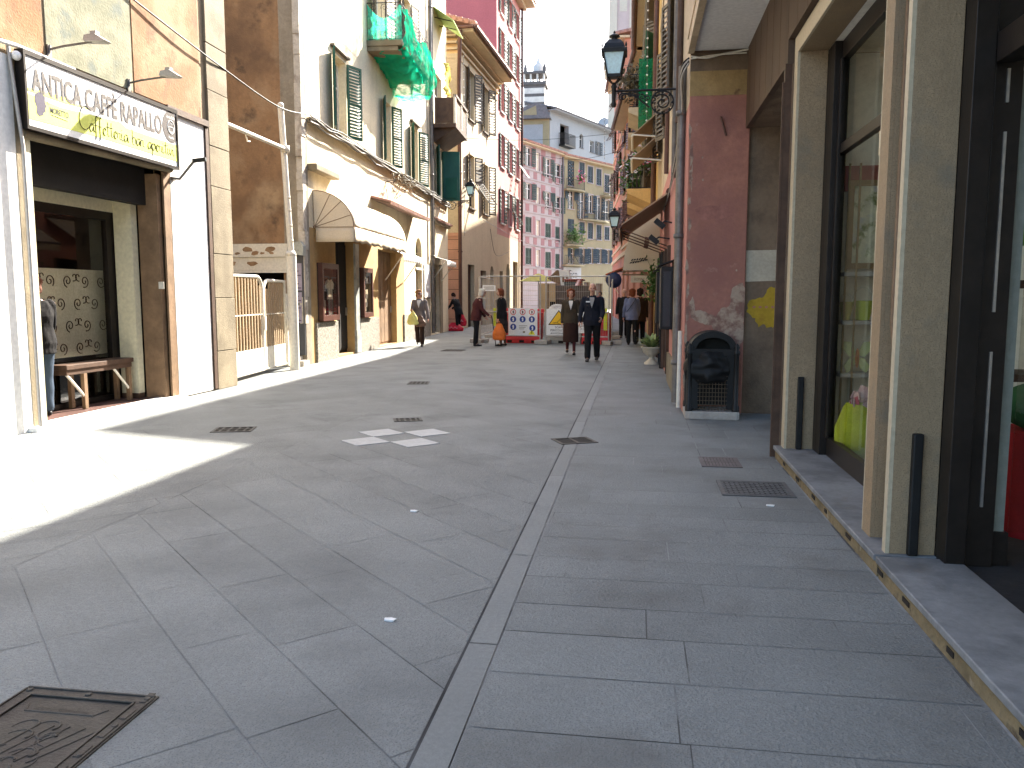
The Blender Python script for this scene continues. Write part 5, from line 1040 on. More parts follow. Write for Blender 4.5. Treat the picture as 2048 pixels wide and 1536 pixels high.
# pipes on its corner
pipe(b12, 'downpipe', m_pipe, [(0.56, 11.25, 4.5), (0.555, 11.25, 0.05)], 0.055, [(0.557, 11.25, z_) for z_ in (0.6, 2.3, 3.9)])
pipe(b12, 'downpipe', m_ivory, [(0.575, 10.72, 1.05), (0.57, 10.72, 0.05)], 0.03)
pipe(b12, 'downpipe', m_stone, [(0.57, 11.9, 3.9), (0.57, 11.9, 0.1)], 0.045)
pipe(b12, 'downpipe', m_dkwood, [(0.57, 12.3, 8.6), (0.57, 12.3, 4.0)], 0.05); pipe(b12, 'downpipe', m_pipe, [(0.57, 13.6, 8.6), (0.57, 13.6, 3.4)], 0.045); pipe(b12, 'downpipe', m_redbr, [(0.56, 16.6, 8.6), (0.56, 16.6, 3.9)], 0.06)
for k in range(4):
    m = MB(); m.tube(catmull([(0.60, 10.58, 4.42 - k * .02), (0.52, 10.7, 4.35 - .05 * k), (0.56, 11.2, 4.2 - 0.1 * k), (0.55, 12.5, 3.7 - 0.1 * k), (0.56, 15 + k, 3.3)], 5), 0.012, 5); tag(m.build('cable', m_galv if k % 2 else m_black), 'loose cable sagging along the wall from the soffit corner by the downpipe', 'cable', 'cables at the soffit corner')
m = MB(); m.tube(catmull([(0.62, 10.55, 4.43), (0.8, 10.54, 4.40), (1.0, 10.55, 4.44), (1.2, 10.56, 4.47), (1.3, 10.5, 4.47)], 5), 0.012, 5); m.tube(catmull([(0.62, 10.55, 4.40), (0.9, 10.54, 4.43), (1.28, 10.5, 4.43)], 5), 0.009, 5); tag(m.build('cable', m_ivory), 'pale cable drooping across the top of the red end wall under the soffit', 'cable')
# ================================================================ NEAR SHOP (right foreground)
sb = thing('shop_building', (2, 4, 0), 'building with travertine shopfront and an overhanging upper storey on the near right', 'building')
m = MB(); m.box(0.60, 7, -7, 10.58, 4.60, 8.7); m.build('upper_storey', m_creamold, sb)
m = MB(); m.box(0.66, 1.30, -7, 10.58, 4.50, 4.598); m.build('soffit', m_soffit, sb)
m = MB(); m.box(0.585, 0.66, -7, 10.58, 4.47, 4.64); m.box(0.575, 0.62, -7, 10.58, 4.64, 4.74); m.build('edge_moulding', m_creamold, sb)
m = MB(); m.box(1.30, 1.36, 7.76, 10.56, 3.55, 4.499); m.box(1.30, 1.36, -7, 7.76, 3.76, 4.499)
m.build('fascia', m_plank, sb)
for k in range(18):
    yy = 10.3 - k * 0.42; m = MB(); m.box(1.2975, 1.2995, yy, yy + 0.006, 3.56 if yy > 7.8 else 3.77, 4.49); m.build('fascia_joint', m_dkwood, sb)
m = MB(); m.box(1.36, 5, 7.76, 10.56, 3.56, 3.62); m.build('porch_ceiling', m_brown2, sb)
m = MB(); m.box(1.285, 1.345, 7.77, 7.83, 0.0, 3.56); m.box(1.265, 1.285, 7.765, 7.785, 0.0, 3.4); m.build('porch_post', m_dkwood, sb)
m = MB(); m.box(1.345, 5, 7.72, 7.765, 0, 3.55); m.build('porch_side_wall', m_brown2, sb)
# travertine
def jamb(y0, y1, z1, nm='jamb'):
    m = MB(); m.box(1.372, 1.60, y0, y1, 0.12, z1); o = m.build(nm, m_trav, sb, bevel=0.003)
    m = MB(); m.box(1.350, 1.371, y0 + 0.001, y1 - 0.001, 0.12, z1); m.build('sawn_edge', m_travedge, o)
jamb(7.55, 7.70, 3.60); jamb(4.50, 4.56, 3.60)
m = MB(); m.box(1.372, 1.60, 4.80, 7.70, 3.601, 3.75); o = m.build('lintel', m_trav, sb); m = MB(); m.box(1.350, 1.371, 4.80, 7.70, 3.6, 3.75); m.build('sawn_edge', m_travedge, o)
m = MB(); m.box(1.372, 1.60, -6, 4.56, 3.601, 3.75); m.build('lintel', m_trav, sb)
m = MB(); m.box(1.375, 1.60, 4.80, 4.97, 0.12, 3.6); o = m.build('pier', m_trav, sb); m = MB(); m.box(1.352, 1.374, 4.955, 4.969, 0.12, 3.6); m.build('sawn_edge', m_travedge, o)
m = MB(); m.box(1.352, 1.374, 4.80, 4.954, 0.12, 3.6); m.build('pier_face', m_trav, sb)
m = MB(); m.box(1.43, 1.5, 4.56, 4.80, 0.0, 3.6); m.build('rusty_recess', mat('rust_stained_render', (0.27, 0.18, 0.09), 0.9, 0.25, 3, 0.3, 40, streak=0.4, stain=((0.34, 0.28, 0.18), 2, 0.5, 0.65)), sb)
m = MB(); m.tube([(1.405, 4.76, 3.6), (1.405, 4.76, 1.35), (1.40, 4.70, 1.25), (1.41, 4.62, 1.22)], 0.012, 6); m.build('conduit', m_wood, sb)
for y, x in ((7.545, 1.47), (4.495, 1.475)): m = MB(); m.box(x - 0.022, x + 0.03, y - 0.035, y + 0.004, 0.122, 0.78); m.build('door_stop', m_black, sb, bevel=0.008)
for (y0, y1, z) in ((4.47, 7.72, 0.12), (-3, 4.44, 0.122)):
    m = MB(); m.box(1.285, 1.70, y0, y1, z - 0.035, z); o = m.build('marble_step', m_sill, sb, bevel=0.006)
    m = MB(); m.box(1.305, 1.68, y0, y1, 0, z - 0.036)
    m.build('riser', mat('dirty_tufa_riser', (0.20, 0.155, 0.085), 0.95, 0.3, 5, 0.8, 30, stain=[((0.05, 0.04, 0.03), 5, 0.55, 0.65), ((0.28, 0.24, 0.17), 8, 0.6, 0.7)]), sb)
r_ = random.Random(9)
for k in range(9): m = MB(); y = 7.2 - k * 0.55 + r_.uniform(-.1, .1); m.box(1.300, 1.304, y, y + r_.uniform(.06, .14), 0.03, 0.055); m.build('vent_hole', m_nearblack, sb)
# display window
f = MB()
for a in ((1.601, 1.72, 7.30, 7.552, 0.12, 3.6), (1.66, 1.72, 4.97, 7.30, 0.12, 0.28), (1.66, 1.72, 4.97, 7.30, 3.45, 3.6), (1.66, 1.72, 4.97, 7.30, 2.68, 2.76), (1.601, 1.72, 4.80, 4.969, 0.12, 3.6)): f.box(*a)
f.box(1.64, 1.66, 7.24, 7.30, 0.28, 3.45); f.box(1.60, 1.605, 7.44, 7.45, 0.12, 3.6)
dw = f.build('display_window', m_darkframe, sb, bevel=0.004)
m = MB(); m.box(1.685, 1.693, 4.97, 7.31, 0.27, 2.69); m.box(1.685, 1.693, 4.97, 7.31, 2.75, 3.46); m.build('pane', m_glass, dw)
m_shopwall = mat('pale_grey_shop_wall', (0.80, 0.77, 0.66), 0.8, 0.04, 2, 0.03, 30)
m = MB(); m.box(1.73, 5.0, 7.69, 7.715, 0, 3.6); m.box(4.6, 4.7, -4, 7.69, 0, 3.6); m.box(1.60, 5, -4, 7.69, 3.605, 3.68); m.box(1.73, 5, -4.1, -4, 0, 3.6); m.box(1.71, 4.6, -4, 7.69, 0.02, 0.10, 1); m.build('shop_interior', [m_shopwall, mat('dark_mat_floor', (0.025, 0.024, 0.024), 0.9, 0.3, 6, 0.3, 40)], sb)
m = MB(); m.box(1.735, 1.76, 7.58, 7.685, 0.1, 2.66); m.box(1.765, 2.6, 7.665, 7.687, 2.42, 2.64, 1); m.build('red_banner', [m_shopwall, fab('brick_red_banner', (0.34, 0.07, 0.04))], sb)
# shelves and what stands on them
sh = thing('display_shelf', (2.1, 7.5, 0.1), 'glass shelving with thin posts inside the shop window', 'shelf')
for zz in (1.672, 1.252, 0.793): m = MB(); m.box(1.775, 2.45, 7.40, 7.66, zz, zz + 0.035); m.build('shelf', m_greyp, sh)
for xx, yy in ((1.785, 7.41), (1.87, 7.40), (2.4, 7.41)): m = MB(); m.box(xx - 0.008, xx + 0.008, yy - 0.008, yy + 0.008, 0.1, 2.62); m.build('post', mat('brass_post', (0.30, 0.22, 0.10), 0.4, metal=0.8), sh)
t = thing('framed_picture', (2.08, 7.65, 1.74), 'gold framed picture of a pale green garden at the back of the shop window', 'picture')
m = MB()
for a in ((1.845, 2.31, 2.46, 2.51), (1.845, 2.31, 1.74, 1.79), (1.845, 1.885, 1.79, 2.46), (2.27, 2.31, 1.79, 2.46)): m.box(a[0], a[1], 7.63, 7.66, a[2], a[3])
m.build('frame', mat('old_gold', (0.28, 0.19, 0.07), 0.5, 0.2, 8, metal=0.5), t)
m = MB(); m.box(1.885, 2.27, 7.645, 7.655, 1.79, 2.46); m.build('canvas', mat('garden_picture', (0.72, 0.76, 0.58), 0.7, 0.25, 7, 0, stain=[((0.16, 0.24, 0.06), 6, 0.52, 0.6), ((0.55, 0.60, 0.62), 5, 0.55, 0.62)]), t)
def basket(x, y, z, r, h, mm, label, handle=True):
    t = thing('gift_basket', (x, y, z), label, 'basket'); m = MB(); m.lathe((x, y, z), [(r * .7, 0), (r, h * .6), (r * 1.1, h)], 14); m.build('bowl', mm, t)
    if handle:
        m = MB(); m.tube([(x + r * math.cos(a), y, z + h + r * 1.5 * math.sin(a)) for a in [math.pi * i / 10 for i in range(11)]], 0.008, 5); m.build('handle', m_ivory, t)
m_lime = fab('lime_cloth', (0.42, 0.52, 0.04)); m_lemon = fab('lemon_cloth', (0.48, 0.42, 0.08))
basket(1.825, 7.5, 1.29, 0.05, 0.16, m_lemon, 'small lemon yellow gift basket beside the green one on the middle shelf'); basket(1.965, 7.5, 1.29, 0.08, 0.17, m_lime, 'lime green gift basket with a pale handle on the middle shelf')
t = thing('butterfly_ornament', (1.935, 7.5, 0.83), 'pale green butterfly ornament with an orange body on the lower shelf', 'ornament'); m = MB()
for sgn in (-1, 1): m.ext([(0, .02), (sgn * .05, .13), (sgn * .12, .14), (sgn * .13, .08), (sgn * .06, .0)], (1.935, 7.5, 0.965), (1, 0, 0), (0, 0, 1), (0, 0.015, 0)); m.ext([(0, .0), (sgn * .06, -.01), (sgn * .11, -.08), (sgn * .08, -.14), (sgn * .03, -.10)], (1.935, 7.5, 0.965), (1, 0, 0), (0, 0, 1), (0, 0.015, 0))
m.build('wings', fab('pale_green_felt', (0.62, 0.70, 0.34)), t); m = MB(); m.ball((1.935, 7.495, 0.955), 0.018, 0.018, 0.09); m.build('body', fab('orange_felt', (0.55, 0.2, 0.06)), t)
t = thing('gift_bag', (1.88, 7.12, 0.1), 'big lime cloth bag topped with a pink striped frill in the shop window', 'bag')
m = MB(); m.lathe((1.88, 7.12, 0.105), [(0.15, 0), (0.2, 0.12), (0.19, 0.3), (0.13, 0.46), (0.10, 0.5)], 18)
for i, p in enumerate(m.v): m.v[i] = p + V((noise.noise(p * 9) * .03, noise.noise(p * 9 + V((3, 0, 0))) * .03, 0))
m.build('sack', m_lime, t)
m = MB(); r_ = random.Random(4)
for k in range(26):
    a = r_.uniform(0, 6.28); c = V((1.90 + .09 * math.cos(a), 7.09 + .07 * math.sin(a), 0.52 + r_.uniform(0, .16))); m.ext([(-.06, 0), (-.03, .07), (.03, .08), (.06, .01)], c, V((math.cos(a + 1.2), math.sin(a + 1.2), .2)), (0, 0, 1), V((math.cos(a), math.sin(a), 0)) * .008, k % 3 == 0)
m.build('frill', [fab('rose_white_ribbon', (0.55, 0.40, 0.42)), fab('rose_ribbon', (0.40, 0.06, 0.12))], t)
# shop door
f = MB()
for a in ((1.601, 1.70, 4.36, 4.499, 0.10, 3.6), (1.715, 1.845, 4.40, 4.499, 0.1, 3.6), (1.70, 1.80, -3, 4.36, 2.62, 2.76), (1.85, 1.93, 4.43, 4.499, 0.1, 0.28)): f.box(*a)
ds = f.build('door_surround', m_darkframe, sb, bevel=0.004)
m = MB(); m.box(1.852, 1.912, 4.45, 4.49, 0.28, 2.6); m.build('door_edge', mat('pale_green_glass_edge', (0.20, 0.215, 0.185), 0.4, 0.05), ds)
m = MB()
for z0, z1 in ((0.42, 1.22), (1.42, 2.3), (2.44, 2.6)): m.box(1.768, 1.782, 4.392, 4.4, z0, z1)
m.build('steel_strip', m_steel, ds)
m = MB(); m.box(1.93, 3.2, 4.44, 4.452, 0.28, 2.6); m.build('pane', m_glass, ds)
bl = MB(); bl.ball((2.24, 5.4, 2.02), 0.2, 0.2, 0.24, 16, 10); tag(bl.build('balloon', fab('lime_rubber', (0.16, 0.42, 0.01), 0.4)), 'bright lime green balloon inside the shop door', 'balloon')
m = MB(); m.box(2.1, 2.8, 5.6, 6.0, 1.55, 1.6); m.box(2.1, 2.8, 5.6, 6.0, 0.95, 1.0); m.box(2.75, 2.8, 5.6, 6.0, 0.1, 1.6); m.box(2.1, 2.14, 5.6, 6.0, 0.1, 1.6); tag(m.build('display_stand', m_dkwood), 'dark display stand inside the shop door', 'stand')
m = MB(); m.lathe((2.35, 5.1, 0.1), [(0.2, 0), (0.26, 0.5), (0.24, 0.62)], 14); tag(m.build('red_sack', fab('red_felt', (0.30, 0.02, 0.025))), 'red felt sack on the shop floor inside the door', 'sack')
m = MB(); m.ball((2.33, 5.1, 0.86), 0.2, 0.18, 0.14); tag(m.build('cushion', fab('dark_green_felt', (0.03, 0.12, 0.05))), 'dark green cushion on top of the red sack', 'cushion')

# ================================================================ LITTER BIN
bn = thing('litter_bin', (0.93, 10.3, 0), 'black cast iron litter bin with arched hood and hanging bag by the red wall', 'litter bin')
bx0, bx1, by0, by1 = 0.66, 1.215, 10.06, 10.50
m = MB(); m.ext([(-.33, -.26), (-.28, -.285), (.28, -.285), (.32, -.25), (.32, .22), (-.33, .22)], (0.945, 10.29, 0), (1, 0, 0), (0, 1, 0), (0, 0, 0.1)); m.build('base', m_conc, bn, bevel=0.012)
for x in (bx0, bx1):
    for y in (by0, by1):
        m = MB(); m.lathe((x, y, 0.1), [(0.045, 0), (0.045, 0.06), (0.032, 0.08), (0.030, 0.68), (0.04, 0.70), (0.04, 0.73), (0.025, 0.75), (0.038, 0.78), (0.025, 0.81), (0.004, 0.83)], 10); m.build('post', m_black, bn)
m = MB()
for x in (bx0 + .01, bx1 - .01): m.box(x - 0.012, x + 0.012, by0 + .03, by1 - .03, 0.12, 0.86)
m.box(bx0 + .03, bx1 - .03, by1 - .02, by1, 0.12, 0.9); m.box(bx0 + .02, bx1 - .02, by0 - .01, by0 + .015, 0.78, 0.86); m.box(bx0 + .02, bx0 + .11, by0, by0 + .02, 0.12, 0.78); m.box(bx1 - .11, bx1 - .02, by0, by0 + .02, 0.12, 0.78); m.build('side_panel', m_black, bn)
cx, cy = (bx0 + bx1) / 2, 0; R0 = 0.275
arc = [math.pi * i / 16 for i in range(17)]
m = MB()
outer = [(R0 * math.cos(t), 0.21 * math.sin(t)) for t in arc]; inner = [((R0 - .075) * math.cos(t), 0.135 * math.sin(t)) for t in reversed(arc)]
m.ext(outer + inner, (cx, by0 - 0.005, 0.865), (1, 0, 0), (0, 0, 1), (0, 0.03, 0))
o2 = [(R0 * .99 * math.cos(t), 0.208 * math.sin(t)) for t in arc]; i2 = [((R0 - .012) * math.cos(t), 0.196 * math.sin(t)) for t in reversed(arc)]
m.ext(o2 + i2, (cx, by0 + 0.026, 0.865), (1, 0, 0), (0, 0, 1), (0, 0.42, 0)); m.ext(outer, (cx, by1 - 0.04, 0.865), (1, 0, 0), (0, 0, 1), (0, 0.03, 0)); m.build('hood', m_black, bn)
m = MB()                                                             # bag
def bagf(u, v):
    a = 2 * math.pi * u; r = 0.9 + 0.25 * math.sin(math.pi * v) ** 0.6; p = V((cx + 0.225 * r * math.cos(a), 10.19 + 0.17 * r * math.sin(a), 0.83 - 0.45 * v)); k = 1 - max(0, v - .8) * 3.2
    p = V((cx + (p.x - cx) * k - (0.09 * math.sin(math.pi * v) if math.cos(a) < -.5 else 0), 10.19 + (p.y - 10.19) * k, p.z)); return p + V((noise.noise(p * 12), noise.noise(p * 12 + V((7, 1, 2))), noise.noise(p * 9))) * 0.035
sheet(m, bagf, 40, 26); m.build('bin_bag', m_plasticbag, bn)
m = MB()
for k in range(9): x = bx0 + 0.13 + k * 0.037; m.tube([(x, by0 - 0.005, 0.11), (x, by0 - 0.005, 0.55)], 0.004, 4, cap=False)
for k in range(9): z = 0.13 + k * 0.05; m.tube([(bx0 + .1, by0 - .008, z), (bx1 - .1, by0 - .008, z)], 0.004, 4, cap=False)
m.build('wire_cage', mat('rusty_wire', (0.10, 0.075, 0.05), 0.6), bn)

# ================================================================ LANTERNS
def lantern(base, s, arm, side, label, bh=0.0):
    """base: post foot under the lantern; arm: vector to the wall"""
    base = V(base); t = thing('street_lantern', base, label, 'street lamp', 'wall bracket lanterns along the street'); X, Y, Z = V((1, 0, 0)), V((0, 1, 0)), V((0, 0, 1)); b = base + Z * 0.12 * s
    sq = lambda z, h: [b + Z * z * s + X * a * h * .9 * s + Y * c * h * .9 * s for a, c in ((-1, -1), (1, -1), (1, 1), (-1, 1))]
    m = MB(); m.loft([sq(0.02, .098), sq(0.33, .168)], 0, False); m.build('milk_glass', m_lglass, t)
    m = MB()
    for i in range(4): m.tube([sq(0, .11)[i], sq(0.36, .185)[i]], 0.014 * s, 6)
    m.loft([sq(-0.02, .105), sq(-0.02, .12), sq(0.02, .122), sq(0.02, .10)], 0, False); m.loft([sq(0.325, .178), sq(0.325, .215), sq(0.375, .22), sq(0.39, .18)], 0, False)
    for i in range(4): m.lathe(sq(0.39, .2)[i], [(.014 * s, 0), (.018 * s, .03 * s), (.004 * s, .07 * s)], 8)
    m.build('cage', m_black, t)
    m = MB(); m.loft([sq(0.39, .185), sq(0.46, .155), sq(0.525, .10), sq(0.54, .055)], 0, False); m.lathe(b + Z * 0.54 * s, [(.05 * s, 0), (.045 * s, .03 * s), (.085 * s, .045 * s), (.08 * s, .06 * s), (.04 * s, .085 * s), (.015 * s, .095 * s), (.02 * s, .105 * s), (.003 * s, .14 * s)], 14); m.build('roof', m_black, t)
    m = MB(); m.box(b.x - .1 * s, b.x + .1 * s, b.y - .155 * s, b.y - .148 * s, b.z + .395 * s, b.z + .43 * s); 
    m = MB(); m.lathe(b + Z * 0.02 * s, [(.05 * s, .30 * s), (.045 * s, .2 * s), (.03 * s, .16 * s)], 10); m.build('lamp_holder', m_black, t)
    m = MB()
    for i in range(4):
        p = sq(-0.02, .10)[i]; m.tube(catmull([p, base + Z * .06 * s + (p - b) * .6, base + Z * 0.0 * s], 4), 0.011 * s, 6)
    m.lathe(base, [(.03 * s, -.34 * s), (.045 * s, -.30 * s), (.03 * s, -.26 * s), (.035 * s, -.06 * s), (.05 * s, -.03 * s), (.03 * s, 0), (.015 * s, .03 * s)], 10); m.build('stem', m_black, t)
    m = MB(); A = V(arm); L_ = A.length; a = A / L_; o = base - Z * 0.10 * s; m.tube([o, o + A], 0.018 * s, 7); m.box(*(sorted((o.x + A.x - .02, o.x + A.x + .02))), o.y - .04, o.y + .04, o.z - .45 * s, o.z + .12)
    c = o + a * (L_ - 0.25 * s) - Z * 0.19 * s; scroll(m, c, a, Z, .17 * s, .17 * s, 1, 0.014 * s); scroll(m, c, a, Z, .02 * s, .13 * s, 1.4, 0.013 * s)
    for k in range(8): t_ = k * math.pi / 4; m.ball(c + a * .15 * s * math.cos(t_) + Z * .15 * s * math.sin(t_), 0.022 * s, n=6, m=4)
    scroll(m, o + a * .14 * s - Z * .09 * s, a, Z, .015 * s, .06 * s, 1.5, 0.012 * s, 1.0); m.tube(catmull([o + a * .1 * s - Z * .03 * s, o + a * .3 * s - Z * .07 * s, o + a * .42 * s - Z * .16 * s, o + a * .55 * s - Z * .26 * s], 4), 0.014 * s, 6)
    for k in range(5): scroll(m, o + a * (.25 + .09 * k) * s - Z * (.05 + .025 * k) * s, a, Z, .012 * s, .05 * s, 1.2, 0.010 * s, k)
    m.build('bracket', m_black, t)
lantern((-0.39, 13.0, 4.74), 1.0, (0.99, 0, 0), 1, 'large black wall lantern on a scrolled iron bracket against the sky on the right')
lantern((-0.77, 28.2, 3.72), 1.0, (1.25, 0, 0), 1, 'small distant lantern on the right in front of the orange house')
lantern((-6.85, 33.6, 5.55), 1.0, (-1.05, 0, 0), -1, 'lantern on a scrolled bracket on the sunlit left side of the street')

# ================================================================ RIGHT HAND AWNINGS, LAMPS, BOARDS
t = thing('awning', (0.2, 16.5, 3.0), 'brown stretched awning held by dark tie rods on the right, nearest of its pair', 'awning')
def slab_(mb, y0, y1, xw, zw, xf, zf, th=0.03, mi=0): mb.obox((xw, y0, zw), (xf - xw, 0, zf - zw), (0, y1 - y0, 0), (0, 0, th), mi)
m = MB(); slab_(m, 15.6, 18.6, 0.60, 3.42, -0.32, 2.80); m.obox((-0.32, 15.6, 2.62), (-.02, 0, 0), (0, 3.0, 0), (0, 0, .2)); m.build('canopy', m_tan, t)
m = MB(); m.tube([(0.58, 15.6, 3.44), (0.58, 18.6, 3.44)], 0.06, 8); m.tube([(-.32, 15.55, 2.8), (-.32, 18.65, 2.8)], 0.035, 8); m.build('roller', m_redbr, t)
for y in (15.7, 16.6, 17.5, 18.4):
    m = MB(); p, q_ = V((-0.30, y, 2.76)), V((0.60, y, 2.42)); m.tube([p, q_], 0.013, 6); c = p.lerp(q_, .55); m.tube([c - (q_ - p) * .05, c + (q_ - p) * .05], 0.03, 6); m.build('tie_rod', m_redbr, t)
t = thing('awning', (0.2, 19.6, 3.0), 'brown stretched awning behind the one held by dark tie rods on the right', 'awning')
m = MB(); slab_(m, 19.3, 20.6, 0.59, 3.55, -0.30, 2.95); m.build('canopy', m_tan, t); m = MB(); m.tube([(0.56, 19.3, 3.57), (0.56, 20.6, 3.57)], 0.06, 8); m.build('roller', m_redbr, t)
t = thing('awning', (0.1, 22, 2.0), 'beige dome awning with a dark leaf spray emblem facing down the street on the right', 'awning')
y0 = 21.0; m = MB(); PR = [(0.58, 3.6), (0.30, 3.55), (0.02, 3.35), (-0.18, 3.02), (-0.30, 2.6), (-0.34, 2.15)]
m.ext([(0.58, 2.15)] + PR, (0, y0, 0), (1, 0, 0), (0, 0, 1), (0, 0.012, 0))
sheet(m, lambda u, v: V((PR[min(5, int(v * 5))][0] + (PR[min(5, int(v * 5) + 1)][0] - PR[min(5, int(v * 5))][0]) * (v * 5 - int(v * 5)), y0 + 0.012 + 4.5 * u, PR[min(5, int(v * 5))][1] + (PR[min(5, int(v * 5) + 1)][1] - PR[min(5, int(v * 5))][1]) * (v * 5 - int(v * 5)))), 6, 20); m.build('canopy', m_canvas2, t)
m = MB(); m.box(-0.37, 0.58, y0 - 0.012, y0 - 0.001, 2.02, 2.06); m.box(-0.37, 0.58, y0 - 0.016, y0 - 0.001, 2.10, 2.13); m.build('piping', m_wood, t)
m = MB(); m.box(-0.14, 0.45, y0 - 0.006, y0, 1.84, 2.015); m.build('valance', m_canvas2, t)
m = MB(); m.text('ROMINC ZAPI', (-0.05, y0 - 0.009, 1.89), (1, 0, 0), (0, 0, 1), (0, -1, 0), 0.1, depth=0.001, width=0.42); m.build('lettering', m_wood, t)
m = MB(); r_ = random.Random(6)
m.tube([(-.12, y0 - .006, 2.36), (.05, y0 - .006, 2.37), (.24, y0 - .006, 2.43)], 0.008, 5)
for k in range(13):
    x = -.14 + k * .032; z = 2.36 + .004 * k + (0.045 if k % 2 else -0.02 + .02 * (k > 6)); a = 0.5 + (k % 3) * .3; m.ext([(-.045, 0), (-.01, .02), (.045, .0), (.0, -.018)], (x, y0 - .008, z), (math.cos(a), 0, math.sin(a)), (-math.sin(a), 0, math.cos(a)), (0, .004, 0))
m.build('leaf_emblem', m_ink, t)
for i, (p, lb) in enumerate((((0.36, 14.6, 2.72), 'upper dark floodlight on the salmon wall above the menu boards'), ((0.28, 15.4, 2.5), 'lower dark floodlight on the salmon wall beside the tie rods'))):
    t = thing('floodlight', p, lb, 'lamp', 'dark floodlights on the salmon wall'); p = V(p); dv = V((-.5, 0, -.6)).normalized(); uv = V((.77, 0, -.64))
    m = MB(); m.obox(p - uv * .1 - V((0, .07, 0)), uv * .2, (0, .14, 0), dv * -.09); m.build('head', m_black, t); m = MB(); m.tube([p, p + V((0.12, 0, .08)), (0.6, p.y, p.z + .05)], 0.015, 6); m.build('arm', m_black, t)
for i, (y, lb) in enumerate(((13.6, 'black framed menu board nearest the downpipe on the salmon wall'), (16.4, 'black framed menu board beyond the nearer one, by the hanging plant'))):
    t = thing('menu_board', (0.55, y, 0.9), lb, 'board', 'black boards on the salmon wall'); m = MB(); m.box(0.40, 0.60, y, y + .7, 0.95, 1.98); m.build('frame', m_black, t, bevel=.01)
    m = MB(); m.box(0.44, 0.56, y - .004, y, 1.0, 1.9); m.build('panel', mat('dark_chalk_panel', (0.03, 0.03, 0.035), 0.4), t)
    m = MB(); m.obox((0.34, y - .05, 1.98), (0.28, 0, 0.1), (0, .85, 0), (0, 0, .02)); m.build('hood', m_black, t)
bush('hanging_plant', (0.42, 19.0, 1.85), 0.22, 200, m_leaf, 'leafy climbing plant hanging under the beige dome awning', 'plant', None, 0.11, 12, rz=0.45)
for y in (17.1, 18.1, 20.2): m = MB(); m.box(0.50, 0.58, y, y + .12, 0.0, 2.4); tag(m.build('door_shutter', m_black), 'folded dark shop shutter standing against the salmon wall', 'shutter', 'folded shutters by the restaurant door')
t = thing('awning', (-0.9, 33, 2.5), 'terracotta and cream umbrella awning far down the right side by the fence corner', 'awning')
m = MB(); slab_(m, 33.5, 36.5, 0.4, 3.0, -1.25, 2.35, .04); m.build('canopy', fab('terracotta_canvas', (0.45, 0.14, 0.08)), t); m = MB(); m.box(-1.26, -1.24, 33.5, 36.5, 2.1, 2.36); m.tube([(-1.2, 33.5, 2.3), (-0.7, 33.5, 1.6)], .02, 5); m.build('valance', m_canvas2, t)
t = thing('wall_sign', (-0.95, 30, 1.9), 'round dark blue hanging sign by the corner of the site fence', 'sign'); m = MB(); m.lathe((-0.85, 31.5, 2.1), [(.001, -.02), (.3, -.02), (.3, .02), (.001, .02)], 18, 0, (0, 1, 0)); m.build('disc', mat('blue_black_disc', (.02, .03, .08), .5), t); m = MB(); m.tube([(-.85, 31.5, 2.4), (0.47, 31.5, 2.5)], .015, 5); m.build('arm', m_black, t)

# urn planter
t = thing('urn_planter', (0.36, 18.15, 0), 'pale stone urn standing on the pavement by the restaurant door', 'planter')
m = MB(); m.lathe((0.36, 18.15, 0), [(.16, 0), (.16, .035), (.12, .06), (.055, .12), (.05, .16), (.10, .19), (.19, .27), (.215, .35), (.235, .36), (.235, .385), (.2, .39), (.18, .36)], 22); m.build('urn', mat('cast_stone', (0.50, 0.45, 0.36), 0.85, .1, 4, .2, 50), t)
m = MB(); r_ = random.Random(15)
for k in range(95):
    a = r_.uniform(0, 6.28); ln = r_.uniform(.2, .42); el = r_.uniform(.25, 1.25); rad = V((math.cos(a), math.sin(a), 0)); sd_ = V((-math.sin(a), math.cos(a), 0)); p0 = V((.36, 18.15, .37)) + rad * .05; pts = []
    for i in range(6): t_ = i / 5; pts.append(p0 + rad * ln * t_ * math.cos(el) * 1.1 + V((0, 0, 1)) * (ln * math.sin(el) * (1.5 * t_ - .75 * t_ * t_ * (1.4 - .5 * el))))
    for i in range(5):
        w0, w1 = (.036 * math.sin(math.pi * (.12 + .88 * i / 5)) + .004, .036 * math.sin(math.pi * (.12 + .88 * (i + 1) / 5)) + .001); m.quad(pts[i] - sd_ * w0, pts[i] + sd_ * w0, pts[i + 1] + sd_ * w1, pts[i + 1] - sd_ * w1, 0 if k % 5 else 1)
tag(m.build('potted_plant', [m_leafpale, m_leaf], base=(.36, 18.15, .37)), 'variegated plant with arching pale leaves growing in the stone urn', 'plant')

# ================================================================ ROADWORKS
Fn = Fac((-4.95, 25.6), (-0.78, 25.0), 1)
def fence_panel(F, a, b, h, label, rz0=0.15, nw=30):
    t = thing('site_fence', F.pt((a + b) / 2, 0), label, 'fence', 'wire mesh panels round the roadworks')
    m = MB(); 
    for s in (a + .03, b - .03): m.tube([F.pt(s, .05, 0), F.pt(s, h, 0)], .021, 7)
    for z in (rz0 + .1, 1.0, h): m.tube([F.pt(a + .03, z, 0), F.pt(b - .03, z, 0)], .019, 7)
    m.build('frame', m_galv, t)
    m = MB()
    for k in range(1, nw): m.tube([F.pt(a + (b - a) * k / nw, rz0 + .1, 0), F.pt(a + (b - a) * k / nw, h, 0)], .0028, 4, cap=False)
    for k in range(1, 8): z = rz0 + .1 + (h - rz0 - .1) * k / 8; m.tube([F.pt(a, z, 0), F.pt(b, z, 0)], .0028, 4, cap=False)
    m.build('mesh', m_galv, t)
    for s in (a + .03, b - .03): m = MB(); m.obox(F.pt(s - .12, 0, -.3), F.u * .24, F.n * .6, V((0, 0, .13))); m.build('foot', m_conc, t, bevel=.02)
mid = Fn.L / 2
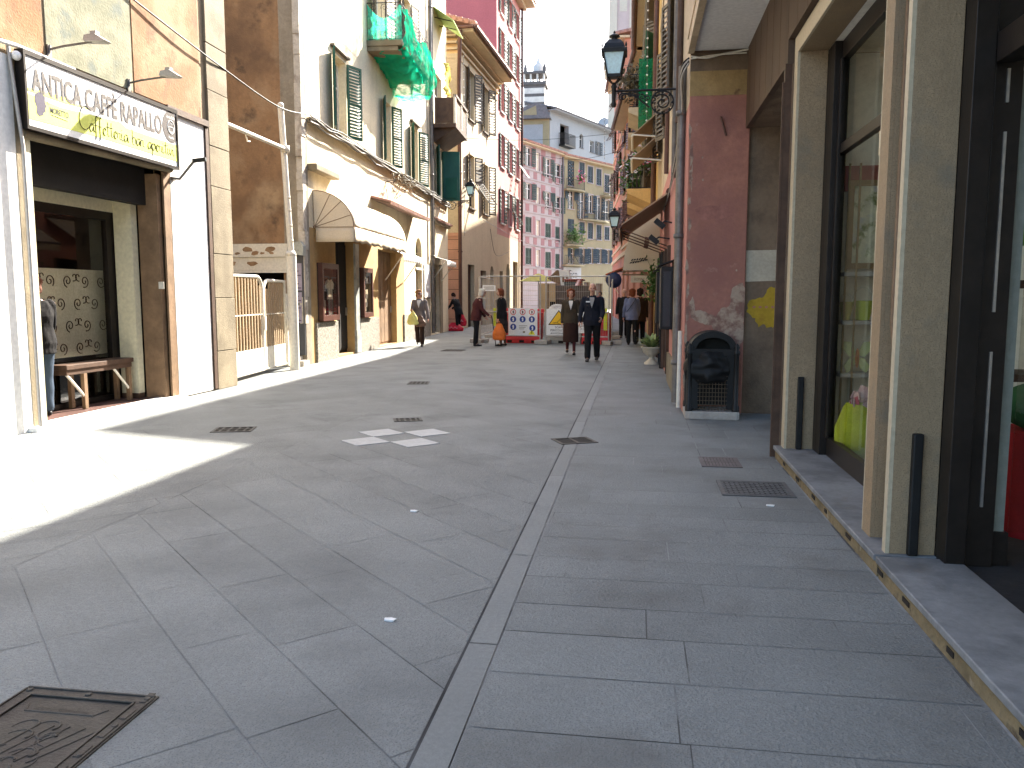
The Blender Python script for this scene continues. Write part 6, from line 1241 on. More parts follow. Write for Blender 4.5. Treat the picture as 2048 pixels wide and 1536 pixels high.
fence_panel(Fn, 0, mid - .06, 2.12, 'wire mesh site fence panel behind the two people chatting'); fence_panel(Fn, mid + .06, Fn.L, 2.10, 'wire mesh site fence panel behind the man in the dark uniform')
Fs = Fac((-0.72, 25.2), (-0.95, 32), -1)
fence_panel(Fs, 0, 3.3, 2.0, 'near wire mesh panel running along the pavement edge', nw=40); fence_panel(Fs, 3.45, 6.75, 2.0, 'far wire mesh panel running along the pavement edge', nw=40)
Fl = Fac((-4.98, 25.7), (-5.2, 32), 1); fence_panel(Fl, 0, 3.3, 2.1, 'wire mesh panel receding along the left side of the roadworks', nw=40)
def barrier(s0, s1, mm, label):
    t = thing('plastic_barrier', Fn.pt((s0 + s1) / 2, 0, -.45), label, 'barrier'); m = MB(); pr = [(-.27, 0), (.27, 0), (.27, .13), (.16, .26), (.11, .98), (-.11, .98), (-.16, .26), (-.27, .13)]
    m.ext(pr, Fn.pt(s0, 0, -.5), Fn.n, V((0, 0, 1)), Fn.u * (s1 - s0)); m.build('body', mm, t, bevel=.02)
    for k in range(3): s = s0 + (s1 - s0) * (k + .5) / 3; m = MB(); m.fbox(Fn, s - .09, s + .07, .02, .1, -.235, -.224); m.build('slot', m_nearblack, t)
barrier(0.75, 1.95, m_red, 'red plastic water filled barrier under the safety notice'); barrier(2.02, 3.25, m_greyp, 'grey plastic barrier under the yellow warning triangle'); barrier(3.28, 4.15, m_red, 'red plastic barrier behind the man in the dark uniform')
for s, lb in ((0.45, 'left lime yellow marker panel on the site fence'), (4.02, 'right lime yellow marker panel on the site fence')):
    m = MB(); m.fbox(Fn, s, s + .1, .55 if s < 1 else .45, 1.12, -.06, -.035); tag(m.build('marker_panel', m_lime if False else mat('fluorescent_lime', (.55, .60, .03), .5)), lb, 'marker', None)
def plate(s0, s1, z0, z1, label, nm='warning_sign'):
    t = thing(nm, Fn.pt((s0 + s1) / 2, z0, .04), label, 'sign'); m = MB(); m.fbox(Fn, s0, s1, z0, z1, .025, .035); m.build('plate', m_signwhite, t); return t
U, N = Fn.u, Fn.n
t = plate(2.22, 3.02, 0.28, 1.10, 'white danger sign with a yellow triangle reading SCAVI PERICOLOSO AVVICINARSI')
c = Fn.pt(2.62, .60, .036)
m = MB(); m.ext([(-.34, 0), (.34, 0), (0, .47)], c, U, E3, N * .003); m.build('triangle_border', m_ink, t)
m = MB(); m.ext([(-.29, .028), (.29, .028), (0, .425)], c + N * .003, U, E3, N * .002); m.build('triangle', m_yel, t)
m = MB(); o = c + N * .0055
m.tube([o + U * a + E3 * b for a, b in ((-.17, .07), (-.05, .09), (.02, .15), (.06, .2))], .018, 6, flat=.3); m.tube([o + U * a + E3 * b for a, b in ((.06, .2), (.1, .13), (.16, .15))], .012, 6, flat=.3); m.tube([o + U * a + E3 * b for a, b in ((-.05, .09), (-.02, .05), (.03, .04))], .014, 6, flat=.3); m.ball(o + U * .12 + E3 * .19, .024, .008, .024); m.tube([o + U * -.2 + E3 * .06, o + U * .2 + E3 * .06], .007, 5, flat=.4); m.build('figure', m_ink, t)
m = MB()
for k, tx in enumerate(('SCAVI', 'PERICOLOSO', 'AVVICINARSI')): m.text(tx, Fn.pt(2.62, .50 - .095 * k, .0365), U, E3, N, .092, align='CENTER', depth=0, bold=.008, sx=.98)
m.build('lettering', m_ink, t)
t = plate(3.15, 3.80, 0.36, 1.09, 'white text sign half hidden behind the woman in the brown skirt')
m = MB()
for k, tx in enumerate(('VIETATO', 'L INGRESSO', 'AI NON ADDETTI', 'AI LAVORI')): m.text(tx, Fn.pt(3.47, .72 - .085 * k, .0365), U, E3, N, .07, align='CENTER', depth=0)
m.build('lettering', m_ink, t)
t = plate(0.98, 1.93, 0.26, 1.12, 'white safety notice covered in red and blue round symbols', 'safety_notice')
def disc(cu, cz, r, mm, nm='symbol', o=.036, th=.002, n=20): m = MB(); m.ext([(r * math.cos(2 * math.pi * i / n), r * math.sin(2 * math.pi * i / n)) for i in range(n)], Fn.pt(cu, cz, o), U, E3, N * th); return m
for i, u_ in enumerate((1.14, 1.45, 1.75)):
    m = disc(u_, 1.0, .095, None); m.mi = [0] * len(m.f); d = disc(u_, 1.0, .072, None, o=.0385); m.add(d.v, d.f, 1); c = Fn.pt(u_, 1.0, .0415); m.tube([c - U * .05 + E3 * .05, c + U * .05 - E3 * .05], .009, 5, 0, flat=.3); m.ext([(-.015, -.05), (.015, -.05), (.03, .0), (.01, .05), (-.02, .03)], c - N * .001, U, E3, N * .001, 2); m.build('prohibition_symbol', [m_signred, m_signwhite, m_ink], t)
for i, (u_, z_) in enumerate(((1.14, .77), (1.45, .77), (1.75, .77), (1.14, .53), (1.77, .50))):
    m = disc(u_, z_, .1, None); c = Fn.pt(u_, z_, .0385); m.ext([(-.03, -.06), (-.01, .0), (-.04, .01), (0, .07), (.03, .02), (.02, -.06)], c, U, E3, N * .001, 1); m.build('mandatory_symbol', [m_blue, m_signwhite], t)
m = MB(); c = Fn.pt(1.75, .29, .036); m.ext([(-.11, 0), (.11, 0), (0, .17)], c, U, E3, N * .002); m.ext([(-.012, .03), (.012, .03), (.014, .11), (-.014, .11)], c + N * .002, U, E3, N * .001, 1); m.build('caution_symbol', [mat('notice_yellow', (.75, .7, .03), .5), m_ink], t)
m = MB()
for k in range(3): m.fbox(Fn, 1.33, 1.6 - .05 * k, .56 - .05 * k, .575 - .05 * k, .035, .037)
m.ball(Fn.pt(1.5, .37, .037), .05, .004, .03); m.build('small_print', m_stone, t)
t = plate(0.12, 0.55, 1.66, 1.84, 'small white plate wired high on the site fence above the white haired person', 'small_sign')
m = MB()
for k in range(2): m.fbox(Fn, .16, .5, 1.71 + k * .06, 1.735 + k * .06, .035, .037)
m.build('print', m_stone, t)

# excavator behind the fence
ex = thing('excavator', (-2.4, 34, 0), 'small excavator with a wide brown bucket raised towards the fence', 'excavator')
m_buck = mat('worn_brown_steel', (0.085, 0.065, 0.055), .55, .25, 4, .2, 40, metal=.3); m_exb = mat('dull_red_machine', (.25, .045, .035), .5, .15, 3)
m = MB(); m.ext([(0, 0), (.15, -.28), (.5, -.32), (.7, 0), (.7, .42), (.52, .48), (.0, .42)], (-3.05, 31.2, 1.40), (0, 1, 0), (0, 0, 1), (1.35, 0, 0)); m.box(-3.07, -1.68, 31.19, 31.26, 1.80, 1.90)
for k in range(6): m.ext([(-.05, 0), (.05, 0), (.035, -.16), (-.035, -.16)], (-2.95 + k * .23, 31.3, 1.14), (1, 0, 0), (0, 0, 1), (0, .05, 0))
m.build('bucket', m_buck, ex, bevel=.015)
m = MB(); m.tube([(-2.35, 31.9, 1.7), (-2.3, 33.2, 2.05), (-2.2, 35.0, 1.3)], .11, 8); m.build('arm', m_exb, ex)
m = MB(); m.box(-3.1, -1.5, 34.3, 36.3, .75, 1.5); m.box(-3.0, -2.3, 34.5, 35.6, 1.5, 2.15); m.box(-3.05, -2.2, 34.4, 35.8, 2.15, 2.22); m.build('body', m_exb, ex, bevel=.04)
m = MB(); m.box(-3.02, -2.28, 34.485, 34.5, 1.6, 2.1); m.build('cab_window', m_glassdark, ex)
for x in (-3.3, -1.65): m = MB(); m.ext([(0, 0), (2.2, 0), (2.45, .3), (2.2, .6), (0, .6), (-.25, .3)], (x, 34.2, .0), (0, 1, 0), (0, 0, 1), (.4, 0, 0)); m.build('track', m_nearblack, ex)
hut = thing('site_hut', (-4.0, 36, 0), 'plywood site hut with a small dark opening behind the excavator bucket', 'hut')
m = MB(); m.box(-4.2, -3.42, 35.5, 37.2, .0, 2.05); m.build('wall', mat('plywood', (.50, .36, .20), .8, .12, 2), hut); m = MB(); m.box(-3.72, -3.5, 35.485, 35.5, .95, 1.25); m.build('opening', m_nearblack, hut)
m = MB()
for x in (-4.16, -3.8, -3.46): m.box(x - .03, x + .03, 35.48, 35.499, 0, 2.05)
m.build('batten', m_wood, hut)
t = thing('kiosk_roof', (-3.4, 38, 0), 'sunlit white pitched kiosk roof with torn lettering beyond the site hut', 'kiosk')
m = MB(); m.ext([(-.55, 0), (-.1, .42), (.45, .42), (.65, -.3), (.1, -.3)], (-3.62, 38.5, 2.3), (1, 0, 0), (0, 0, 1), (0, .6, 0), 0); m.box(-3.9, -3.1, 38.6, 39.5, 0, 2.1, 1); m.ext([(-.55, 0), (-.1, .42), (.0, .4), (.1, -.3)], (-3.62, 38.48, 2.3), (1, 0, 0), (0, 0, 1), (0, .02, 0), 2); m.build('roof', [m_signwhite, m_stone, m_wood], t)
m = MB()
for k, x in enumerate((-3.45, -3.28)): m.box(x, x + .08, 38.47, 38.498, 2.15, 2.45)
m.build('lettering', m_wood, t)
m = MB(); r_ = random.Random(31); n = 18
sheet(m, lambda u, v: V((-4.2 + 3.2 * u, 28.0 + 4.0 * v, max(0.02, 1.05 * math.sin(math.pi * u) ** .8 * math.sin(math.pi * v) ** .8 * (1 + .5 * noise.noise(V((u * 6, v * 6, 2))))))), n * 2, n * 2)
tag(m.build('rubble_heap', mat('pale_rubble', (.48, .47, .45), .95, .2, 8, 1.0, 20, stain=((.3, .29, .28), 6, .5, .62)), base=(-2.6, 30, 0)), 'pale heap of spoil inside the roadworks behind the fence', 'spoil heap', None, 'stuff')
for i, (x, y, lb) in enumerate(((-4.3, 28.6, 'red plastic barrier inside the roadworks left of the spoil heap'), (-4.9, 30.2, 'red plastic barrier inside the roadworks by the left house wall'))):
    m = MB(); m.ext([(-.25, 0), (.25, 0), (.25, .13), (.1, .35), (.1, 1.05), (-.1, 1.05), (-.1, .35), (-.25, .13)], (x, y, 0), (0, 1, 0), (0, 0, 1), (1.1, 0, 0)); tag(m.build('plastic_barrier', m_red, bevel=.02), lb, 'barrier', 'red barriers inside the roadworks')
t = thing('market_umbrella', (-5.6, 47, 0), 'yellow market umbrella beyond the roadworks near the pink house', 'umbrella'); m = MB(); m.loft([[V((-5.6, 47, 2.35)) + V((1.2 * math.cos(a), 1.2 * math.sin(a), 0)) for a in [2 * math.pi * i / 8 for i in range(8)]], [V((-5.6, 47, 2.8)) + V((.02 * math.cos(a), .02 * math.sin(a), 0)) for a in [2 * math.pi * i / 8 for i in range(8)]]], 0, False); m.build('canopy', fab('lemon_canvas', (.62, .58, .16)), t); m = MB(); m.tube([(-5.6, 47, 0), (-5.6, 47, 2.75)], .03, 6); m.build('pole', m_galv, t)

# ================================================================ OVERHEAD WIRES
def wire(pts, r, label, mm=m_black, k=8): m = MB(); m.tube(catmull(pts, k), r, 5); tag(m.build('wire', mm), label, 'wire')
a_, b_ = at_x(240, -22, -6.615), F2.pt(0.5, 5.42, 0.1); c_ = at_x(437, 130, -6.59); d_ = at_y(560, 215, 15.4)
wire([a_, c_, d_, b_], 0.012, 'thick twisted service wire running from the cafe front past the pole to the yellow house')
wire([F2.pt(F2.sY(33.5), 8.0, 0.2), (-4, 33, 7.7), (0.45, 34.2, 8.2)], 0.008, 'thin dark wire crossing the street high between the orange house and the yellow house', k=6)
wire([(-7.3, 51.5, 10.5), (-4, 52, 10.0), (-1.2, 53, 10.6)], 0.012, 'thin wire crossing the street from the pink house to the coral house', k=6)
wire([F3.pt(4.2, 5.3, 0.15), (-5.2, 46, 4.2), (-2, 48, 4.9), (-.8, 49, 5.6)], 0.012, 'faint wire sagging low across the street beyond the fence', m_galv, 6)
wire([F3.pt(6, 5.0, .1), F3.pt(6.9, 3.9, .1), F3.pt(8.2, 3.7, .1), F4.pt(3, 4.1, .1)], 0.012, 'looping cable on the lower wall of the cream house')
def lights(p, q_, n, label):
    t = thing('light_string', p, label, 'light string'); m = MB(); m.tube([p, q_], .006, 4); m.build('cable', m_pipe, t); p, q_ = V(p), V(q_)
    for k in range(n): m = MB(); m.ball(p.lerp(q_, (k + .5) / n), .028, n=6, m=4); m.build('bulb', m_signwhite, t)
lights((0.20, 24.4, 12.0), (0.22, 24.4, 5.4), 26, 'vertical string of small white bulbs hanging in front of the warm yellow house')
lights((-1.55, 37.5, 13.2), (-1.5, 37.5, 7.6), 24, 'vertical string of small white bulbs hanging beside the rose beige tower')
lights(F3.pt(-.1, 12.2, .3), F3.pt(-.1, 4.2, .3), 24, 'string of small white bulbs down the corner pipe of the cream house')
# ================================================================ PEOPLE
def fuse(mb, voxel, amp=0.0, freq=14, smooth=3):
    """grow one continuous skin round overlapping closed shapes"""
    me = bpy.data.meshes.new('t'); me.from_pydata([tuple(p) for p in mb.v], [], mb.f); me.update()
    o = bpy.data.objects.new('t', me); TMP.collection.objects.link(o)
    r = o.modifiers.new('r', 'REMESH'); r.mode = 'VOXEL'; r.voxel_size = voxel
    s = o.modifiers.new('s', 'SMOOTH'); s.factor = 0.5; s.iterations = smooth
    dg = side_graph(); out = bpy.data.meshes.new_from_object(o.evaluated_get(dg))
    bpy.data.objects.remove(o); bpy.data.meshes.remove(me)
    if amp:
        nrm = [V(v.normal) for v in out.vertices]
        for v, nv in zip(out.vertices, nrm):
            p = V(v.co); k = noise.noise(V((p.x * freq, p.y * freq, p.z * freq * 0.55))) + 0.5 * noise.noise(V((p.x * freq * 2.3, p.y * freq * 2.3, p.z * freq)))
            v.co = p + nv * amp * k
    out.polygons.foreach_set('use_smooth', [True] * len(out.polygons)); return out
def part(name, me, mats, root):
    me.name = name; me.materials.clear()
    for m_ in (mats if isinstance(mats, (list, tuple)) else [mats]): me.materials.append(m_)
    o = bpy.data.objects.new(name, me); COL.objects.link(o); o.parent = root; ORI[o.name] = V((0, 0, 0)); return o
def limb(mb, pts, rad, n=12, flat=1.0, up=None):
    mb.tube(pts, rad, n, flat=flat, up=up)
    for p, r in ((pts[0], rad[0]), (pts[-1], rad[-1])): mb.ball(p, r * .99, r * .99, r * .99, 10, 6)

def person(loc, rz, h, label, legs=((0.1, 0.1), (-0.1, 0.1)), arms=((0.1, .12, .2, 0), (0.1, .12, .2, 0)), lean=0.03, hunch=0.0, turn=0.0, nod=0.0, sw=0.18, girth=1.0,
           jacket=None, jlen=.12, trousers=None, skirt=None, skirt_len=.55, shoes=None, hair=None, hstyle='short', shirt=None, glasses=False, scarf=None, skin=m_skin, voxel=.009, tights=None):
    t = thing('person', loc, label, 'person', None, R(rz)); ORI[t.name] = V((0, 0, 0)); k = h / 1.72
    X, Y, Z = V((1, 0, 0)), V((0, 1, 0)), V((0, 0, 1)); hip = V((0, 0, .92 * k)); G = girth
    # legs: thigh swing, knee bend
    L = []
    for sd_, (a, b) in zip((-1, 1), legs):
        h0 = hip + X * sd_ * .085 * k; kn = h0 + V((sd_ * .012, math.sin(a), -math.cos(a))) * .43 * k; an = kn + V((0, math.sin(a - b), -math.cos(a - b))) * .41 * k; L.append([h0, kn, an])
    low = min(l[2].z for l in L) - .075 * k
    hip = hip - Z * low
    for l in L:
        for i in range(3): l[i] = l[i] - Z * low
    sp = lambda u, hu=0.0: hip + V((0, math.sin(lean) * u + hunch * max(0, u / k - .25) ** 1.5 * 0.9, math.cos(lean) * u - hunch * .25 * max(0, u / k - .3)))
    TR = [(-.10, .135, .10), (0, .165 * (.5 + .5 * G), .115 * G), (.10, .150 * G, .108 * G), (.20, .140 * G, .10 * G), (.32, .158 * G, .115 * G), (.42, sw - .012, .108), (.48, sw - .035, .09), (.53, .075, .065)]
    def torso(mb, grow, lo, hi, flare=0):
        rings = []
        def at(u):
            for (u0, a0, b0), (u1, a1, b1) in zip(TR, TR[1:]):
                if u <= u1: f = max(0, (u - u0) / (u1 - u0)); return a0 + (a1 - a0) * f, b0 + (b1 - b0) * f
            return TR[-1][1:]
        n = 10
        for i in range(n + 1):
            u = lo + (hi - lo) * i / n; a, b = at(max(u, -.1)); fl = flare * max(0, (.15 - u)); c = sp(u * k)
            rings.append(mb.ring(c, X * (a + grow + fl) * k, Y * (b + grow + fl) * k, 20))
        mb.loft(rings)
    nk = sp(.52 * k); hd = nk + V((0, .045 + hunch * .18, .165 - hunch * .04)) * k
    cn, sn = math.cos(turn), math.sin(turn); HF_ = V((-sn, cn, 0)); HR_ = V((cn, sn, 0)); HF = (HF_ * math.cos(nod) - Z * math.sin(nod)); HU = (Z * math.cos(nod) + HF_ * math.sin(nod)); HM = Matrix((HR_, HF, HU)).transposed()
    hp = lambda x, y, z: hd + (HR_ * x + HF * y + HU * z) * k
    A = []
    for sd_, (a, ab, e, inw) in zip((-1, 1), arms):
        s0 = sp(.455 * k) + X * sd_ * sw * k; el = s0 + V((sd_ * math.sin(ab), math.sin(a) * math.cos(ab), -math.cos(a) * math.cos(ab))) * .285 * k
        fd = V((sd_ * (math.sin(ab) * .5 - inw), math.sin(a + e), -math.cos(a + e))).normalized(); wr = el + fd * .245 * k; A.append((s0, el, wr, fd, sd_))
    b = MB(); torso(b, 0, -.1, .53)
    for l in L:
        limb(b, l[:2], [.078 * k * G, .052 * k]); limb(b, l[1:], [.052 * k, .034 * k]); b.ball(l[1].lerp(l[2], .28) - Y * .015 * k, .05 * k, .052 * k, .12 * k); limb(b, [l[2], l[2] + V((0, .05, -.035)) * k, l[2] + V((0, .15, -.055)) * k], [.036 * k, .036 * k, .022 * k])
    for s0, el, wr, fd, sd_ in A:
        limb(b, [s0, el], [.05 * k, .038 * k]); limb(b, [el, wr], [.038 * k, .026 * k])
        pn = X * -sd_; pn = (pn - fd * pn.dot(fd)).normalized(); wd = fd.cross(pn).normalized()
        if wd.y < 0: wd = -wd
        b.tube([wr - fd * .01, wr + fd * .045 * k, wr + fd * .088 * k], [.026 * k, .042 * k, .038 * k], 10, flat=.42, up=pn)
        for i in range(4):
            r0 = wr + fd * .08 * k + wd * (.028 - .0185 * i) * k; ln = (.062, .072, .068, .052)[i] * k; cu = .5 + .12 * i
            p1 = r0 + (fd + pn * cu * .5).normalized() * ln * .55; p2 = p1 + (fd * .7 + pn * cu * 1.3).normalized() * ln * .5; limb(b, [r0, p1, p2], [.0098 * k, .009 * k, .0075 * k], 7)
        r0 = wr + fd * .03 * k + wd * .036 * k; limb(b, [r0, r0 + (fd * .6 + wd * .6 + pn * .3).normalized() * .038 * k, r0 + (fd * .9 + wd * .5 + pn * .5).normalized() * .068 * k], [.0125 * k, .011 * k, .009 * k], 7)
    limb(b, [nk - Z * .03 * k, hp(0, -.02, -.06)], [.056 * k, .050 * k]); b.ball(hp(0, -.008, .025), .074 * k, .093 * k, .098 * k, 16, 12, 0, HM); b.ball(hp(0, .022, -.045), .056 * k, .062 * k, .066 * k, 14, 10, 0, HM)
    b.ball(hp(0, .048, -.088), .028 * k, .024 * k, .02 * k, 10, 6, 0, HM); limb(b, [hp(0, .083, .012), hp(0, .104, -.022)], [.009 * k, .014 * k], 8)
    for q_ in (-1, 1): b.ball(hp(q_ * .076, -.01, -.005), .012 * k, .02 * k, .033 * k, 8, 6, 0, HM); b.ball(hp(q_ * .034, .072, -.03), .024 * k, .018 * k, .022 * k, 8, 6, 0, HM); b.ball(hp(q_ * .03, .078, .028), .022 * k, .014 * k, .008 * k, 8, 6, 0, HM)
    part('body', fuse(b, .0075), skin, t)
    for q_ in (-1, 1): m = MB(); m.ball(hp(q_ * .031, .0835, .012), .0125 * k, .006 * k, .0075 * k, 8, 6, 0, HM); m.build('eye', m_ink, t)
    m = MB(); m.ball(hp(0, .083, -.057), .024 * k, .008 * k, .0065 * k, 8, 6, 0, HM); m.build('mouth', fab('lip', (.28, .09, .08), .5), t)
    if glasses:
        m = MB()
        for q_ in (-1, 1): m.ball(hp(q_ * .034, .094, .012), .03 * k, .006 * k, .021 * k, 10, 6, 0, HM); m.tube([hp(q_ * .06, .088, .018), hp(q_ * .079, -.01, .015)], .004 * k, 5)
        m.tube([hp(-.01, .1, .018), hp(.01, .1, .018)], .004 * k, 5); m.build('glasses', m_black, t)
    if hair:
        m = MB(); hs = hstyle
        if hs == 'bald':
            for q_ in (-1, 1): m.ball(hp(q_ * .066, -.035, -.005), .016 * k, .05 * k, .035 * k, 10, 8, 0, HM)
            m.ball(hp(0, -.082, -.015), .06 * k, .022 * k, .045 * k, 10, 8, 0, HM)
        else:
            m.ball(hp(0, -.022, .044), .086 * k, .098 * k, .094 * k, 16, 10, 0, HM); m.ball(hp(0, -.06, .0), .08 * k, .06 * k, .09 * k, 14, 10, 0, HM)
            for q_ in (-1, 1): m.ball(hp(q_ * .066, -.02, .02), .026 * k, .062 * k, .06 * k, 10, 8, 0, HM)
            if hs in ('bob', 'curly'):
                for q_ in (-1, 1): m.ball(hp(q_ * .078, -.015, -.03), .028 * k, .05 * k, .07 * k, 10, 8, 0, HM); m.ball(hp(q_ * .07, -.03, .05), .04 * k, .07 * k, .06 * k, 10, 8, 0, HM)
                m.ball(hp(0, -.075, -.055), .078 * k, .05 * k, .075 * k, 12, 8, 0, HM); m.ball(hp(0, .055, .105), .06 * k, .03 * k, .026 * k, 10, 8, 0, HM)
        part('hair', fuse(m, .009, .008 if hs != 'bald' else .003, 45, 1), hair, t)
    if trousers:
        m = MB(); torso(m, .012, -.1, .10)
        for l in L: limb(m, l[:2], [.096 * k * G, .075 * k]); limb(m, [l[1], l[1].lerp(l[2], .93)], [.075 * k, .068 * k])
        part('trousers', fuse(m, voxel, .006, 13), trousers, t)
    if tights:
        m = MB()
        for l in L: limb(m, l[:2], [.08 * k, .056 * k]); limb(m, l[1:], [.056 * k, .038 * k]); m.ball(l[1].lerp(l[2], .28) - Y * .015 * k, .054 * k, .056 * k, .12 * k)
        part('tights', fuse(m, voxel), tights, t)
    if skirt:
        m = MB(); c1 = (L[0][1] + L[1][1]) / 2; rings = []
        for i in range(9):
            f = i / 8; c = sp(.10 * k).lerp(V((c1.x, c1.y * .7, hip.z - skirt_len * k)), f); w_ = (.155 + .045 * min(1, f * 2.5)) * k * (.6 + .4 * G); dy = (.12 + .055 * min(1, f * 2)) * k; rings.append(m.ring(c, X * w_, Y * dy, 22))
        m.loft(rings); part('skirt', fuse(m, voxel, .007, 11), skirt, t)
    if jacket:
        m = MB(); torso(m, .022, -jlen, .505, .12)
        for s0, el, wr, fd, sd_ in A: limb(m, [s0 - X * sd_ * .02 * k, el], [.072 * k, .056 * k]); limb(m, [el, wr - fd * .012 * k], [.056 * k, .044 * k])
        for a0 in range(10):
            an_ = 2 * math.pi * a0 / 10; m.ball(sp(.515 * k) + V((.072 * math.cos(an_), .066 * math.sin(an_) + .012, .005)) * k, .024 * k, .024 * k, .026 * k, 8, 6)
        part('jacket', fuse(m, voxel, .008, 12), jacket, t)
    fy = lambda u, x: sp(u * k) + V((x * k, (.140 * (1 if u < .4 else .95) + .028) * G * k - (abs(x) ** 2) * 1.5, 0))
    if shirt:
        m = MB(); P = [fy(.26, 0) + Y * .0, fy(.36, .028), fy(.44, .05) - Y * .008, fy(.50, .052) - Y * .035, fy(.50, -.052) - Y * .035, fy(.44, -.05) - Y * .008, fy(.36, -.028)]
        c = [p + Y * .012 for p in P]; n = len(P); m.add(P + c, [tuple(range(n)), tuple(reversed(range(n, 2 * n)))] + [(i, (i + 1) % n, n + (i + 1) % n, n + i) for i in range(n)]); m.build('shirt_front', shirt, t)
    if scarf:
        m = MB(); limb(m, [fy(.50, .03) - Y * .02, fy(.36, .02), fy(.14, .015)], [.045 * k, .05 * k, .055 * k], flat=.5); limb(m, [fy(.50, -.04) - Y * .02, fy(.34, -.02), fy(.2, -.02)], [.045 * k, .05 * k, .05 * k], flat=.5)
        for a0 in range(10): an_ = 2 * math.pi * a0 / 10; m.ball(sp(.53 * k) + V((.07 * math.cos(an_), .065 * math.sin(an_) + .015, .005)) * k, .03 * k)
        part('scarf', fuse(m, voxel, .006, 22), scarf, t)
    if shoes:
        for l in L:
            a = l[2]; m = MB(); z0 = max(a.z - .075 * k, 0.0); m.ball(a + V((0, -.01, -.035)) * k, .040 * k, .055 * k, .04 * k); m.ball(a + V((0, .10, -.05)) * k, .046 * k, .10 * k, .028 * k); m.ball(a + V((0, .05, -.035)) * k, .040 * k, .08 * k, .035 * k); part('shoe', fuse(m, .008, 0, 1, 1), shoes, t)
    M = Matrix.Rotation(R(rz), 3, 'Z'); t_w = lambda p: V(loc) + M @ p
    return t, [t_w(a[2] + a[3] * .07 * k) for a in A], t_w
h_brown = fab('brown_hair', (.09, .035, .02)); h_auburn = fab('auburn_hair', (.16, .045, .02)); h_white = fab('white_hair', (.55, .52, .46)); h_dark = fab('dark_hair', (.02, .012, .01)); h_grey = fab('grey_hair', (.28, .26, .24)); h_gold = fab('light_brown_hair', (.26, .13, .05))
c_grey = fab('taupe_wool', (.17, .145, .135)); c_dkbr = fab('dark_brown_cloth', (.035, .02, .014)); c_black = fab('black_cloth', (.012, .012, .013)); c_navy = fab('navy_cloth', (.012, .014, .022)); c_burg = fab('burgundy_wool', (.075, .022, .022)); c_olive = fab('olive_brown_tweed', (.055, .042, .028)); c_cream = fab('cream_knit', (.55, .48, .38)); c_white = fab('white_cotton', (.68, .66, .62)); c_denim = fab('blue_denim', (.10, .14, .20)); c_blue = fab('slate_blue_jacket', (.13, .15, .24)); c_skirt = fab('brown_skirt', (.035, .016, .012)); c_shoe = fab('black_leather', (.012, .011, .011), .45); c_tight = fab('maroon_tights', (.075, .02, .022)); c_shoe2 = fab('grey_shoe_leather', (.07, .06, .055), .6)
P1, A1, w1 = person(gnd(840, 692), 188, 1.70, 'person in a taupe jacket and dark trousers walking in the sun with a yellow bag', ((.28, .15), (-.22, .25)), ((.15, .22, .15, 0), (.35, .10, 1.25, .15)), .05, 0, .45, .08, .185, 1.08, c_grey, .16, c_dkbr, shoes=c_shoe, hair=h_gold, hstyle='curly', shirt=c_white, glasses=True)
P2, A2, w2 = person(gnd(953, 692), -72, 1.74, 'white haired person in a burgundy jacket leaning on a walking stick', ((.02, .06), (-.03, .06)), ((.25, .06, .35, .1), (.3, .08, .55, .05)), .10, .28, -.1, .12, .17, 1.12, c_burg, .16, c_black, shoes=c_shoe, hair=h_white, hstyle='curly', scarf=c_cream, glasses=True)
P3, A3, w3 = person(gnd(1004, 692), 78, 1.72, 'person in a black coat facing left with an orange carrier bag', ((.03, .05), (-.05, .06)), ((.0, .10, .15, 0), (.1, .1, .5, 0)), .02, .0, .35, -.02, .175, 1.1, c_black, .30, None, fab('charcoal_skirt', (.03, .024, .022)), .52, c_shoe, h_auburn, 'curly', c_cream, False, tights=fab('taupe_tights', (.10, .07, .05)))
P4, A4, w4 = person(gnd(1141, 709), 184, 1.69, 'person with auburn bobbed hair in an olive jacket and brown skirt', ((.18, .10), (-.22, .22)), ((.1, .22, .25, -.05), (-.12, .12, .2, 0)), .02, 0, .0, .02, .18, 1.05, c_olive, .14, None, c_skirt, .58, c_shoe, h_auburn, 'bob', c_white, False, tights=c_tight)
P5, A5, w5 = person(gnd(1184, 722), 178, 1.80, 'balding person in a dark uniform jacket with a chest badge walking towards the viewer', ((-.16, .16), (.2, .10)), ((.25, .12, .75, .12), (.12, .20, .35, .05)), .0, 0, .05, .02, .20, 1.15, c_navy, .12, c_black, shoes=c_shoe2, hair=h_grey, hstyle='bald', shirt=fab('grey_shirt', (.33, .31, .29)))
m = MB(); m.box(.045, .14, .168, .175, 1.355, 1.385); m.build('chest_badge', m_signwhite, P5)
P6, A6, w6 = person(gnd(917, 662), 60, 1.68, 'person in black bending forward over red bags by the cream house corner', ((.0, .05), (.1, .1)), ((.5, .1, .5, .1), (.5, .1, .7, .1)), .35, .25, .2, .5, .18, 1.1, c_black, .2, c_black, shoes=c_shoe, hair=h_dark, hstyle='short')
P7, A7, w7 = person(gnd(1263, 690), 4, 1.72, 'person in a slate blue jacket with a shoulder strap walking away', ((.10, .08), (-.16, .15)), ((.1, .16, .25, 0), (.2, .1, .5, .1)), .02, 0, .1, 0, .185, 1.12, c_blue, .14, c_black, shoes=c_shoe, hair=h_auburn, hstyle='curly')
m = MB(); m.tube(catmull([(.12, -.10, 1.47), (.04, -.165, 1.32), (-.08, -.165, 1.14), (-.17, -.10, 1.02)], 5), .012, 6, flat=.5); m.build('bag_strap', c_black, P7)
P8, A8, w8 = person((-.42, 29.5, 0), 180, 1.76, 'person in a black jacket coming along the pavement behind the walker in blue', ((-.1, .1), (.2, .1)), ((.1, .12, .3, 0), (.0, .15, .3, 0)), 0, 0, .1, 0, .195, 1.1, c_black, .12, c_black, shoes=c_shoe, hair=h_grey, hstyle='bald')
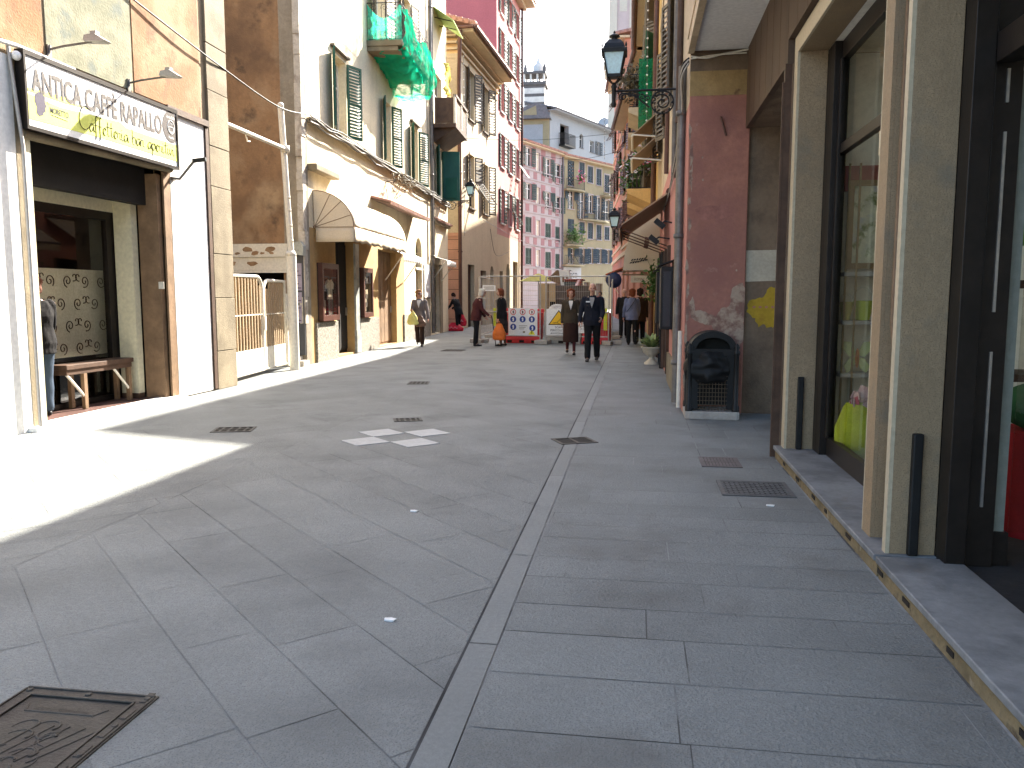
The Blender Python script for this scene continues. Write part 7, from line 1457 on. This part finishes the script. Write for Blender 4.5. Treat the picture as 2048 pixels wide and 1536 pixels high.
P9, A9, w9 = person((.13, 25.9, 0), 0, 1.74, 'person in a dark brown coat walking away beside the restaurant wall', ((-.1, .1), (.14, .08)), ((.05, .1, .1, 0), (.0, .12, .2, 0)), .02, 0, 0, 0, .19, 1.12, c_dkbr, .22, c_black, shoes=c_shoe, hair=h_dark, hstyle='curly')
P10, A10, w10 = person((-1.75, 41, 0), 150, 1.72, 'tiny distant person in a white shirt beyond the roadworks fence', ((.1, .1), (-.1, .1)), jacket=c_white, trousers=c_denim, shoes=c_shoe, hair=h_dark, voxel=.014)
P11, A11, w11 = person((-7.04, 8.70, .045), 62, 1.70, 'person in jeans and a dark jacket standing half hidden in the cafe doorway', ((.02, .05), (.12, .1)), ((.3, .12, 1.0, .25), (.35, .1, 1.1, .25)), .03, .08, 0, .2, .185, 1.1, fab('dark_plum_jacket', (.005, .004, .0045)), 0.14, fab('deep_blue_denim', (.04, .06, .09)), shoes=c_shoe, hair=h_brown, hstyle='curly')
# what they carry
m = MB(); p = A2[1]; m.tube(catmull([p + V((-.06, 0, .02)), p + V((.0, 0, .035)), p + V((.05, 0, -.02)), p + V((.10, .0, -.35)), V((p.x + .17, p.y, .01))], 5), .012, 7); tag(m.build('walking_stick', c_black), 'black walking stick held by the white haired person', 'walking stick')
def carrier(top, w_, h_, d_, mm, name, label, cat, seed=1, hand=True, rot=0, mats2=None):
    top = V(top); rr = random.Random(seed); c, s_ = math.cos(rot), math.sin(rot); ux = V((c, s_, 0)); uy = V((-s_, c, 0)); t = thing(name, top - V((0, 0, h_)), label, cat); m = MB()
    def f(u, v):
        a = 2 * math.pi * u; k = (.35 + .75 * min(1, v * 1.7)) * (1 if v < .92 else 1 - (v - .92) * 3); q_ = top + ux * w_ / 2 * k * (abs(math.cos(a)) ** .7) * (1 if math.cos(a) > 0 else -1) + uy * d_ / 2 * k * math.sin(a) - V((0, 0, h_ * (.12 + .88 * v)))
        n_ = noise.noise(q_ * 14 + V((seed, 0, 0))) * .025; return q_ + ux * n_ * math.cos(a) + uy * n_ * math.sin(a)
    sheet(m, f, 32, 16); b = len(m.v); m.build('bag', mm, t)
    if hand:
        m = MB()
        for q_ in (-1, 1): m.tube(catmull([top + ux * q_ * w_ * .12 - V((0, 0, h_ * .13)), top + V((0, 0, .0)), top + ux * q_ * -.01 - V((0, 0, h_ * .12)) + uy * .01], 4), .008, 5, flat=.5)
        m.build('handle', mm, t)
    if mats2:
        m = MB(); pts = [top + ux * (-.28 + .08 * i) * w_ - uy * d_ * .58 - V((0, 0, h_ * (.62 + .08 * math.sin(i * 2.2)))) for i in range(8)]; m.tube(catmull(pts, 3), .009, 5, flat=.5); m.build('scrawl', mats2, t)
    return t
carrier(A3[0] + V((0.06, -.06, -.02)), .36, .56, .22, fab('orange_polythene', (.62, .15, .025), .45), 'carrier_bag', 'orange plastic carrier bag hanging from the hand of the person in the black coat', 'bag', 2)
carrier(A1[1] + V((.06, -.10, .0)), .30, .42, .14, fab('yellow_polythene', (.72, .66, .20), .5), 'carrier_bag', 'pale yellow bag carried by the person in the taupe jacket', 'bag', 3)
carrier(A1[1] + V((.24, .06, -.12)), .30, .36, .14, fab('brown_leather', (.16, .09, .06), .5), 'handbag', 'brown handbag behind the pale yellow bag', 'bag', 4)
m_redbag = fab('red_polythene', (.55, .02, .04), .45); g_ = gnd(916, 661)
carrier((g_.x - .05, g_.y - .5, .42), .72, .44, .4, m_redbag, 'shopping_bag', 'full red bag with white scrawl lying on the ground by the cream house corner', 'bag', 5, False, 0, m_signwhite)
carrier((g_.x + .18, g_.y - .15, .82), .42, .62, .26, m_redbag, 'shopping_bag', 'upright red bag with white scrawl standing behind the lying red bag', 'bag', 6, False, 0, m_signwhite)
carrier(A9[0] + V((0, -.03, -.02)), .26, .46, .16, fab('white_polythene', (.60, .58, .54), .5), 'carrier_bag', 'white plastic bag hanging beside the person in the dark brown coat', 'bag', 7)
carrier(A11[1] + V((.02, -.05, .02)), .26, .26, .12, c_black, 'handbag', 'small black handbag held by the person in the cafe doorway', 'bag', 8)

bpy.data.scenes.remove(TMP)
